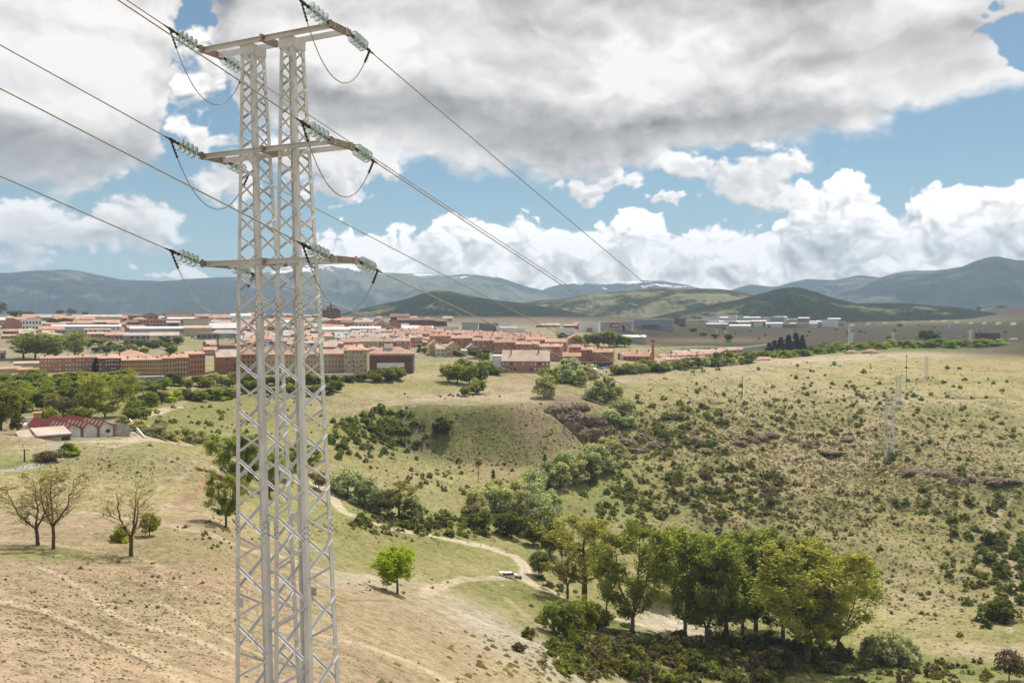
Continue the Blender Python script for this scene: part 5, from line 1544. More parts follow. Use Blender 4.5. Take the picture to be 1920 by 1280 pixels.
def build_trees():
    # the poplar grove at the lower right
    g = 'tall poplars in the valley grove'
    for (k, u, vb, h, w, v, lab) in (
            ('airy', 1096, 1132, 172, 150, 0, 'airy olive poplar with a dark straight trunk at the left end of the grove'),
            ('airy', 1064, 1122, 120, 78, 1, 'thin airy poplar with slender trunk beside the dirt track, left of the grove'),
            ('airy', 1137, 1162, 128, 60, 1, 'slender poplar on a bare dark pole-like trunk at the bend of the track'),
            ('poplar', 1186, 1187, 202, 122, 1, 'poplar with a thick forked trunk standing left of the pale gravel patch'),
            ('poplar', 1262, 1122, 130, 100, 2, 'poplar behind the pale gravel patch with dense olive crown'),
            ('poplar', 1284, 1192, 176, 110, 1, 'poplar with narrow crown at the right edge of the gravel patch'),
            ('poplar', 1392, 1190, 190, 120, 0, 'poplar hidden behind the middle of the grove, crown touching its neighbours'),
            ('poplar', 1325, 1206, 214, 138, 0, 'tall poplar right of the pale gravel patch with two dark limbs'),
            ('poplar', 1362, 1205, 206, 118, 2, 'tall poplar with a short bright trunk in the middle of the grove'),
            ('poplar', 1418, 1182, 182, 130, 1, 'poplar at the back of the grove between two taller crowns'),
            ('poplar', 1468, 1202, 196, 138, 0, 'poplar with a blackish trunk deep in the shade of the grove'),
            ('poplar', 1514, 1242, 226, 168, 2, 'largest poplar with a pale leaning trunk at the right end of the grove'),
            ('poplar', 1572, 1226, 186, 110, 1, 'bright edged poplar closing the grove on the right')):
        tree(k, 'poplar_tree', u, vb, h, w, lab, g, var=v)
    row_of('green', 'bush', [(1040, 1188, 62, 46), (1066, 1196, 74, 52), (1094, 1190, 70, 50), (1120, 1178, 46, 40), (1072, 1205, 40, 30, 'bright')], 'tall olive green bush', 'in the clump in front of the grove', 'bushes in front of the grove', 'bush')
    row_of('willow', 'willow_bush', [(1640, 1238, 44, 46), (1672, 1244, 58, 62), (1702, 1238, 42, 46)], 'grey green willow bush', 'right of the grove on the valley floor', 'willow bushes right of the grove', 'bush')
    tree('dark', 'bush', 1012, 1080, 46, 34, 'dark bush beside the bend where two tracks meet', None, cat='bush')
    tree('brown', 'bush', 1892, 1276, 58, 44, 'brown twiggy bush at the bottom right corner', None, cat='bush')
    tree('dark', 'bush', 1878, 1163, 40, 52, 'dark round bush at the foot of the winding footpath', None, cat='bush')
    tree('shrubby', 'bush', 1860, 1198, 26, 62, 'low brown green bush on the pale sandy patch', None, cat='bush') if 'shrubby' in PROTO else None
    # left slope
    g = 'thinly leaved trees on the left slope'
    tree('sparse', 'spring_tree', 72, 1022, 136, 112, 'thinly leaved tree leaning left at the left edge of the slope', g, var=0)
    tree('sparse', 'spring_tree', 100, 1029, 152, 112, 'thinly leaved tree with forked trunk right beside the leaning one', g, var=1)
    tree('sparse', 'spring_tree', 246, 1042, 138, 98, 'half bare tree with reddish twigs standing alone on the left slope', g, var=2)
    tree('green', 'bush', 280, 1004, 44, 30, 'small green bush behind the half bare tree', None, cat='bush')
    tree('bright', 'bush', 226, 1014, 28, 34, 'bright green bush left of the half bare tree', None, cat='bush')
    tree('poplar', 'broadleaf_tree', 424, 988, 104, 56, 'dark leafy tree just left of the big pylon', 'trees behind the pylon', var=2)
    tree('yellow', 'young_tree', 745, 1113, 86, 66, 'round yellow green tree standing alone in the meadow', None)
    row_of('poplar', 'broadleaf_tree', [(432, 905, 92, 66), (462, 922, 108, 74), (505, 932, 86, 60), (540, 900, 66, 54), (575, 888, 52, 44)], 'leafy tree', 'seen through the pylon at the spur foot', 'trees behind the pylon')
    tree('brown', 'bush', 598, 918, 34, 30, 'brown bush behind the right leg of the pylon', None, cat='bush')
    # stream banks
    row_of('willow', 'willow_tree', [(652, 930, 50, 60), (684, 950, 54, 56), (772, 972, 44, 34), (710, 962, 42, 50)], 'grey green willow', 'along the track right of the pylon', 'willows beside the track')
    tree('airy', 'bare_tree', 748, 970, 66, 64, 'brown twiggy tree beside the track right of the pylon', None)
    tree('brown', 'bush', 728, 968, 50, 44, 'brown twiggy bush left of the brown tree by the track', None, cat='bush')
    row_of('willow', 'willow_tree', [(890, 962, 44, 46), (918, 956, 50, 50), (948, 962, 48, 50), (978, 976, 58, 54), (1008, 986, 60, 56), (1032, 1000, 54, 50), (934, 936, 40, 42), (965, 944, 44, 46), (995, 950, 48, 48), (1028, 962, 44, 44),
                                     (1000, 920, 42, 44), (1024, 908, 44, 46), (1050, 914, 48, 48), (1078, 905, 46, 46), (1060, 884, 40, 42), (1100, 892, 48, 50), (1128, 880, 46, 48), (1152, 866, 42, 44), (1140, 850, 34, 38), (1110, 866, 36, 38)],
           'silvery willow', 'in the band along the stream', 'willows along the stream')
    row_of('dark', 'bush', [(900, 992, 34, 44), (955, 1006, 46, 50), (985, 1000, 30, 34), (1000, 1022, 40, 36), (1052, 902, 44, 30), (1098, 905, 50, 34), (1030, 1040, 40, 34)], 'dark green bush', 'below the silvery willows by the stream', 'dark bushes by the stream', 'bush')
    row_of('bright', 'bush', [(905, 988, 22, 30), (965, 996, 26, 32), (1018, 1010, 26, 24)], 'bright green bush', 'among the dark bushes by the stream', 'bright bushes by the stream', 'bush')
    row_of('sapling', 'young_tree', [(925, 925, 46, 14), (1100, 858, 42, 18), (1022, 876, 26, 12)], 'slender green tree', 'rising among the stream willows', 'slender trees by the stream')
    row_of('willow', 'willow_tree', [(1020, 745, 42, 36), (1058, 716, 34, 44), (1085, 722, 30, 36), (1118, 752, 40, 42), (1150, 756, 36, 36), (1165, 782, 34, 50), (1145, 792, 26, 34), (1178, 800, 22, 30), (1100, 708, 26, 36), (1068, 700, 30, 40)], 'grey green willow', 'above the dark cliff', 'willows above the cliff')
    row_of('poplar', 'broadleaf_tree', [(1030, 742, 52, 34), (1142, 752, 46, 26)], 'upright dark tree', 'at the top of the cliff', 'upright trees above the cliff')
    row_of('green', 'broadleaf_tree', [(842, 716, 34, 30), (858, 718, 36, 30), (880, 720, 38, 34), (900, 716, 34, 26), (868, 706, 34, 30), (895, 738, 26, 28), (872, 742, 18, 20), (838, 704, 20, 20), (912, 700, 24, 30)], 'green tree', 'in the small group on the flat hilltop', 'trees on the flat hilltop')
    row_of('dark', 'broadleaf_tree', [(830, 812, 30, 34)], 'dark round bush', 'high on the green quarry slope', None, 'bush')
    # left woodland round the red roofed sheds
    L = []
    r2 = np.random.default_rng(5)
    for (v0, n, h0, h1) in ((718, 15, 17, 25), (732, 14, 24, 34), (748, 13, 30, 40), (766, 12, 36, 46), (790, 9, 40, 52)):
        for i in range(n):
            u = -12 + 250 * (i + r2.uniform(0.1, 0.9)) / n
            if v0 >= 760 and u > 165: continue
            if v0 >= 784 and 40 < u: continue
            L.append((float(u), float(v0 + r2.uniform(-6, 8)), float(r2.uniform(h0, h1)), float(r2.uniform(30, 44)), ['green', 'green', 'dark', 'green'][int(r2.integers(0, 4))]))
    row_of('green', 'broadleaf_tree', L, 'leafy green tree', 'in the wood left of the sheds', 'trees in the left wood')
    tree('wide', 'broadleaf_tree', 197, 782, 82, 92, 'large round olive tree right behind the red roofed sheds', None, var=0)
    tree('brown', 'bush', 118, 778, 34, 46, 'pinkish brown bare tree left of the large round tree', None, var=0)
    tree('dark', 'broadleaf_tree', 32, 814, 44, 20, 'narrow dark tree left of the red roofed sheds', None)
    tree('dark', 'broadleaf_tree', 2, 806, 74, 44, 'dark tall tree cut off by the left edge', None)
    row_of('green', 'broadleaf_tree', [(95, 800, 36, 34), (150, 792, 30, 34), (244, 790, 26, 30), (268, 786, 24, 28), (250, 772, 20, 26), (283, 762, 30, 28)], 'green tree', 'close round the red roofed sheds', 'trees round the sheds')
    row_of('willow', 'bush', [(228, 800, 22, 26), (258, 806, 20, 40), (290, 818, 22, 44), (322, 824, 22, 34), (350, 828, 26, 40), (378, 830, 26, 36), (402, 834, 22, 30), (300, 800, 16, 30)], 'grey green bush', 'along the white ramp and lane', 'bushes by the lane', 'bush')
    row_of('bright', 'bush', [(128, 854, 26, 34), (86, 862, 18, 30)], 'bright green bush', 'beside the grey lane in front of the sheds', 'bushes beside the lane', 'bush')
    tree('brown', 'bush', 90, 866, 20, 44, 'brown bush in the hollow where the grey lane bends', None, cat='bush')
    M = []
    for i in range(26):
        u = 240 + 205 * (i + r2.uniform(0.1, 0.9)) / 26
        M.append((float(u), float(738 + (22 if i % 2 else -4) - (u - 240) * 0.07 + r2.uniform(-5, 5)), float(r2.uniform(14, 23)), float(r2.uniform(20, 30)), ['green', 'dark', 'willow', 'green', 'bright'][int(r2.integers(0, 5))]))
    row_of('green', 'broadleaf_tree', M, 'small green tree', 'below the beige apartment block', 'trees below the beige block')
    M = []
    for i in range(22):
        u = 440 + 200 * (i + r2.uniform(0.1, 0.9)) / 22
        M.append((float(u), float(722 + (16 if i % 2 else 0) + r2.uniform(-5, 5)), float(r2.uniform(14, 24)), float(r2.uniform(18, 28)), ['green', 'dark', 'dark'][int(r2.integers(0, 3))]))
    M += [(655, 716, 12, 24, 'dark'), (680, 714, 14, 24, 'dark'), (704, 716, 18, 26, 'green'), (726, 714, 24, 34, 'green'), (746, 712, 26, 30, 'green'), (700, 708, 14, 24, 'dark')]
    row_of('green', 'broadleaf_tree', M, 'small green tree', 'along the foot of the long beige block', 'trees below the long block')
    row_of('poplar', 'poplar_tree', [(44, 672, 44, 44), (66, 673, 50, 42), (90, 674, 48, 40), (108, 672, 42, 34)], 'big olive poplar', 'in the clump above the red brick row', 'poplars above the brick row')
    tree('wide', 'broadleaf_tree', 141, 668, 46, 40, 'broad olive tree right of the poplar clump above the brick row', None, var=1)
    tree('conifer', 'cypress_tree', 180, 697, 26, 14, 'dark cone shaped cypress before the red brick blocks', None)
    N = []
    for i in range(26):
        u = 158 + 180 * (i + r2.uniform(0.1, 0.9)) / 26
        N.append((float(u), float(r2.uniform(644, 664)), float(r2.uniform(9, 16)), float(r2.uniform(12, 20)), ['green', 'dark'][i % 2]))
    row_of('green', 'broadleaf_tree', N, 'small tree', 'on the bank under the grey workshops', 'trees under the workshops')
    N = [(8, 586, 18, 26), (-6, 590, 26, 30), (30, 594, 12, 26), (52, 596, 12, 24), (112, 590, 9, 14), (134, 590, 12, 16), (160, 592, 8, 10), (100, 608, 12, 20), (122, 606, 10, 20), (326, 614, 9, 18), (358, 612, 6, 8)]
    row_of('dark', 'broadleaf_tree', N, 'small dark tree', 'on the town skyline at the left', 'trees on the left skyline')
    row_of('dark', 'conifer_tree', [(786, 660, 14, 8, 'conifer'), (796, 662, 12, 12, 'green'), (808, 664, 16, 10, 'conifer'), (858, 668, 12, 20), (890, 672, 16, 24), (905, 680, 18, 22), (884, 664, 12, 20), (912, 668, 14, 14), (925, 690, 12, 24, 'green'), (930, 702, 14, 22, 'green')], 'dark garden tree', 'among the yellow houses', 'garden trees by the yellow houses')
    # right side of the town and the far hedge
    N = []
    for i in range(40):
        u = 1150 + 260 * (i + r2.uniform(0.1, 0.9)) / 40
        N.append((float(u), float(702 - (u - 1150) * 0.085 + (r2.uniform(-9, 2) if i % 2 else 0)), float(r2.uniform(10, 20)), float(r2.uniform(14, 24)), ['green', 'dark', 'willow', 'green'][int(r2.integers(0, 4))]))
    row_of('green', 'broadleaf_tree', N, 'small tree', 'in the belt below the pink roofed sprawl', 'trees below the pink roofs')
    row_of('green', 'broadleaf_tree', [(1082, 648, 18, 20), (1102, 648, 22, 22), (1122, 650, 26, 26, 'dark'), (1142, 651, 32, 28), (1158, 650, 24, 26, 'dark'), (1172, 650, 20, 24), (1054, 636, 12, 18, 'dark'), (1070, 636, 10, 14)], 'leafy tree', 'between the brick rows and grey halls', 'trees by the grey halls')
    row_of('conifer', 'conifer_tree', [(1452, 664, 26, 18), (1464, 666, 34, 18), (1478, 664, 36, 20), (1492, 662, 38, 18), (1504, 658, 30, 14), (1442, 660, 18, 14)], 'blackish conifer', 'in the clump at the plateau edge', 'conifers at the plateau edge')
    N = []
    for i in range(54):
        u = 1405 + 470 * (i + r2.uniform(0.1, 0.9)) / 54
        N.append((float(u), float(np.interp(u, [1405, 1470, 1560, 1680, 1880], [672, 668, 660, 650, 650]) + r2.uniform(-3, 3)), float(r2.uniform(8, 16)), float(r2.uniform(16, 26)), ['bright', 'bright', 'green'][int(r2.integers(0, 3))]))
    row_of('bright', 'hedge_bush', N[:30], 'bright green bush', 'in the long hedge behind the plateau', 'hedge behind the plateau', 'bush')
    row_of('bright', 'hedge_bush', N[30:], 'bright green bush', 'in the hedge between the white masts', 'hedge between the masts', 'bush')
    row_of('dark', 'broadleaf_tree', [(1738, 642, 24, 24), (1752, 643, 18, 18), (1668, 644, 14, 12), (1834, 652, 8, 8), (1835, 582, 8, 8), (1878, 578, 6, 14), (1596, 594, 8, 12), (1686, 612, 5, 10), (1366, 640, 14, 14), (1300, 622, 7, 14), (1320, 630, 8, 12), (1340, 634, 8, 14), (1446, 604, 8, 8), (1500, 598, 7, 6), (1764, 588, 8, 12), (1780, 588, 8, 10), (1280, 612, 6, 16), (1390, 608, 6, 10)],
           'dark tree', 'in the far fields on the right', 'trees in the far fields')


build_trees()

# shrubs scattered over the slopes: the largest are things, the small rest is scrub
ZONES = [
    # u, v, ru, rv, n, smallest px, largest px, kinds, words
    (705, 815, 95, 48, 190, 7, 24, ('dark', 'dark', 'shrub'), 'dark bush on the left flank of the flat hill'),
    (660, 800, 40, 24, 22, 12, 24, ('dark', 'green'), 'dark bush at the left foot of the flat hill'),
    (850, 742, 120, 6, 16, 3, 8, ('dark',), 'tiny bush on the flat hilltop'),
    (820, 890, 190, 46, 80, 4, 15, ('shrub', 'dark', 'brown'), 'low bush at the foot of the flat hill'),
    (1330, 925, 185, 50, 190, 9, 26, ('shrub', 'green', 'shrub', 'brown'), 'brownish bush in the band above the grove'),
    (1180, 940, 90, 70, 130, 8, 24, ('shrub', 'green', 'dark'), 'bush on the slope right of the stream'),
    (1480, 965, 190, 60, 240, 5, 16, ('shrub', 'brown', 'brown'), 'small brown bush on the open slope above the grove'),
    (1855, 1050, 85, 130, 130, 8, 32, ('dark', 'dark', 'shrub'), 'dark bush near the winding footpath'),
    (1790, 925, 140, 46, 70, 6, 20, ('dark', 'shrub', 'green'), 'bush below the rock outcrop'),
    (1670, 864, 40, 14, 16, 8, 20, ('shrub', 'dark'), 'bush at the foot of the nearest far pylon'),
    (1560, 810, 350, 85, 520, 3.5, 13, ('shrub', 'dark', 'brown'), 'small bush scattered on the right hillside'),
    (1250, 815, 125, 66, 220, 6, 22, ('shrub', 'dark', 'green'), 'bush on the gullied slope right of the cliff'),
    (1600, 725, 340, 50, 130, 3, 12, ('dark', 'brown'), 'lone dark bush on the upper plateau'),
    (1300, 1240, 290, 46, 330, 14, 44, ('shrub', 'dark', 'green', 'brown'), 'undergrowth bush under the poplar grove'),
    (1130, 1215, 110, 50, 150, 12, 34, ('shrub', 'brown', 'green'), 'undergrowth bush on the bank in front of the grove'),
    (830, 985, 180, 24, 190, 8, 26, ('shrub', 'dark', 'brown', 'green'), 'low bush in the strip along the stream'),
    (390, 1000, 75, 34, 60, 3, 9, ('dark',), 'small dark bush by the leafy tree left of the pylon'),
    (240, 1130, 260, 100, 190, 2.5, 9, ('shrub', 'brown', 'brown', 'dark'), 'tiny bush on the dry left slope'),
    (1600, 622, 330, 24, 70, 2.5, 9, ('dark',), 'dark bush in the far fields'),
    (360, 795, 110, 34, 50, 5, 14, ('shrub', 'dark', 'green'), 'bush in the green meadow behind the sheds'),
    (520, 770, 110, 60, 70, 4, 13, ('dark', 'shrub'), 'bush on the meadow seen through the pylon'),
    (1640, 1090, 170, 110, 190, 3, 12, ('shrub', 'dark'), 'small bush on the bare lower right slope'),
    (1740, 1262, 190, 24, 90, 9, 26, ('shrub', 'green', 'brown'), 'bush in the green ditch at the lower right'),
    (200, 870, 160, 34, 70, 2.5, 8, ('shrub',), 'tiny bush on the spur in front of the sheds'),
    (1050, 1100, 60, 40, 26, 8, 20, ('shrub', 'brown', 'dark'), 'bush along the track at the left of the grove'),
    (740, 1095, 110, 20, 30, 3, 10, ('brown', 'shrub'), 'low brown bush near the yellow green tree'),
    (1240, 690, 110, 12, 40, 5, 12, ('dark', 'green'), 'bush at the edge of the plateau below the town'),
]


def add_scrub():
    r = np.random.default_rng(77)
    cand = []
    for zi, (u, v, ru, rv, n, s0, s1, kinds, words) in enumerate(ZONES):
        for i in range(n):
            a = r.uniform(0, 6.283); q = math.sqrt(r.random()) if i % 3 else abs(r.normal(0, 0.6))
            uu, vv = u + math.cos(a) * q * ru, v + math.sin(a) * q * rv
            if ((uu - 1255) / 70) ** 2 + ((vv - 1172) / 24) ** 2 < 1 or not (-20 < uu < 1940 and 588 < vv < 1285):
                continue
            s = s0 + (s1 - s0) * r.random() ** 2.2
            cand.append((s, uu, vv, kinds[int(r.integers(0, len(kinds)))], zi))
    cand.sort(reverse=True)
    TONE = {'dark': 'blackish green', 'shrub': 'olive', 'brown': 'brown tinged', 'green': 'fresh green', 'bright': 'bright', 'willow': 'grey'}
    rest = []; named = []
    left_in = {}
    for k, (s, uu, vv, kd, zi) in enumerate(cand):
        p = hit(uu, vv)
        wd = s / F * p.y * 1.15
        if k < 285:
            me = SHRUB[kd][int(r.integers(0, 3))]
            o = obj('shrub', me, None, W(p - Vector((0, 0, wd * 0.06))))
            o.rotation_euler = (0, 0, float(r.uniform(0, 6.28)))
            o.scale = (wd / 2.6, wd / 2.6, wd * float(r.uniform(0.55, 0.95)) / 2.0)
            size = 'large' if s > 19 else 'medium sized' if s > 14 else 'small'
            lab = f'{size} {TONE[kd]} ' + ZONES[zi][8].replace('dark ', '').replace('tiny ', '').replace('small ', '').replace('brownish ', '').replace('low ', '').replace('brown ', '')
            named.append((lab, uu, o)); tag(o, lab, 'shrub', 'shrubs: ' + ZONES[zi][8])
        else:
            rest.append((p, wd, kd))
    for lab in {q[0] for q in named}:
        same = sorted([q for q in named if q[0] == lab], key=lambda q: q[1])
        if len(same) > 1:
            for i, q in enumerate(same):
                q[2]['label'] = f'{lab}, {ORD[i]}from left' if i else f'{lab}, leftmost'
    # the rest and the fine tussocks, joined by colour
    bank = {}
    for kd in ('dark', 'shrub', 'brown', 'green'):
        me = SHRUB[kd][0]
        co = np.empty(len(me.vertices) * 3, np.float32); me.vertices.foreach_get('co', co)
        co = co.reshape(-1, 4, 3)
        pick = np.random.default_rng(3).permutation(len(co))[:60]
        bank[kd] = co[pick] - co[pick].mean(1, keepdims=True) * 0
    mats_ = {'dark': LF_DRK, 'shrub': LF_SHR, 'brown': LF_BRN, 'green': LF_GRN}
    for kd in bank:
        ps = [(p, w) for p, w, q in rest if q == kd]
        if not ps:
            continue
        V = []
        for p, w in ps:
            a = r.uniform(0, 6.28); c_, s_ = math.cos(a), math.sin(a)
            b = bank[kd].copy()
            # enlarge the leaf faces so that few are enough
            ctr_ = b.mean(1, keepdims=True); b = ctr_ + (b - ctr_) * 1.9
            x = (b[..., 0] * c_ - b[..., 1] * s_) * w / 2.6; y = (b[..., 0] * s_ + b[..., 1] * c_) * w / 2.6; z = b[..., 2] * w * 0.75 / 2.0
            V.append(np.stack([x + p.x, y + p.y, z + p.z + CZ - w * 0.05], -1).reshape(-1, 3))
        V = np.concatenate(V)
        me = mesh_np('scrub', V, np.arange(len(V)).reshape(-1, 4), None, [mats_[kd]])
        at_ = me.attributes.new('leaf_tone', 'FLOAT', 'FACE'); at_.data.foreach_set('value', r.uniform(0, 1, len(V) // 4).astype(np.float32))
        tag(obj('scrub', me), kind='stuff')
    # tussocks: tiny cushions of grass and heath, denser on the right hillside
    T = [(1560, 850, 400, 105, 9500, 0.6, 2.2), (1640, 880, 260, 60, 2500, 0.5, 1.5), (1300, 800, 150, 70, 2600, 0.6, 2.0), (1480, 960, 260, 80, 3400, 0.5, 1.5), (1800, 1000, 160, 150, 2600, 0.5, 1.6), (1600, 740, 360, 50, 2500, 0.5, 1.3), (1640, 1100, 200, 100, 1000, 0.4, 1.0), (850, 880, 220, 60, 1300, 0.4, 1.2), (870, 810, 150, 46, 900, 0.4, 1.2),
         (240, 1130, 300, 120, 9000, 0.08, 0.40), (150, 1230, 220, 50, 3000, 0.06, 0.25), (620, 1180, 200, 90, 2500, 0.08, 0.28), (700, 1180, 160, 70, 700, 0.10, 0.3), (1000, 1200, 110, 50, 900, 0.15, 0.45), (200, 870, 170, 40, 900, 0.25, 0.7), (1300, 1240, 320, 50, 1400, 0.5, 1.6), (820, 990, 200, 24, 700, 0.4, 1.4), (520, 770, 200, 60, 700, 0.4, 1.0), (1850, 900, 120, 40, 700, 0.6, 1.5)]
    pool = {'a': [], 'b': [], 'c': []}
    cluster = lambda x, y: float(0)
    for (u, v, ru, rv, n, s0, s1) in T:
        for i in range(n):
            uu, vv = r.normal(u, ru * 0.62), r.normal(v, rv * 0.62)
            if ((uu - 1255) / 70) ** 2 + ((vv - 1172) / 24) ** 2 < 1 or not (-10 < uu < 1930 and 640 < vv < 1285):
                continue
            p = hit(uu, vv)
            k = 'abc'[int(r.choice(3, p=(0.48, 0.28, 0.24)))]
            pool[k].append((p.x, p.y, p.z, s0 + (s1 - s0) * r.random() ** 1.8))
    base = np.array([[1, 0, 0], [.5, .87, 0], [-.5, .87, 0], [-1, 0, 0], [-.5, -.87, 0], [.5, -.87, 0], [0.1, 0, 0.62]], float)
    fs = np.array([[i, (i + 1) % 6, 6] for i in range(6)])
    for k, m_ in (('a', LF_SHR), ('b', LF_BRN), ('c', LF_HAY)):
        P = np.array(pool[k]); n = len(P)
        a = r.uniform(0, 6.28, n); c_, s_ = np.cos(a), np.sin(a)
        jit = base[None] * r.uniform(0.6, 1.25, (n, 7, 1))
        x = (jit[..., 0] * c_[:, None] - jit[..., 1] * s_[:, None]) * P[:, 3:4] * 0.5 + P[:, 0:1]
        y = (jit[..., 0] * s_[:, None] + jit[..., 1] * c_[:, None]) * P[:, 3:4] * 0.5 + P[:, 1:2]
        z = jit[..., 2] * P[:, 3:4] * 0.62 + P[:, 2:3] + CZ - 0.04
        V = np.stack([x, y, z], -1).reshape(-1, 3)
        tr = (fs[None] + (np.arange(n) * 7)[:, None, None]).reshape(-1, 3)
        me = mesh_np('tussocks', V, None, tr, [m_])
        at_ = me.attributes.new('leaf_tone', 'FLOAT', 'FACE'); at_.data.foreach_set('value', np.repeat(r.uniform(0, 1, n), 6).astype(np.float32))
        tag(obj('tussocks', me), kind='stuff')


add_scrub()
# ------------------------------------------------------------------ buildings
BR_RED = mat('red_brick', (0.42, 0.205, 0.14), var=0.16, scale=0.8, rnd=0.14)
BR_DRK = mat('dark_red_brick', (0.20, 0.105, 0.085), var=0.16, scale=0.8, rnd=0.10)
BR_ORG = mat('orange_brick', (0.45, 0.225, 0.135), var=0.15, scale=0.8, rnd=0.12)
BEIGE = mat('beige_render', (0.50, 0.385, 0.25), var=0.10, scale=0.6, rnd=0.06)
CREAM = mat('cream_render', (0.56, 0.485, 0.36), var=0.10, scale=0.6, rnd=0.08)
OCHRE = mat('ochre_brick', (0.45, 0.29, 0.165), var=0.12, scale=0.8, rnd=0.06)
WHITE = mat('white_render', (0.74, 0.73, 0.71), var=0.08, scale=0.6, rnd=0.08)
GREYW = mat('grey_cladding', (0.36, 0.36, 0.365), var=0.08, scale=0.5, rnd=0.10)
GREYD = mat('dark_grey_cladding', (0.21, 0.215, 0.225), var=0.10, scale=0.5, rnd=0.10)
YELW = mat('yellow_render', (0.50, 0.39, 0.21), var=0.10, scale=0.6, rnd=0.06)
STONE = mat('grey_stone_wall', (0.33, 0.31, 0.285), var=0.2, scale=1.2)
R_PINK = mat('pink_clay_tiles', (0.52, 0.315, 0.235), var=0.2, scale=1.4, rnd=0.10)
R_ORNG = mat('orange_clay_tiles', (0.54, 0.31, 0.205), var=0.2, scale=1.4, rnd=0.10)
R_PALE = mat('pale_clay_tiles', (0.52, 0.405, 0.325), var=0.18, scale=1.4, rnd=0.10)
R_GREY = mat('grey_sheet_roof', (0.42, 0.405, 0.39), var=0.12, scale=0.7, rnd=0.12)
R_WHT = mat('white_sheet_roof', (0.70, 0.68, 0.66), var=0.08, scale=0.7, rnd=0.08)
R_RED = mat('red_sheet_roof', (0.27, 0.072, 0.062), var=0.22, scale=0.9)
R_BRN = mat('brown_roof', (0.23, 0.15, 0.115), var=0.2, scale=1.0, rnd=0.12)
PANE = mat('dark_pane', (0.045, 0.048, 0.055), rough=0.15, var=0.2, scale=1.0, spec=0.5, rnd=0.3)
BLIND = mat('white_blind', (0.62, 0.60, 0.57), rough=0.6, var=0.1, scale=1.0, rnd=0.2)
FRAME = mat('window_frame', (0.50, 0.46, 0.42), rough=0.6, var=0.1)
FRAME_D = mat('brown_window_frame', (0.16, 0.10, 0.075), rough=0.6, var=0.1)
SIGNRED = mat('red_sign', (0.45, 0.03, 0.055), rough=0.5, var=0.08)
SIGNW = mat('pale_lettering', (0.75, 0.68, 0.67), rough=0.5, var=0.05)
CHIM = mat('chimney_brick', (0.30, 0.17, 0.125), var=0.15, scale=2)


def window_mesh(name, fm, pm):
    b = MB()
    b.box(-0.5, 0.5, -0.06, 0.02, -0.5, -0.41, 0); b.box(-0.5, 0.5, -0.06, 0.02, 0.41, 0.5, 0)
    b.box(-0.5, -0.40, -0.06, 0.02, -0.41, 0.41, 0); b.box(0.40, 0.5, -0.06, 0.02, -0.41, 0.41, 0)
    b.box(-0.40, 0.40, -0.025, 0.02, -0.41, 0.41, 1)
    return b.mesh(name, [fm, pm])


WIN = {'dark': window_mesh('window', FRAME_D, PANE), 'white': window_mesh('window', FRAME, BLIND), 'pale': window_mesh('window', FRAME, PANE)}


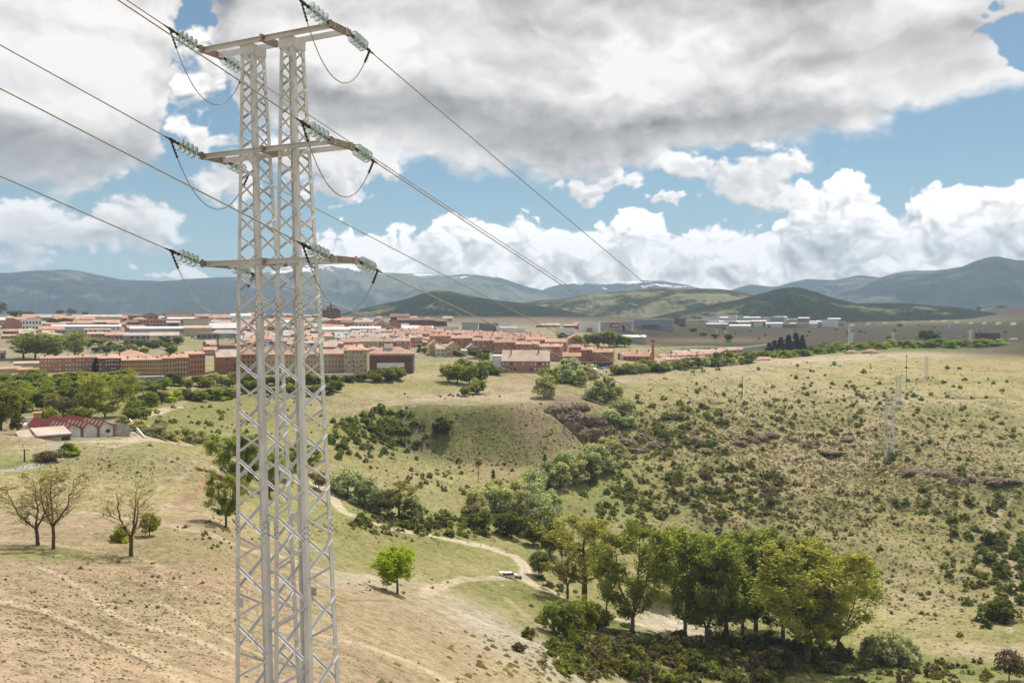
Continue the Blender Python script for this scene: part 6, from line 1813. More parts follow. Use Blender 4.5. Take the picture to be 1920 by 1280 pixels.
def building(name, label, u0, u1, vb, ve, vr=None, roof='gable', wall=None, roofm=None, depth=11.0, yaw=0.0, D=None, win=None, wkind='dark', chim=0, group=None, cat='building', side=None, single=True, wsize=(0.42, 0.45), skip=0.0, oh=0.45):
    """front from column u0 to u1, foot at row vb, eaves at ve, ridge at vr; win = (columns, rows)"""
    um = (u0 + u1) / 2
    if D is None:
        p = hit(um, vb)
    else:
        q = at(um, vb, D); p = Vector((q.x, q.y, q.z))
    k = p.y / F
    az = math.atan2(p.x, p.y)
    Wd = (u1 - u0) * k / max(math.cos(R(yaw)), 0.4) * math.cos(az) * 1.0 / max(math.cos(az), .5)
    h = (vb - ve) * k; hr = (vb - (vr if vr is not None else ve)) * k
    root = empty(name, W(p), -az + R(yaw))
    tag(root, label, cat, group)
    wall = wall or BR_RED; roofm = roofm or R_PINK
    dz = -5.0
    b = MB()
    x0, x1 = -Wd / 2, Wd / 2
    if roof == 'gable':
        b.prism([(0, dz), (depth, dz), (depth, h), (depth / 2, hr - 0.1), (0, h)], (x0, 0, 0), (x1, 0, 0), (0, 1, 0), (0, 0, 1))
    elif roof == 'gable_front':
        b.prism([(x0, dz), (x1, dz), (x1, h), (0, hr - 0.1), (x0, h)], (0, 0, 0), (0, depth, 0), (1, 0, 0), (0, 0, 1))
    else:
        b.box(x0, x1, 0, depth, dz, h)
    b.build('wall', wall, root)
    r = MB(); t = 0.28
    if roof == 'gable':
        sl = (hr - h) / (depth / 2)
        for s in (0, 1):
            y0, y1 = (-oh, depth / 2) if s == 0 else (depth + oh, depth / 2)
            z0 = h - sl * oh
            r.prism([(y0, z0), (y1, hr), (y1, hr + t), (y0, z0 + t)] if s == 0 else [(y1, hr), (y0, z0), (y0, z0 + t), (y1, hr + t)], (x0 - oh * .6, 0, 0), (x1 + oh * .6, 0, 0), (0, 1, 0), (0, 0, 1))
    elif roof == 'gable_front':
        sl = (hr - h) / (Wd / 2); z0 = h - sl * oh
        r.prism([(x0 - oh, z0), (0, hr), (0, hr + t), (x0 - oh, z0 + t)], (0, -oh * .6, 0), (0, depth + oh * .6, 0), (1, 0, 0), (0, 0, 1))
        r.prism([(0, hr), (x1 + oh, z0), (x1 + oh, z0 + t), (0, hr + t)], (0, -oh * .6, 0), (0, depth + oh * .6, 0), (1, 0, 0), (0, 0, 1))
    elif roof == 'hip':
        i = min(depth, Wd) / 2 * 0.98
        vs = [(x0 - oh, -oh, h), (x1 + oh, -oh, h), (x1 + oh, depth + oh, h), (x0 - oh, depth + oh, h), (x0 + i, depth / 2, hr), (x1 - i, depth / 2, hr)]
        r.add(vs, [(0, 1, 5, 4), (1, 2, 5), (2, 3, 4, 5), (3, 0, 4), (3, 2, 1, 0)])
        r.box(x0 - oh, x1 + oh, -oh, depth + oh, h - 0.22, h - 0.003)
    elif roof == 'flat':
        r.box(x0 - 0.15, x1 + 0.15, -0.15, depth + 0.15, h + 0.002, max(hr, h + 0.35))
    rf = r.build('roof', roofm, root)
    if chim:
        for i in range(chim):
            c = MB(); cx = x0 + Wd * (i + 0.5 + random.uniform(-.25, .25)) / chim; cy = depth * random.uniform(0.3, 0.6); zt = hr + random.uniform(0.4, 1.1)
            c.box(cx - .4, cx + .4, cy - .35, cy + .35, h, zt); c.box(cx - .48, cx + .48, cy - .43, cy + .43, zt + 0.002, zt + .12)
            c.build('chimney', CHIM, rf)
    if win:
        nc, nr = win
        lo, hi = 0.02 * h, h * 0.98
        cw, ch = Wd / nc, (hi - lo) / nr
        joined = MB()
        for i in range(nc):
            for j in range(nr):
                if skip and random.random() < skip:
                    continue
                x, z = x0 + cw * (i + 0.5), lo + ch * (j + 0.55)
                sx, sz = cw * wsize[0], ch * wsize[1]
                if single:
                    kk = wkind if wkind != 'mix' else ('white' if random.random() < 0.6 else 'dark')
                    o = obj('window', WIN[kk], root); o.location = (x, 0, z); o.scale = (sx, 1.6, sz)
                else:
                    joined.box(x - sx / 2, x + sx / 2, -0.08, 0.02, z - sz / 2, z + sz / 2)
        if not single:
            tag(joined.build('window', PANE if wkind == 'dark' else BLIND, root), kind='stuff')
    return root, Wd, h, hr


def part_box(root, name, mat_, x0, x1, y0, y1, z0, z1):
    b = MB(); b.box(x0, x1, y0, y1, z0, z1); return b.build(name, mat_, root)


def sheds():
    """factory sheds with red sawtooth roofs"""
    p = hit(187, 819)
    k = p.y / F; az = math.atan2(p.x, p.y)
    root = empty('sawtooth_shed', W(p), -az + R(24))
    tag(root, 'old white factory shed with red sawtooth roofs and skylights at the left', 'factory')
    U = lambda u: (u - 187) * k / math.cos(R(24)) * 1.0
    WHT = mat('dirty_white_plaster', (0.66, 0.65, 0.645), var=0.2, scale=0.5)
    RUST = mat('rusty_brick_edge', (0.27, 0.16, 0.115), var=0.25, scale=1.5)
    SKY_ = mat('old_skylight', (0.48, 0.38, 0.35), var=0.2, scale=1.5)
    dep = 24.0
    h0 = 18 * k
    for i in range(3):
        x0, x1 = U(132 + 27.3 * i), U(132 + 27.3 * (i + 1)) - 0.25
        xp = x0 + (x1 - x0) * 0.32
        hp = h0 + 11 * k
        b = MB(); b.prism([(x0, -3), (x1, -3), (x1, h0), (xp, hp), (x0, h0)], (0, 0, 0), (0, dep, 0), (1, 0, 0), (0, 0, 1))
        b.build('wall', WHT, root)
        r = MB(); sl = (hp - h0) / (xp - x0)
        r.prism([(x0 - .5, h0 - .5 * sl), (xp, hp), (xp, hp + .2), (x0 - .5, h0 - .5 * sl + .2)], (0, -.35, 0), (0, dep, 0), (1, 0, 0), (0, 0, 1))
        s2 = (h0 - hp) / (x1 - xp)
        r.prism([(xp, hp), (x1, h0), (x1, h0 + .2), (xp, hp + .2)], (0, -.35, 0), (0, dep, 0), (1, 0, 0), (0, 0, 1))
        rf = r.build('roof', R_RED, root)
        for q in range(5):
            y0 = 0.6 + q * 2.3
            s = MB()
            for (xa, za, xb, zb) in ((x0 + .1, h0 + .1 * sl + .2, xp - .2, hp - .2 * sl + .2),):
                s.prism([(xa, za + .01), (xb, zb + .01), (xb, zb + .09), (xa, za + .09)], (0, y0, 0), (0, y0 + 0.9, 0), (1, 0, 0), (0, 0, 1))
            s.build('skylight', SKY_, rf)
        e = MB(); e.box(x1 - .35, x1 + .25, -.25, 0.2, -1, h0 + .2); e.build('brick_pier', RUST, root)
    # dark round opening in the third gable
    w = MB(); w.lathe([(-.12, .55), (.02, .55)], (U(201), 0, h0 * 0.55), (0, 1, 0), 12); w.build('opening', PANE, root)
    # roofless end bay
    x0, x1 = U(214.2), U(240)
    b = MB(); b.prism([(x0, -3), (x1, -3), (x1, h0 * .92), (x0 + (x1 - x0) * .25, h0 + 6 * k), (x0, h0 + 5 * k)], (0, 0, 0), (0, 0.4, 0), (1, 0, 0), (0, 0, 1))
    b.box(x1 - .4, x1, .4, dep * .9, -3, h0 * .9)
    b.build('ruined_wall', mat('old_grey_plaster', (0.40, 0.375, 0.35), var=0.25, scale=0.6), root)
    # low front wing with two pale roofs
    e2 = hit(90, 824)
    root2 = empty('low_outbuilding', W(e2), -math.atan2(e2.x, e2.y) + R(12))
    tag(root2, 'low outbuilding with two pale roofs and a dark gateway left of the sawtooth shed', 'building')
    k2 = e2.y / F; V = lambda u: (u - 90) * k2
    b = MB(); b.box(V(72), V(131), 0, 8, -3, 9.6 * k2); b.build('wall', WHT, root2)
    part_box(root2, 'gateway', PANE, V(113), V(128), -.06, .02, -.5, 8 * k2)
    for i, (ua, ub, ya, yb, z) in enumerate(((46, 84, 2, 8, 7.5), (72, 131, 0, 8, 10.5))):
        r = MB(); r.prism([(ya - .5, z * k2 - 0.6), (yb, z * k2 + .7), (yb, z * k2 + .95), (ya - .5, z * k2 - .35)], (V(ua), 0, 0), (V(ub), 0, 0), (0, 1, 0), (0, 0, 1))
        r.build('roof', R_PALE, root2)
        g_ = MB(); g_.box(V(ua), V(ub), ya - .62, ya - .5, z * k2 - .85, z * k2 - .3); g_.build('brick_eave', RUST, root2)
    b = MB(); b.box(V(46), V(72) - .05, 2, 8, -3, 6.6 * k2); b.build('side_wall', WHT, root2)
    # white ramp wall beside the shed
    a, c = hit(242, 800), hit(270, 822)
    b = MB()
    n = Vector((-(c.y - a.y), c.x - a.x, 0)).normalized() * 0.3
    vs = [a + Vector((0, 0, -2)), c + Vector((0, 0, -2)), c + Vector((0, 0, .5)), a + Vector((0, 0, 2.6))]
    vs = [v - a for v in vs]; vs += [v + n for v in vs]
    b.add(vs, [(0, 1, 2, 3), (7, 6, 5, 4), (0, 4, 5, 1), (1, 5, 6, 2), (2, 6, 7, 3), (3, 7, 4, 0)])
    o = b.build('ramp_wall', WHITE, None, loc=W(a)); tag(o, 'bright white sloping wall running down from the sawtooth shed', 'wall')
    # rubble dump with boxes beyond the shed
    r = np.random.default_rng(9)
    for i in range(12):
        q = hit(18 + 5.5 * i + r.uniform(-3, 3), 796 + r.uniform(-8, 6))
        b = MB(); s = r.uniform(.8, 2.0); b.box(-s, s, -s * .6, s * .6, -.3, r.uniform(.6, 1.6))
        o = b.build('crate', [WHITE, R_WHT, BEIGE][i % 3], None, loc=W(q)); o.rotation_euler = (r.uniform(-.15, .15), 0, r.uniform(0, 3))
        tag(o, f'{["white", "pale", "beige"][i % 3]} crate in the scrap yard left of the red roofed sheds, {ORD[i]}from the left' if i else 'white crate in the scrap yard left of the red roofed sheds, leftmost', 'crate', 'crates in the scrap yard')
    building('brick_tower', 'square orange brick stub tower left behind the red roofed sheds', 64, 77, 802, 776, 774, 'flat', OCHRE, OCHRE, 4)


def town():
    B = building
    # front row, left to right
    B('apartment_block', 'long red brick apartment row with small white windows at the far left', 83, 186, 697, 671, 667, 'gable', BR_RED, R_PINK, 10, 4, win=(18, 3), wkind='white', chim=5, skip=.25, wsize=(.5, .42))
    B('apartment_block', 'dark red brick apartment block with white shutters right of the cypress', 188, 233, 703, 671, 664, 'hip', BR_DRK, R_PINK, 14, 0, win=(9, 4), wkind='white', chim=2, skip=.2, wsize=(.6, .4))
    B('apartment_block', 'red apartment block under a large pink pyramid roof', 210, 282, 698, 671, 656, 'hip', BR_RED, R_PINK, 30, 0, chim=1)
    B('apartment_block', 'ochre apartment block with rows of narrow dark windows', 232, 300, 707, 675, 672, 'gable', OCHRE, R_ORNG, 12, 0, win=(17, 4), wkind='dark', chim=4, wsize=(.42, .45))
    B('apartment_block', 'ochre apartment block stepping forward right of the narrow windowed one', 300.5, 328, 708, 672, 667, 'gable', OCHRE, R_ORNG, 14, 4, win=(5, 4), wkind='dark', chim=2, wsize=(.35, .5))
    B('apartment_block', 'ochre corner block with pale flat roof edge', 328, 353, 707, 670, 664, 'gable', OCHRE, R_ORNG, 14, 8, win=(5, 4), wkind='dark', chim=1, wsize=(.5, .5))
    B('apartment_block', 'brown brick block with an orange side wall at the end of the ochre row', 353, 384, 703, 664, 660, 'gable', BR_ORG, R_ORNG, 13, 20, win=(6, 4), wkind='dark', chim=1)
    B('retaining_wall', 'grey concrete base wall under the ochre apartment blocks', 228, 305, 722, 708, 706, 'flat', STONE, R_GREY, 5, 0, win=(9, 1), wkind='dark', single=False, wsize=(.25, .2), cat='wall')
    B('apartment_block', 'tall red brick block behind the ochre row with white windows', 383, 408, 692, 656, 651, 'gable', BR_RED, R_PINK, 12, 0, win=(6, 4), wkind='white', D=610)
    B('apartment_block', 'red brick slab behind the blue lattice mast', 396, 440, 690, 648, 645, 'gable', BR_RED, R_BRN, 12, 0, win=(9, 4), wkind='dark', D=640)
    B('apartment_block', 'red brick gable house with pale roof left of the pylon', 407, 446, 700, 669, 656, 'gable', BR_RED, R_PALE, 14, 6, win=(3, 3), wkind='pale', skip=.4)
    B('apartment_block', 'orange fronted apartment block half hidden by the pylon legs', 446, 486, 703, 664, 652, 'gable', BR_ORG, R_ORNG, 14, -10, win=(5, 4), wkind='dark', chim=2)
    B('apartment_block', 'long beige apartment block with plain dark windows behind the pylon', 478, 645, 703, 664, 656, 'gable', BEIGE, R_PINK, 12, 0, win=(26, 4), wkind='dark', chim=8, wsize=(.26, .36), skip=.1)
    rt, Wd, h, hr = B('arcade_wall', 'white ground floor arcade with dark arches under the long beige block', 560, 662, 712, 702.5, 701.5, 'flat', WHITE, R_GREY, 3, 0, cat='wall')
    for i in range(9):
        x = -Wd / 2 + Wd * (i + .5) / 9
        w = MB(); w.prism([(-.8, -.3), (.8, -.3), (.8, 1.2), (.55, 1.75), (0, 2.0), (-.55, 1.75), (-.8, 1.2)], (x, -.08, 0), (x, .02, 0), (1, 0, 0), (0, 0, 1)); w.build('arch_opening', PANE, rt)
    rt, Wd, h, hr = B('apartment_block', 'beige corner tower with balconies and an orange hipped roof', 645, 688, 708, 656, 648, 'hip', BEIGE, R_ORNG, 15, -6, win=(6, 6), wkind='dark', chim=1, wsize=(.3, .4), skip=.3)
    for i in range(2):
        for j in range(4):
            part_box(rt, 'balcony', FRAME, -Wd * .34 + i * Wd * .30, -Wd * .18 + i * Wd * .30, -1.1, -.02, h * (.22 + .19 * j), h * (.22 + .19 * j) + 1.0)
    rt, Wd, h, hr = B('school_building', 'dark red brick school with pink roof and a white panel', 690, 775, 697, 663, 651, 'hip', BR_DRK, R_PINK, 16, 0, win=(14, 4), wkind='dark', wsize=(.5, .35), skip=.25)
    part_box(rt, 'white_panel', WHITE, -Wd * .30, Wd * .30, -.5, -.15, h * .22, h * .50)
    part_box(rt, 'eave_band', R_PALE, -Wd / 2 - .3, Wd / 2 + .3, -.6, -.02, h * .90, h * .97)
    part_box(rt, 'side_pier', STONE, Wd / 2 - .5, Wd / 2 + .7, -.6, 0.5, 0, h)
    part_box(rt, 'roof_plant', WHITE, -Wd * .14, Wd * .05, 5, 9, hr - 1, hr + 1.6)
    rt, Wd, h, hr = B('apartment_block', 'broad brick building with brown mansard roof and a white blank end wall', 940, 1030, 698, 677, 658, 'gable', BR_RED, R_PALE, 22, -3, win=(12, 2), wkind='mix', wsize=(.45, .5), skip=.2, chim=2)
    part_box(rt, 'end_wall', WHITE, -Wd / 2 - 6.2, -Wd / 2 - .01, 1.0, 17, -5, h + 3.4)
    part_box(rt, 'base_wall', STONE, -Wd / 2, Wd / 2, -3.5, -.5, -6, 0.6)
    # terraces of red brick houses stepping down the slope, front to back
    rows = [(806, 846, 645, 630, 624), (846, 886, 651, 634, 628), (886, 926, 659, 638.5, 633), (926, 967, 662, 642, 635.6), (967, 1010, 665, 645.5, 640), (1010, 1053, 673, 650, 645),
            (1066, 1092, 669, 651, 646), (1090, 1116, 678, 656, 651), (1111, 1148, 680, 660.5, 654),
            (865, 905, 642, 629.5, 624.5), (905, 944, 645, 632.5, 627.5), (944, 981, 648, 635, 629), (985, 1022, 651, 637, 631.5), (1022, 1062, 654, 641, 635.5),
            (830, 868, 634, 624.5, 619), (868, 903, 636, 625.5, 619.5), (905, 941, 638, 628, 622), (943, 980, 640, 629.5, 624), (980, 1012, 642, 631, 624),
            (760, 806, 640, 625.5, 619), (800, 830, 632, 622, 616.5), (770, 800, 632, 621, 615.5), (740, 770, 631, 622, 616)]
    for i, (a, b_, vb, ve, vr) in enumerate(rows):
        D = float(np.interp(vb, [630, 640, 650, 660, 670, 680], [830, 770, 715, 665, 620, 585]))
        B('terraced_house', f'red brick terrace block in the stepped rows, {ORD[i] if i else "first "}one from front left to back', a, b_ + .6, vb, ve, vr, 'gable', BR_RED if i % 3 else BR_ORG, R_PINK if i % 4 else R_ORNG, 11, -6, D=D, win=(9, 3 if vb - ve > 12 else 2), wkind='mix', chim=3, group='red brick terraces stepping down to the valley', skip=.35, wsize=(.4, .4), single=i < 9)
    rt, Wd, h, hr = B('brick_annex', 'long low orange brick wing with sloping roof below the terraces', 1055, 1098, 677, 668, 662, 'gable', BR_ORG, R_ORNG, 9, 0, win=(6, 1), wkind='dark')
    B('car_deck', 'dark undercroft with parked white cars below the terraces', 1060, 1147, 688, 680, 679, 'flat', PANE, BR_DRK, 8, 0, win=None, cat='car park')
    B('yellow_house', 'yellow house with round window and orange roof behind the terraces', 1063, 1098, 650, 636, 628, 'gable_front', YELW, R_ORNG, 16, 10, D=760)
    # yellow houses on the knoll
    for i, (a, b_, vb, ve, vr, wl, lab) in enumerate(((806, 828, 666, 646, 637, YELW, 'yellow house with steep tan roof at the left of the knoll'), (818, 842, 668, 654, 646, CREAM, 'brown roofed house in front of the yellow ones on the knoll'),
                                                      (838, 864, 668, 650, 641, YELW, 'second yellow house with gable on the knoll'), (876, 897, 664, 652, 645, CREAM, 'cream gabled house standing apart on the right of the knoll'), (862, 876, 668, 658, 655, CREAM, 'small low house between the gabled houses on the knoll'))):
        B('house', lab, a, b_, vb, ve, vr, 'gable_front' if i in (0, 2, 3) else 'gable', wl, R_PALE if i else R_ORNG, 10, 8, win=(3, 2), wkind='dark', single=True, wsize=(.3, .35))
    B('small_house', 'small orange roofed hut among the trees below the knoll', 884, 912, 696, 690, 683, 'gable', BR_ORG, R_ORNG, 9, 12)
    # middle and upper bands of the town behind the front row
    mid = [(604, 640, 655, 644, 637, BR_RED, R_PALE), (640, 672, 653, 641, 634, BR_ORG, R_PINK), (672, 712, 652, 640, 632, BEIGE, R_PALE), (714, 742, 653, 640, 632, BR_RED, R_PINK), (744, 768, 654, 639, 633, BR_ORG, R_PALE), (768, 792, 650, 633, 627, BR_RED, R_PALE),
           (600, 628, 643, 630, 626, CREAM, R_PALE), (628, 655, 644, 633, 628, WHITE, R_GREY), (655, 682, 642, 630, 624, CREAM, R_PALE), (683, 704, 641, 629, 621, WHITE, R_GREY), (704, 730, 641, 632, 625, CREAM, R_PALE), (735, 758, 640, 630, 622, BR_RED, R_PALE),
           (448, 480, 650, 638, 632, BR_RED, R_PALE), (484, 512, 648, 636, 630, CREAM, R_PINK), (512, 548, 650, 640, 634, BR_RED, R_PALE), (548, 580, 648, 636, 628, BR_ORG, R_PINK), (578, 606, 650, 640, 633, CREAM, R_PINK), (500, 530, 640, 630, 624, WHITE, R_PALE), (560, 590, 638, 628, 622, BR_RED, R_PALE)]
    for i, (a, b_, vb, ve, vr, wl, rm) in enumerate(mid):
        nm = {BR_RED: 'red brick', BR_ORG: 'orange brick', BEIGE: 'beige', CREAM: 'cream', WHITE: 'white'}[wl]
        B('town_house', f'{nm} house with {"grey" if rm == R_GREY else "clay tiled"} roof behind the beige blocks, {ORD[i] if i else "first "}of its crowd', a, b_, vb, ve, vr, 'gable' if i % 3 else 'hip', wl, rm, 10, (i * 37 % 21) - 10, win=(5, 2), wkind='mix', chim=2, group='houses in the middle of the town', single=False, skip=.3)
    r = np.random.default_rng(33)
    fill = []
    for (v0, ua, ub, n, ht) in ((650, 446, 800, 20, 10), (643, 440, 800, 20, 10), (635, 440, 770, 20, 10), (628, 440, 790, 20, 9), (621, 400, 800, 18, 9), (617, 400, 620, 8, 8), (660, 600, 700, 5, 10), (604, 640, 840, 10, 7), (603, 0, 300, 14, 8), (611, 230, 470, 12, 9), (622, 230, 440, 8, 8), (640, 60, 170, 5, 8), (598, 300, 620, 16, 8), (655, 385, 480, 5, 12), (628, 0, 120, 5, 9), (611, 0, 240, 9, 7), (606, 380, 660, 9, 7), (600, 100, 470, 14, 6), (633, 0, 110, 4, 7), (622, 380, 470, 4, 8), (612, 1000, 1090, 4, 5), (640, 440, 600, 8, 9)):
        for i in range(n):
            u = ua + (ub - ua) * (i + r.uniform(0, .6)) / n
            fill.append((u, u + (ub - ua) / n * r.uniform(.8, 1.25), v0 + r.uniform(-2, 2), ht * r.uniform(.9, 1.5)))
    for i, (a, b_, vb, ht) in enumerate(sorted(fill)):
        wl, nm = [(BR_RED, 'red brick'), (CREAM, 'cream'), (BR_ORG, 'orange brick'), (WHITE, 'white'), (BR_RED, 'red brick')][int(r.integers(0, 5))]
        rm = [R_PINK, R_PALE, R_PINK, R_ORNG, R_GREY][int(r.integers(0, 5))]
        B('town_house', f'small {nm} house among the upper town roofs, {ORD[i] or "leftmost "}{"from the left" if i else "one"}', a, b_, vb, vb - ht * .62, vb - ht, 'gable' if i % 3 else 'hip', wl, rm, 12, (i * 37 % 31) - 15, win=(4, 1), wkind='dark', single=False, skip=.3, group='small houses of the upper town')
    halls = [
        ('white flat roofed hall with roof huts behind the beige tower', 600, 656, 631, 618, 613, 'gable', WHITE, R_WHT, 14), ('low white hall right of the flat roofed one', 655, 714, 625, 616, 612, 'gable', GREYW, R_WHT, 14),
        ('brick gabled hall with white roof at the left of the pair', 700, 733, 622, 610, 601, 'gable_front', BR_RED, R_PALE, 14), ('brick gabled hall at the right of the pair', 728, 752, 622, 608, 600, 'gable_front', BR_RED, R_PALE, 14),
        ('white roofed brick shed right of the gabled pair', 752, 772, 622, 616, 611, 'gable', BR_ORG, R_WHT, 12), ('second white roofed brick shed right of the gabled pair', 772, 812, 622, 615, 611, 'gable', BR_ORG, R_WHT, 12),
        ('long red brick works on the skyline with dark roofs', 745, 815, 612, 600, 596, 'gable', BR_DRK, R_BRN, 14), ('low red brick works right of the skyline works', 812, 838, 612, 602, 598, 'gable', BR_DRK, R_BRN, 14),
        ('round shouldered brown hall on the skyline', 732, 768, 606, 594, 588, 'gable', BR_DRK, R_BRN, 14), ('brick house with tan gable behind the pylon', 606, 640, 616, 606, 598, 'gable_front', BR_RED, R_PALE, 14),
        ('small brick hall left of the arcade', 640, 664, 616, 605, 600, 'gable', BR_RED, R_BRN, 14), ('reddish low roofs under the monumental brick pile', 640, 665, 604, 597, 593, 'gable', BR_DRK, R_BRN, 14),
        ('grey sheet hall beside a white chimney', 866, 896, 620, 607, 604, 'flat', GREYW, R_GREY, 14), ('long dull grey hall right of the white chimney', 898, 934, 620, 607, 605, 'flat', GREYD, R_GREY, 14), ('white box hall with pale roof in the distance', 934, 958, 613, 604, 603, 'flat', WHITE, R_WHT, 10),
        ('white hall with grey gable behind the terraces', 931, 968, 622, 615, 612, 'gable', WHITE, R_GREY, 12), ('blue white cube building behind the terraces', 968, 985, 624, 616, 615.5, 'flat', WHITE, R_WHT, 8), ('long low white and blue shop row left of the chimney', 806, 860, 618, 613, 612, 'flat', WHITE, R_WHT, 8),
        ('low white hall in front of the tall white hall', 1042, 1078, 625, 617, 615, 'flat', WHITE, R_WHT, 12), ('dark maroon low hall left of the tall white hall', 1058, 1086, 617, 612, 611, 'flat', SIGNRED, R_BRN, 12),
        ('long grey low hall with white roof behind the leafy trees', 1095, 1170, 643, 631, 628, 'gable', GREYW, R_GREY, 12), ('grey hall with pale roof right of the leafy trees', 1165, 1211, 644, 632, 628.5, 'gable', GREYW, R_WHT, 12)]
    for (lab, a, b_, vb, ve, vr, rf, wl, rm, dp) in halls:
        B('hall', lab, a, b_, vb, ve, vr, rf, wl, rm, dp, 0, win=None)
    rt, Wd, h, hr = B('arcade_building', 'cream building with a row of round arches on the upper town edge', 665, 700, 616, 604, 600, 'gable', CREAM, R_PALE, 12)
    for i in range(5):
        x = -Wd / 2 + Wd * (i + .5) / 5
        w = MB(); w.prism([(-1, 1.0), (1, 1.0), (1, 3.6), (.7, 4.5), (0, 4.9), (-.7, 4.5), (-1, 3.6)], (x, -.1, 0), (x, .02, 0), (1, 0, 0), (0, 0, 1)); w.build('arch_opening', PANE, rt)
    # monumental dark brick pile
    rt, Wd, h, hr = B('brick_palace', 'monumental dark red brick building with towers on the skyline behind the pylon', 596, 638, 603, 583, 581, 'flat', BR_DRK, BR_DRK, 26, D=1100)
    part_box(rt, 'tower', BR_DRK, Wd * .02, Wd * .14, 2, 8, 0, h + 8.5); part_box(rt, 'tower', BR_DRK, -Wd * .10, Wd * .005, 2, 8, 0, h + 5.5); part_box(rt, 'upper_storey', BR_DRK, Wd * .15, Wd * .44, 4, 18, h, h + 3.6)
    part_box(rt, 'upper_storey', BR_DRK, -Wd * .5, -Wd * .12, 4, 18, h, h + 1.6)
    # right-hand shopping halls
    rt, Wd, h, hr = B('shopping_hall', 'tall white hall with slanted roof left of the red sign', 1085, 1122, 622, 605, 604, 'flat', WHITE, R_WHT, 22, -6)
    part_box(rt, 'orange_doors', BR_ORG, -Wd * .1, Wd * .2, -.15, -.02, 0, 4.5)
    rt, Wd, h, hr = B('shopping_hall', 'grey shop hall carrying a red sign with pale lettering', 1123, 1188, 621, 604, 602.5, 'flat', GREYW, R_WHT, 22)
    sg = part_box(rt, 'sign', SIGNRED, -Wd * .17, Wd * .07, -.35, -.02, h * .46, h * .86)
    lt = MB(); r = np.random.default_rng(4)
    x = -Wd * .12
    while x < Wd * .045:
        w_ = r.uniform(.5, .9); lt.box(x, x + w_, -.42, -.36, h * .56, h * (.72 + .06 * r.random())); x += w_ + .22
    tag(lt.build('lettering', SIGNW, sg), kind='stuff')
    part_box(rt, 'entrance_block', WHITE, Wd * .43, Wd * .49, -.4, -.02, 0, h * .8); part_box(rt, 'glass_front', PANE, Wd * .17, Wd * .24, -.1, -.02, 0, h * .7); part_box(rt, 'roof_canopy', R_WHT, Wd * .1, Wd * .46, -1, 8, h + 1.2, h + 2.0)
    rt, Wd, h, hr = B('shopping_hall', 'large grey hall with a dark canopy right of the red sign hall', 1189, 1262, 618, 601, 599, 'flat', GREYW, R_GREY, 26)
    part_box(rt, 'canopy', GREYD, -Wd * .3, Wd * .15, -4, -.02, h * .40, h * .60)
    r = np.random.default_rng(61)
    wr = [(1264, 1284, 608, 599, 'red', mat('faded_red_cladding', (0.26, 0.10, 0.09), var=.15)), (1288, 1322, 612, 601, 'pale', CREAM)]
    for i in range(34):
        u = 1318 + 245 * (i // 2) / 17 + r.uniform(-6, 6)
        vb = (613 if i % 2 else 604) + r.uniform(-1.5, 1.5)
        wr.append((u, u + r.uniform(16, 40), vb, vb - r.uniform(6, 11), *[('white', WHITE), ('white', WHITE), ('grey', GREYW), ('pale', CREAM), ('reddish', BR_RED)][int(r.integers(0, 5))]))
    for i, (a, b_, vb, ve, nm, wl) in enumerate(sorted(wr, key=lambda q: q[0])):
        B('warehouse', f'{nm} warehouse in the far industrial estate on the right, {ORD[i]}{"from its left" if i else "at its left end"}', a, b_, vb, ve, ve - 1.6, 'gable' if i % 2 else 'flat', wl, R_WHT if i > 1 else R_BRN, 30, (i * 29 % 17) - 8, group='far warehouses on the right')
    B('greenhouse', 'long white glasshouse in front of the far warehouses', 1356, 1407, 615, 611, 608.5, 'gable', R_WHT, R_WHT, 14)
    # pink roofed sprawl
    rt, Wd, h, hr = B('villa', 'villa with orange roof, white gable and red chimney wall right of the terraces', 1168, 1217, 678, 668, 658, 'gable', BR_ORG, R_ORNG, 14, -14, win=(6, 1), wkind='dark', chim=3)
    part_box(rt, 'red_wall', SIGNRED, -Wd / 2 - 4.2, -Wd / 2 - 2.4, 1, 3, -1, h + 2); part_box(rt, 'white_gable', WHITE, -Wd / 2 - 2.3, -Wd / 2 - .02, .5, 13, -2, h + 1.8)
    sp = []
    r = np.random.default_rng(21)
    for j, (v0, n, ua, ub) in enumerate(((688, 7, 1216, 1330), (680, 7, 1226, 1345), (672, 8, 1236, 1372), (666, 8, 1262, 1395))):
        for i in range(n):
            u = ua + (ub - ua) * i / n
            sp.append((u, u + (ub - ua) / n * r.uniform(.85, 1.15), v0 - i * .8 + r.uniform(-1, 1)))
    for i, (a, b_, vb) in enumerate(sorted(sp)):
        B('bungalow', f'pink roofed low house in the sprawl by the chimney, {ORD[i] if i else "leftmost"}{"from the left" if i else ""}', a, b_, vb, vb - 4, vb - 8.5, 'gable' if i % 3 else 'hip', CREAM if i % 2 else BR_ORG, R_PINK if i % 4 else R_PALE, 12, (i * 31 % 25) - 12, group='pink roofed bungalows', D=None)
    rt, Wd, h, hr = B('brick_chimney', 'slim tall brick chimney with a storks nest top above the pink roofs', 1221.5, 1226.5, 679, 641, 640, 'flat', BR_ORG, R_BRN, 2.0, 0, cat='chimney')
    nb = MB(); nb.lathe([(0, 1.0), (.5, 1.5), (.9, 1.6), (1.0, .6)], (0, 1, h + .4), (0, 0, 1), 9); nb.build('nest', mat('dry_twigs', (.06, .045, .035), var=.3, scale=4), rt)
    B('white_chimney', 'white square chimney standing among the grey halls', 889.5, 894.5, 619, 602, 601.5, 'flat', WHITE, R_WHT, 3, cat='chimney')
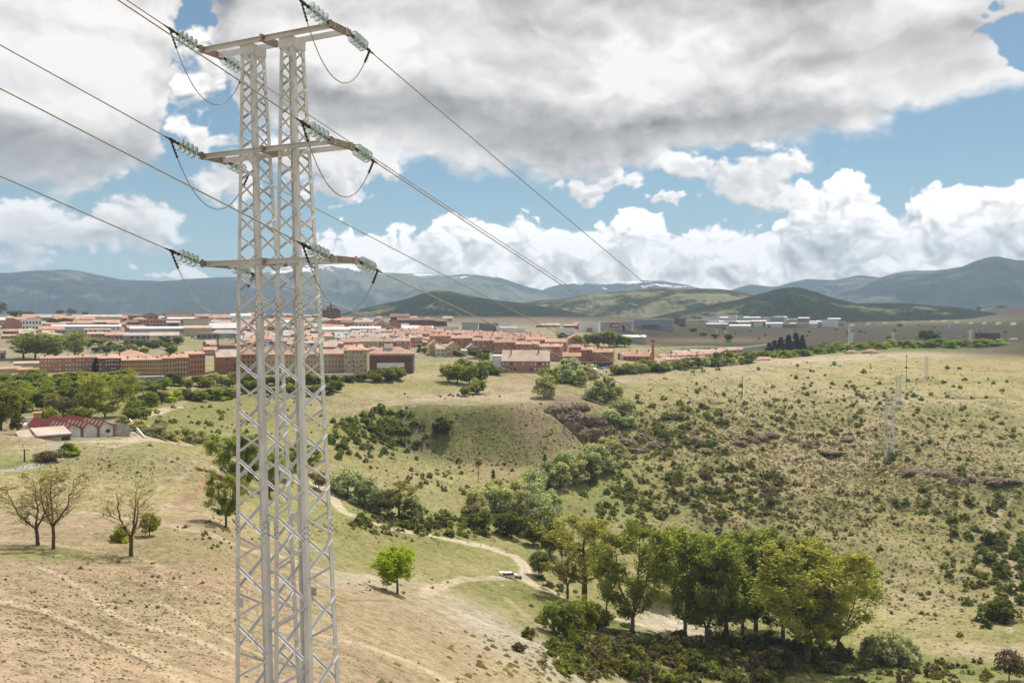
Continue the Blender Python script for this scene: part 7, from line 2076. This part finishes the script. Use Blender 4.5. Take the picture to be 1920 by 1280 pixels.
    # left upper town
    left = [
        ('red brick gabled works with white base at the left edge of town', 6, 44, 616, 606, 596, 'gable_front', BR_RED, R_GREY, 20, None), ('red brick shed cut by the left edge of the frame', -18, 8, 609, 600, 595, 'gable', BR_RED, R_WHT, 12, None), ('white building with red band right of the gabled works', 44, 76, 620, 600, 598, 'flat', WHITE, R_WHT, 14, (6, 2)),
        ('long pink roof on the left skyline', 48, 120, 597, 593.5, 589, 'gable', CREAM, R_PINK, 16, None), ('pink roofed hall further right on the left skyline', 136, 158, 596, 593, 590, 'gable', CREAM, R_PINK, 16, None), ('long pale hall on the skyline left of the brick gables', 160, 226, 604, 594, 590, 'gable', CREAM, R_PALE, 16, None),
        ('long white hall with roof lights above the poplar clump', 104, 222, 620, 612, 609, 'gable', WHITE, R_WHT, 14, (30, 1)), ('pink roof rising behind the long white hall', 140, 176, 608, 604, 600.5, 'gable', CREAM, R_PINK, 14, None), ('tan roofed hall with red doors behind the long white hall', 176, 222, 611, 604, 600, 'gable', BR_RED, R_PALE, 14, (6, 1)),
        ('orange roofed shed left of the long white hall', 76, 118, 622, 617, 611.5, 'gable', CREAM, R_ORNG, 12, None), ('grey walled workshop under the long white hall', 108, 160, 630, 620, 617, 'flat', GREYW, R_GREY, 12, (6, 2)), ('white workshop with small windows under the long white hall', 160, 206, 630, 618, 616, 'gable', WHITE, R_PINK, 12, (6, 2)),
        ('red brick arcade house with dark doorway on the workshop street', 166, 195, 640, 626, 623, 'gable', BR_RED, R_PALE, 12, (5, 2)), ('brick shop row with dark glass on the workshop street', 195, 236, 638, 628, 623, 'gable', BR_RED, R_PINK, 12, (6, 1)),
        ('grey concrete workshop with dark bays left of the cream one', 234, 283, 644, 629, 624, 'gable', STONE, R_GREY, 14, (5, 2)), ('cream workshop with four broad dark windows', 282, 334, 644, 629, 623, 'gable', CREAM, R_PALE, 14, (4, 2)), ('cream gabled end house right of the cream workshop', 330, 344, 642, 629, 623, 'gable_front', CREAM, R_PALE, 12, None),
        ('long pale grey warehouse wall in the upper left town', 248, 346, 628, 616, 612.5, 'gable', GREYW, R_WHT, 16, None), ('beige warehouse continuing the long grey one', 346, 396, 630, 615, 610.5, 'gable', BEIGE, R_PALE, 16, None), ('brick shed with white lean-to roof left of the pylon', 394, 446, 626, 615, 606, 'gable', BR_RED, R_WHT, 14, (8, 1)),
        ('brown brick house row in the upper left town', 222, 266, 602, 592, 588, 'gable', mat('brown_render', (.27, .2, .15), var=.12), R_BRN, 14, (8, 1)), ('tall red brick gable with pale stripes', 268, 296, 604, 592, 586, 'gable_front', BR_RED, R_BRN, 14, (3, 2)), ('orange brick flat building in the upper left town', 264, 310, 613, 600, 599, 'flat', BR_ORG, R_GREY, 14, (8, 2)),
        ('deep red houses left of the orange brick building', 240, 266, 613, 604, 600, 'gable', BR_DRK, R_BRN, 12, (4, 1)), ('cream tower block on the skyline', 308, 363, 598, 584.5, 583, 'flat', CREAM, R_PALE, 14, (14, 1)), ('red gabled roofs in front of the cream tower block', 314, 360, 603, 595, 589, 'gable', BR_RED, R_BRN, 14, None),
        ('white roofed brick hall below the red gables', 316, 362, 609, 598, 595, 'gable', BR_RED, R_WHT, 14, (6, 1)), ('pale stone hall with round brown dome roof', 345, 394, 613, 600, 597, 'flat', CREAM, R_PALE, 14, None), ('white house with pink roof left of the pylon', 392, 434, 606, 595, 588, 'hip', WHITE, R_PINK, 16, (9, 2)), ('white hall behind the pylon leg', 434, 470, 604, 592, 588, 'gable', WHITE, R_WHT, 14, None),
        ('pale hall with dark slot behind the pylon', 470, 520, 618, 606, 598, 'gable', BR_RED, R_PALE, 14, (6, 1)), ('white roofed works behind the pylon legs', 520, 570, 616, 604, 600, 'gable', BR_RED, R_WHT, 14, (6, 1)), ('tan roofed hall behind the right pylon column', 560, 606, 612, 602, 596, 'gable', BR_RED, R_PALE, 14, None), ('tent-like grey canopy roof left of the pylon', 396, 446, 634, 625, 618, 'hip', GREYW, R_GREY, 10, None),
        ('grey lean-to garage under the grey canopy', 370, 406, 636, 626, 624, 'flat', GREYD, R_GREY, 8, (4, 1)), ('white awning roof below the beige warehouse', 354, 394, 626, 622, 619, 'gable', CREAM, R_WHT, 7, None), ('pink roofed low house at the left edge', -10, 36, 700, 692, 688, 'gable', BEIGE, R_PINK, 10, None), ('pink roofed low house right of the one at the edge', 36, 60, 702, 693, 689.5, 'gable', BR_ORG, R_PINK, 10, None),
        ('low tan house above the pink roofs at the left', 30, 84, 690, 681, 678, 'gable', BEIGE, R_PALE, 9, None), ('yellow brick house at the left edge below the poplars', -12, 9, 676, 664, 658, 'gable', OCHRE, R_BRN, 9, (2, 1))]
    for (lab, a, b_, vb, ve, vr, rf, wl, rm, dp, wn) in left:
        B('town_building', lab, a, b_, vb, ve, vr, rf, wl, rm, dp, 0, win=wn, wkind='dark', single=False, wsize=(.5, .5), skip=.1)
    rt, Wd, h, hr = B('brown_frame_building', 'unfinished brown brick building with open dark floors on the right edge of the plateau', 1830, 1872, 650, 625, 623, 'flat', BR_DRK, R_BRN, 14, 0, D=960, win=(5, 3), wkind='dark', wsize=(.7, .45))
    B('farmhouse', 'low farmhouse with pinkish roof right of the unfinished building', 1886, 1916, 651, 642, 634, 'hip', CREAM, R_PALE, 12, 0, D=940)
    B('farm_shed', 'low brown shed between the unfinished building and the farmhouse', 1874, 1888, 650, 643, 640, 'gable', BR_DRK, R_BRN, 9, 0, D=950)
    for i, (a, b_, v) in enumerate(((1400, 1425, 677), (1422, 1444, 676))):
        B('bungalow', f'{"left" if i == 0 else "right"} pink roofed low house at the plateau edge below the conifers', a, b_, v, v - 2.5, v - 6.5, 'gable', CREAM, R_PINK, 9, 0, D=680)
    for i, (u, v, w_, h_) in enumerate(((1596, 657, 22, 7), (1632, 656, 28, 8))):
        p = hit(u, v + 6); k = p.y / F
        b = MB(); b.lathe([(-1, w_ * k * .55), (h_ * k * .5, w_ * k * .40), (h_ * k, w_ * k * .15), (h_ * k * 1.05, .1)], (0, 0, 0), (0, 0, 1), 14)
        o = b.build('spoil_heap', mat('pink_rubble', (.46, .30, .225), var=.25, scale=1.2), None, smooth=True, loc=W(p)); o.scale = (1.2, 1, 1); tag(o, f'{"left" if i == 0 else "right"} heap of pinkish rubble on the far edge of the plateau', 'rubble heap')


sheds()
town()


# ------------------------------------------------------------------ rocks
def rock_mesh(seed, n=30):
    r = np.random.default_rng(seed)
    th = np.linspace(0, math.pi, n); ph = np.linspace(0, 2 * math.pi, 2 * n)
    T, P_ = np.meshgrid(th, ph, indexing='ij')
    X, Y, Z = np.sin(T) * np.cos(P_), np.sin(T) * np.sin(P_), np.cos(T)
    o = seed * 3.7
    d = 1 + 0.55 * (fbm(X * 1.6 + o + Z, Y * 1.6 + Z * 0.8, 5, 0.55, seed)) + 0.22 * np.abs(fbm(X * 4 + o, Y * 4 + Z * 3, 4, 0.5, seed + 5))
    d[:, -1] = d[:, 0]; d[0] = d[0].mean(); d[-1] = d[-1].mean()
    V = np.stack([X * d, Y * d, Z * d], -1)
    V = np.round(V * 3.2) / 3.2 * 0.55 + V * 0.45
    V = V + np.stack([fbm(V[..., 0] * 5 + V[..., 2] * 3, V[..., 1] * 5, 4, 0.6, seed + 11 + q) for q in range(3)], -1) * 0.16
    return mesh_np('rock', V.reshape(-1, 3), grid_quads(n, 2 * n), None, [ROCKM])


ROCKM = mat('weathered_rock', (0.27, 0.195, 0.13), color2=(0.075, 0.05, 0.032), rough=0.95, scale=1.6, detail=6, bump=0.12, rnd=0.15)
ROCKS = [rock_mesh(s) for s in (1, 2, 3, 4)]


def rocks():
    r = np.random.default_rng(15)

    def put(lst, where, group):
        for i, (u, v, w_, h_) in enumerate(sorted(lst)):
            p = hit(u, v); k = p.y / F
            o = obj('rock', ROCKS[int(r.integers(0, 4))], None, W(p))
            o.scale = (w_ * k * .55 * r.uniform(.8, 1.3), w_ * k * .5, h_ * k * .52); o.rotation_euler = (0, r.uniform(-.2, .2), r.uniform(0, 6.28))
            tag(o, f'{where}, {ORD[i] if i else "left"}{"from the left" if i else "most"}', 'rock', group)
    put([(1036, 774, 26, 22), (1050, 790, 30, 28), (1066, 800, 32, 34), (1082, 812, 34, 38), (1098, 822, 38, 36), (1118, 818, 36, 32), (1078, 784, 34, 26), (1100, 790, 38, 30), (1120, 796, 34, 30), (1138, 812, 34, 26), (1062, 768, 26, 16), (1088, 764, 30, 16), (1156, 822, 30, 20), (1132, 832, 30, 20)],
        'dark craggy rock in the cliff beside the flat hill', 'rocks of the cliff')
    put([(1715, 884, 34, 14), (1740, 888, 34, 14), (1772, 896, 22, 18), (1786, 905, 16, 22), (1802, 906, 22, 20), (1866, 902, 34, 14), (1898, 902, 30, 12), (1760, 888, 30, 12), (1820, 900, 16, 12)], 'brownish outcrop rock on the right hillside', 'rocks of the hillside outcrop')
    put([(1388, 834, 26, 16), (1404, 826, 30, 14), (1424, 822, 30, 14), (1446, 816, 26, 10), (1560, 848, 34, 9), (1590, 822, 26, 8), (1480, 822, 20, 8), (1180, 832, 34, 18), (1210, 822, 30, 16), (1196, 846, 34, 14), (1232, 836, 28, 14), (1300, 824, 22, 12), (1320, 846, 26, 12)], 'dark rock band on the slope right of the cliff', 'rocks right of the cliff')
    WST = mat('white_stone', (.62, .6, .56), var=.12)
    for i, (u, v, s) in enumerate(sorted(((924, 813, 4), (940, 852, 4), (958, 863, 5), (895, 772, 4), (942, 1099, 8), (1030, 745, 3), (803, 1010, 5), (945, 1120, 4), (170, 1001, 7), (62, 1057, 7), (345, 1102, 12), (735, 728, 4), (152, 988, 9)))):
        p = hit(u, v); k = p.y / F
        o = obj('stone', ROCKS[i % 4].copy(), None, W(p)); o.data.materials[0] = WST; o.scale = (s * k * .5, s * k * .35, s * k * .25); o.rotation_euler = (0, 0, r.uniform(0, 6))
        tag(o, f'pale {"slab" if s > 6 else "stone"} lying on the grass, {ORD[i] if i else "left"}{"from the left" if i else "most"} of the white ones', 'stone', 'white stones on the slopes')


rocks()


# ------------------------------------------------------------------ far pylons, masts, poles and cars
def far_pylon(u, vb, vt, label, group):
    p = hit(u, vb); k = p.y / F; H = (vb - vt) * k
    root = empty('far_pylon', W(p), math.atan2(ADIR.y, ADIR.x)); tag(root, label, 'pylon', group)
    s = H / 26.0
    for c in (-1, 1):
        def cn(t, i, j):
            w = (0.85 - 0.5 * t) * s * 1.0
            return Vector((c * 1.25 * s + i * w, j * w, H * t))
        for i in (-1, 1):
            for j in (-1, 1):
                b = MB(); b.tube([cn(-.02, i, j), cn(1, i, j)], .12, 4); b.build('leg', STEEL, root)
        b = MB(); n = 13
        for q in range(n):
            t0, t1 = q / n, (q + 1) / n; sg = 1 if q % 2 else -1
            for (a0, a1) in (((sg, -1), (-sg, -1)), ((-sg, 1), (sg, 1)), ((-1, sg), (-1, -sg)), ((1, -sg), (1, sg))):
                b.tube([cn(t0, *a0), cn(t1, *a1)], .07, 3, cap=False)
        tag(b.build('bracing', STEEL, root), kind='stuff')
    for q in range(3):
        z = H * (1 - .135 * q)
        b = MB(); b.box(-2.9 * s, 2.9 * s, -.35 * s, -.18 * s, z - .12, z + .12); b.box(-2.9 * s, 2.9 * s, .18 * s, .35 * s, z - .12, z + .12); b.build('arm_beam', STEEL, root)


def infrastructure():
    g = 'far pylons on the right hillside'
    far_pylon(1667, 858, 748, 'nearest far lattice pylon halfway up the right hillside', g)
    far_pylon(1684, 762, 706, 'second far lattice pylon below the plateau edge', g)
    far_pylon(1737, 706, 668, 'furthest lattice pylon on the upper right hillside', g)
    for i, (u, vb, vt) in enumerate(((1344, 628, 617), (1361, 631, 620), (1592, 646, 609), (1597, 647, 623), (1660, 650, 640), (1674, 646, 622), (1780, 618, 604), (1819, 645, 618))):
        p = hit(u, vb) if u not in (1592, 1597, 1674, 1819, 1660) else at(u, vb, 900.0)
        k = p.y / F; H = (vb - vt) * k; e = empty('white_mast', W(p)); tag(e, f'white steel power mast in the far fields, {ORD[i] if i else "left"}{"from the left" if i else "most"}', 'mast', 'white masts in the far fields')
        w_ = (5.0 if vb - vt > 20 else 3.0) * k * .5
        b = MB(); b.tube([(0, 0, -3), (0, 0, H)], [w_, w_ * .75], 6); b.build('shaft', R_WHT, e)
        b = MB(); b.box(-w_ * 2.6, w_ * 2.6, -.15, .15, H * .93, H * .96); b.box(-w_ * 2.2, w_ * 2.2, -.15, .15, H * .80, H * .83); b.build('crossarm', R_WHT, e)
    PW = mat('dark_wood_pole', (.10, .075, .055), var=.2, scale=3)
    for i, (u, vb, vt) in enumerate(((1392, 745, 705), (1699, 725, 664), (1856, 580, 563), (46, 866, 842), (1634, 668, 664), (1390, 672, 690), (897, 900, 866))):
        if vt > vb: continue
        p = hit(u, vb); k = p.y / F; H = (vb - vt) * k; e = empty('utility_pole', W(p)); tag(e, f'thin dark utility pole, {ORD[i] if i else "first "}one counted over the slopes, beside open grass', 'pole', 'utility poles on the slopes')
        b = MB(); b.tube([(0, 0, -1), (0, 0, H)], [.20, .13], 6); b.build('shaft', PW, e)
        b = MB(); b.box(-.9, .9, -.07, .07, H * .93, H * .95); b.build('crossarm', PW, e)
    # blue lattice mast in front of the red blocks
    p = at(409, 700, 500.0); k = p.y / F; H = 74 * k; e = empty('blue_mast', W(p)); tag(e, 'slim dark blue lattice mast before the red brick blocks left of the pylon', 'mast')
    BL = mat('dark_blue_paint', (.05, .06, .10), var=.15)
    for i in (-1, 1):
        for j in (-1, 1):
            b = MB(); b.tube([(i * .55, j * .55, -6), (i * .35, j * .35, H)], .09, 4); b.build('leg', BL, e)
    b = MB()
    for q in range(22):
        s = 1 if q % 2 else -1; z0, z1 = H * q / 22, H * (q + 1) / 22
        for j in (-1, 1):
            b.tube([(s * .5, j * .5, z0), (-s * .5, j * .5, z1)], .06, 3, cap=False); b.tube([(j * .5, s * .5, z0), (j * .5, -s * .5, z1)], .06, 3, cap=False)
    tag(b.build('bracing', BL, e), kind='stuff')
    # cars
    TYRE = mat('tyre_rubber', (.02, .02, .02), var=.1); GLS = PANE
    CARW = mat('white_car_paint', (.72, .72, .72), rough=.3, var=.03, spec=.5); CARD = mat('dark_car_paint', (.05, .055, .065), rough=.3, var=.05, spec=.5); CARS = mat('silver_car_paint', (.40, .41, .42), rough=.3, var=.04, spec=.5)

    def car(p, rz, paint, label, group=None, open_=False):
        e = empty('parked_car', W(p), rz); tag(e, label, 'car', group)
        b = MB(); b.prism([(-2.1, .35), (2.1, .35), (2.15, .75), (1.9, .88), (.95, .95), (-2.0, .98), (-2.15, .7)], (0, -.85, 0), (0, .85, 0), (1, 0, 0), (0, 0, 1)); b.build('body', paint, e)
        b = MB(); b.prism([(-1.95, .985), (1.0, .955), (.35, 1.48), (-1.5, 1.5)], (0, -.74, 0), (0, .74, 0), (1, 0, 0), (0, 0, 1)); b.build('windows', GLS, e)
        b = MB(); b.prism([(-1.6, 1.505), (.42, 1.485), (.30, 1.55), (-1.45, 1.57)], (0, -.76, 0), (0, .76, 0), (1, 0, 0), (0, 0, 1)); b.build('roof', paint, e)
        for x in (-1.3, 1.3):
            for y in (-.86, .86):
                b = MB(); b.lathe([(-.1, .33), (.1, .33)], (x, y, .33), (0, 1, 0), 10); b.build('wheel', TYRE, e)
        if open_:
            b = MB(); b.prism([(-2.9, 1.75), (-1.5, 1.58), (-1.5, 1.63), (-2.9, 1.80)], (0, -.7, 0), (0, .7, 0), (1, 0, 0), (0, 0, 1)); b.build('tailgate', paint, e)
        return e
    car(hit(957, 1083), R(12), CARW, 'small white car with raised tailgate parked where the tracks meet', None, True)
    p = hit(972, 1084)
    b = MB(); b.box(-.9, .9, -.6, .6, .12, .5); b.box(-.8, -.6, -.65, .65, 0, .3); b.box(.6, .8, -.65, .65, 0, .3)
    tag(b.build('handcart', DARKMETAL, None, loc=W(p)), 'low dark cart beside the small white car', 'cart')
    r = np.random.default_rng(8)
    for i, (u, v, pt, nm) in enumerate(((1098, 690, CARW, 'white'), (1103, 692, CARW, 'white'), (1108, 690, CARS, 'silver'), (1114, 693, CARW, 'white'), (1121, 690, CARD, 'dark'), (1128, 692, CARW, 'white'), (1136, 690, CARW, 'white'), (1126, 704, CARW, 'white'), (1119, 709, CARS, 'silver'))):
        car(hit(u, v), r.uniform(0, 6.28), pt, f'{nm} car in the car park below the terraces, {ORD[i] if i else "left"}{"from the left" if i else "most"}', 'cars in the car park below the terraces')
    for i, (u, v, pt, nm) in enumerate(((188, 639, CARW, 'white'), (202, 639, CARW, 'white'), (208, 639, CARW, 'white'), (214, 639, CARS, 'silver'), (222, 640, CARW, 'white'), (340, 641, CARW, 'white'), (398, 634, CARW, 'white'), (418, 636, CARW, 'white'), (434, 637, CARW, 'white'), (362, 634, CARS, 'silver'))):
        car(hit(u, v) , r.uniform(-.6, .6), pt, f'{nm} car parked along the workshop street, {ORD[i] if i else "left"}{"from the left" if i else "most"}', 'cars along the workshop street')


infrastructure()
# ------------------------------------------------------------------ haze
def build_haze():
    b = MB()
    lo = float(GZ.min()) + CZ - 1.0 - 80
    b.box(-9900, 9900, -9900, 8700, lo, CZ + 760)
    m = bpy.data.materials.new('pale_air'); m.use_nodes = True
    t = m.node_tree
    for n in list(t.nodes):
        if n.type == 'BSDF_PRINCIPLED':
            t.nodes.remove(n)
    o = [n for n in t.nodes if n.type == 'OUTPUT_MATERIAL'][0]
    p = t.nodes.new('ShaderNodeVolumePrincipled')
    p.inputs['Color'].default_value = (0.57, 0.78, 1.0, 1)
    p.inputs['Density'].default_value = HAZE
    p.inputs['Anisotropy'].default_value = 0.0
    t.links.new(p.outputs[0], o.inputs['Volume'])
    h = b.build('haze', m)
    tag(h, kind='stuff')


HAZE = 1.12e-4
build_haze()
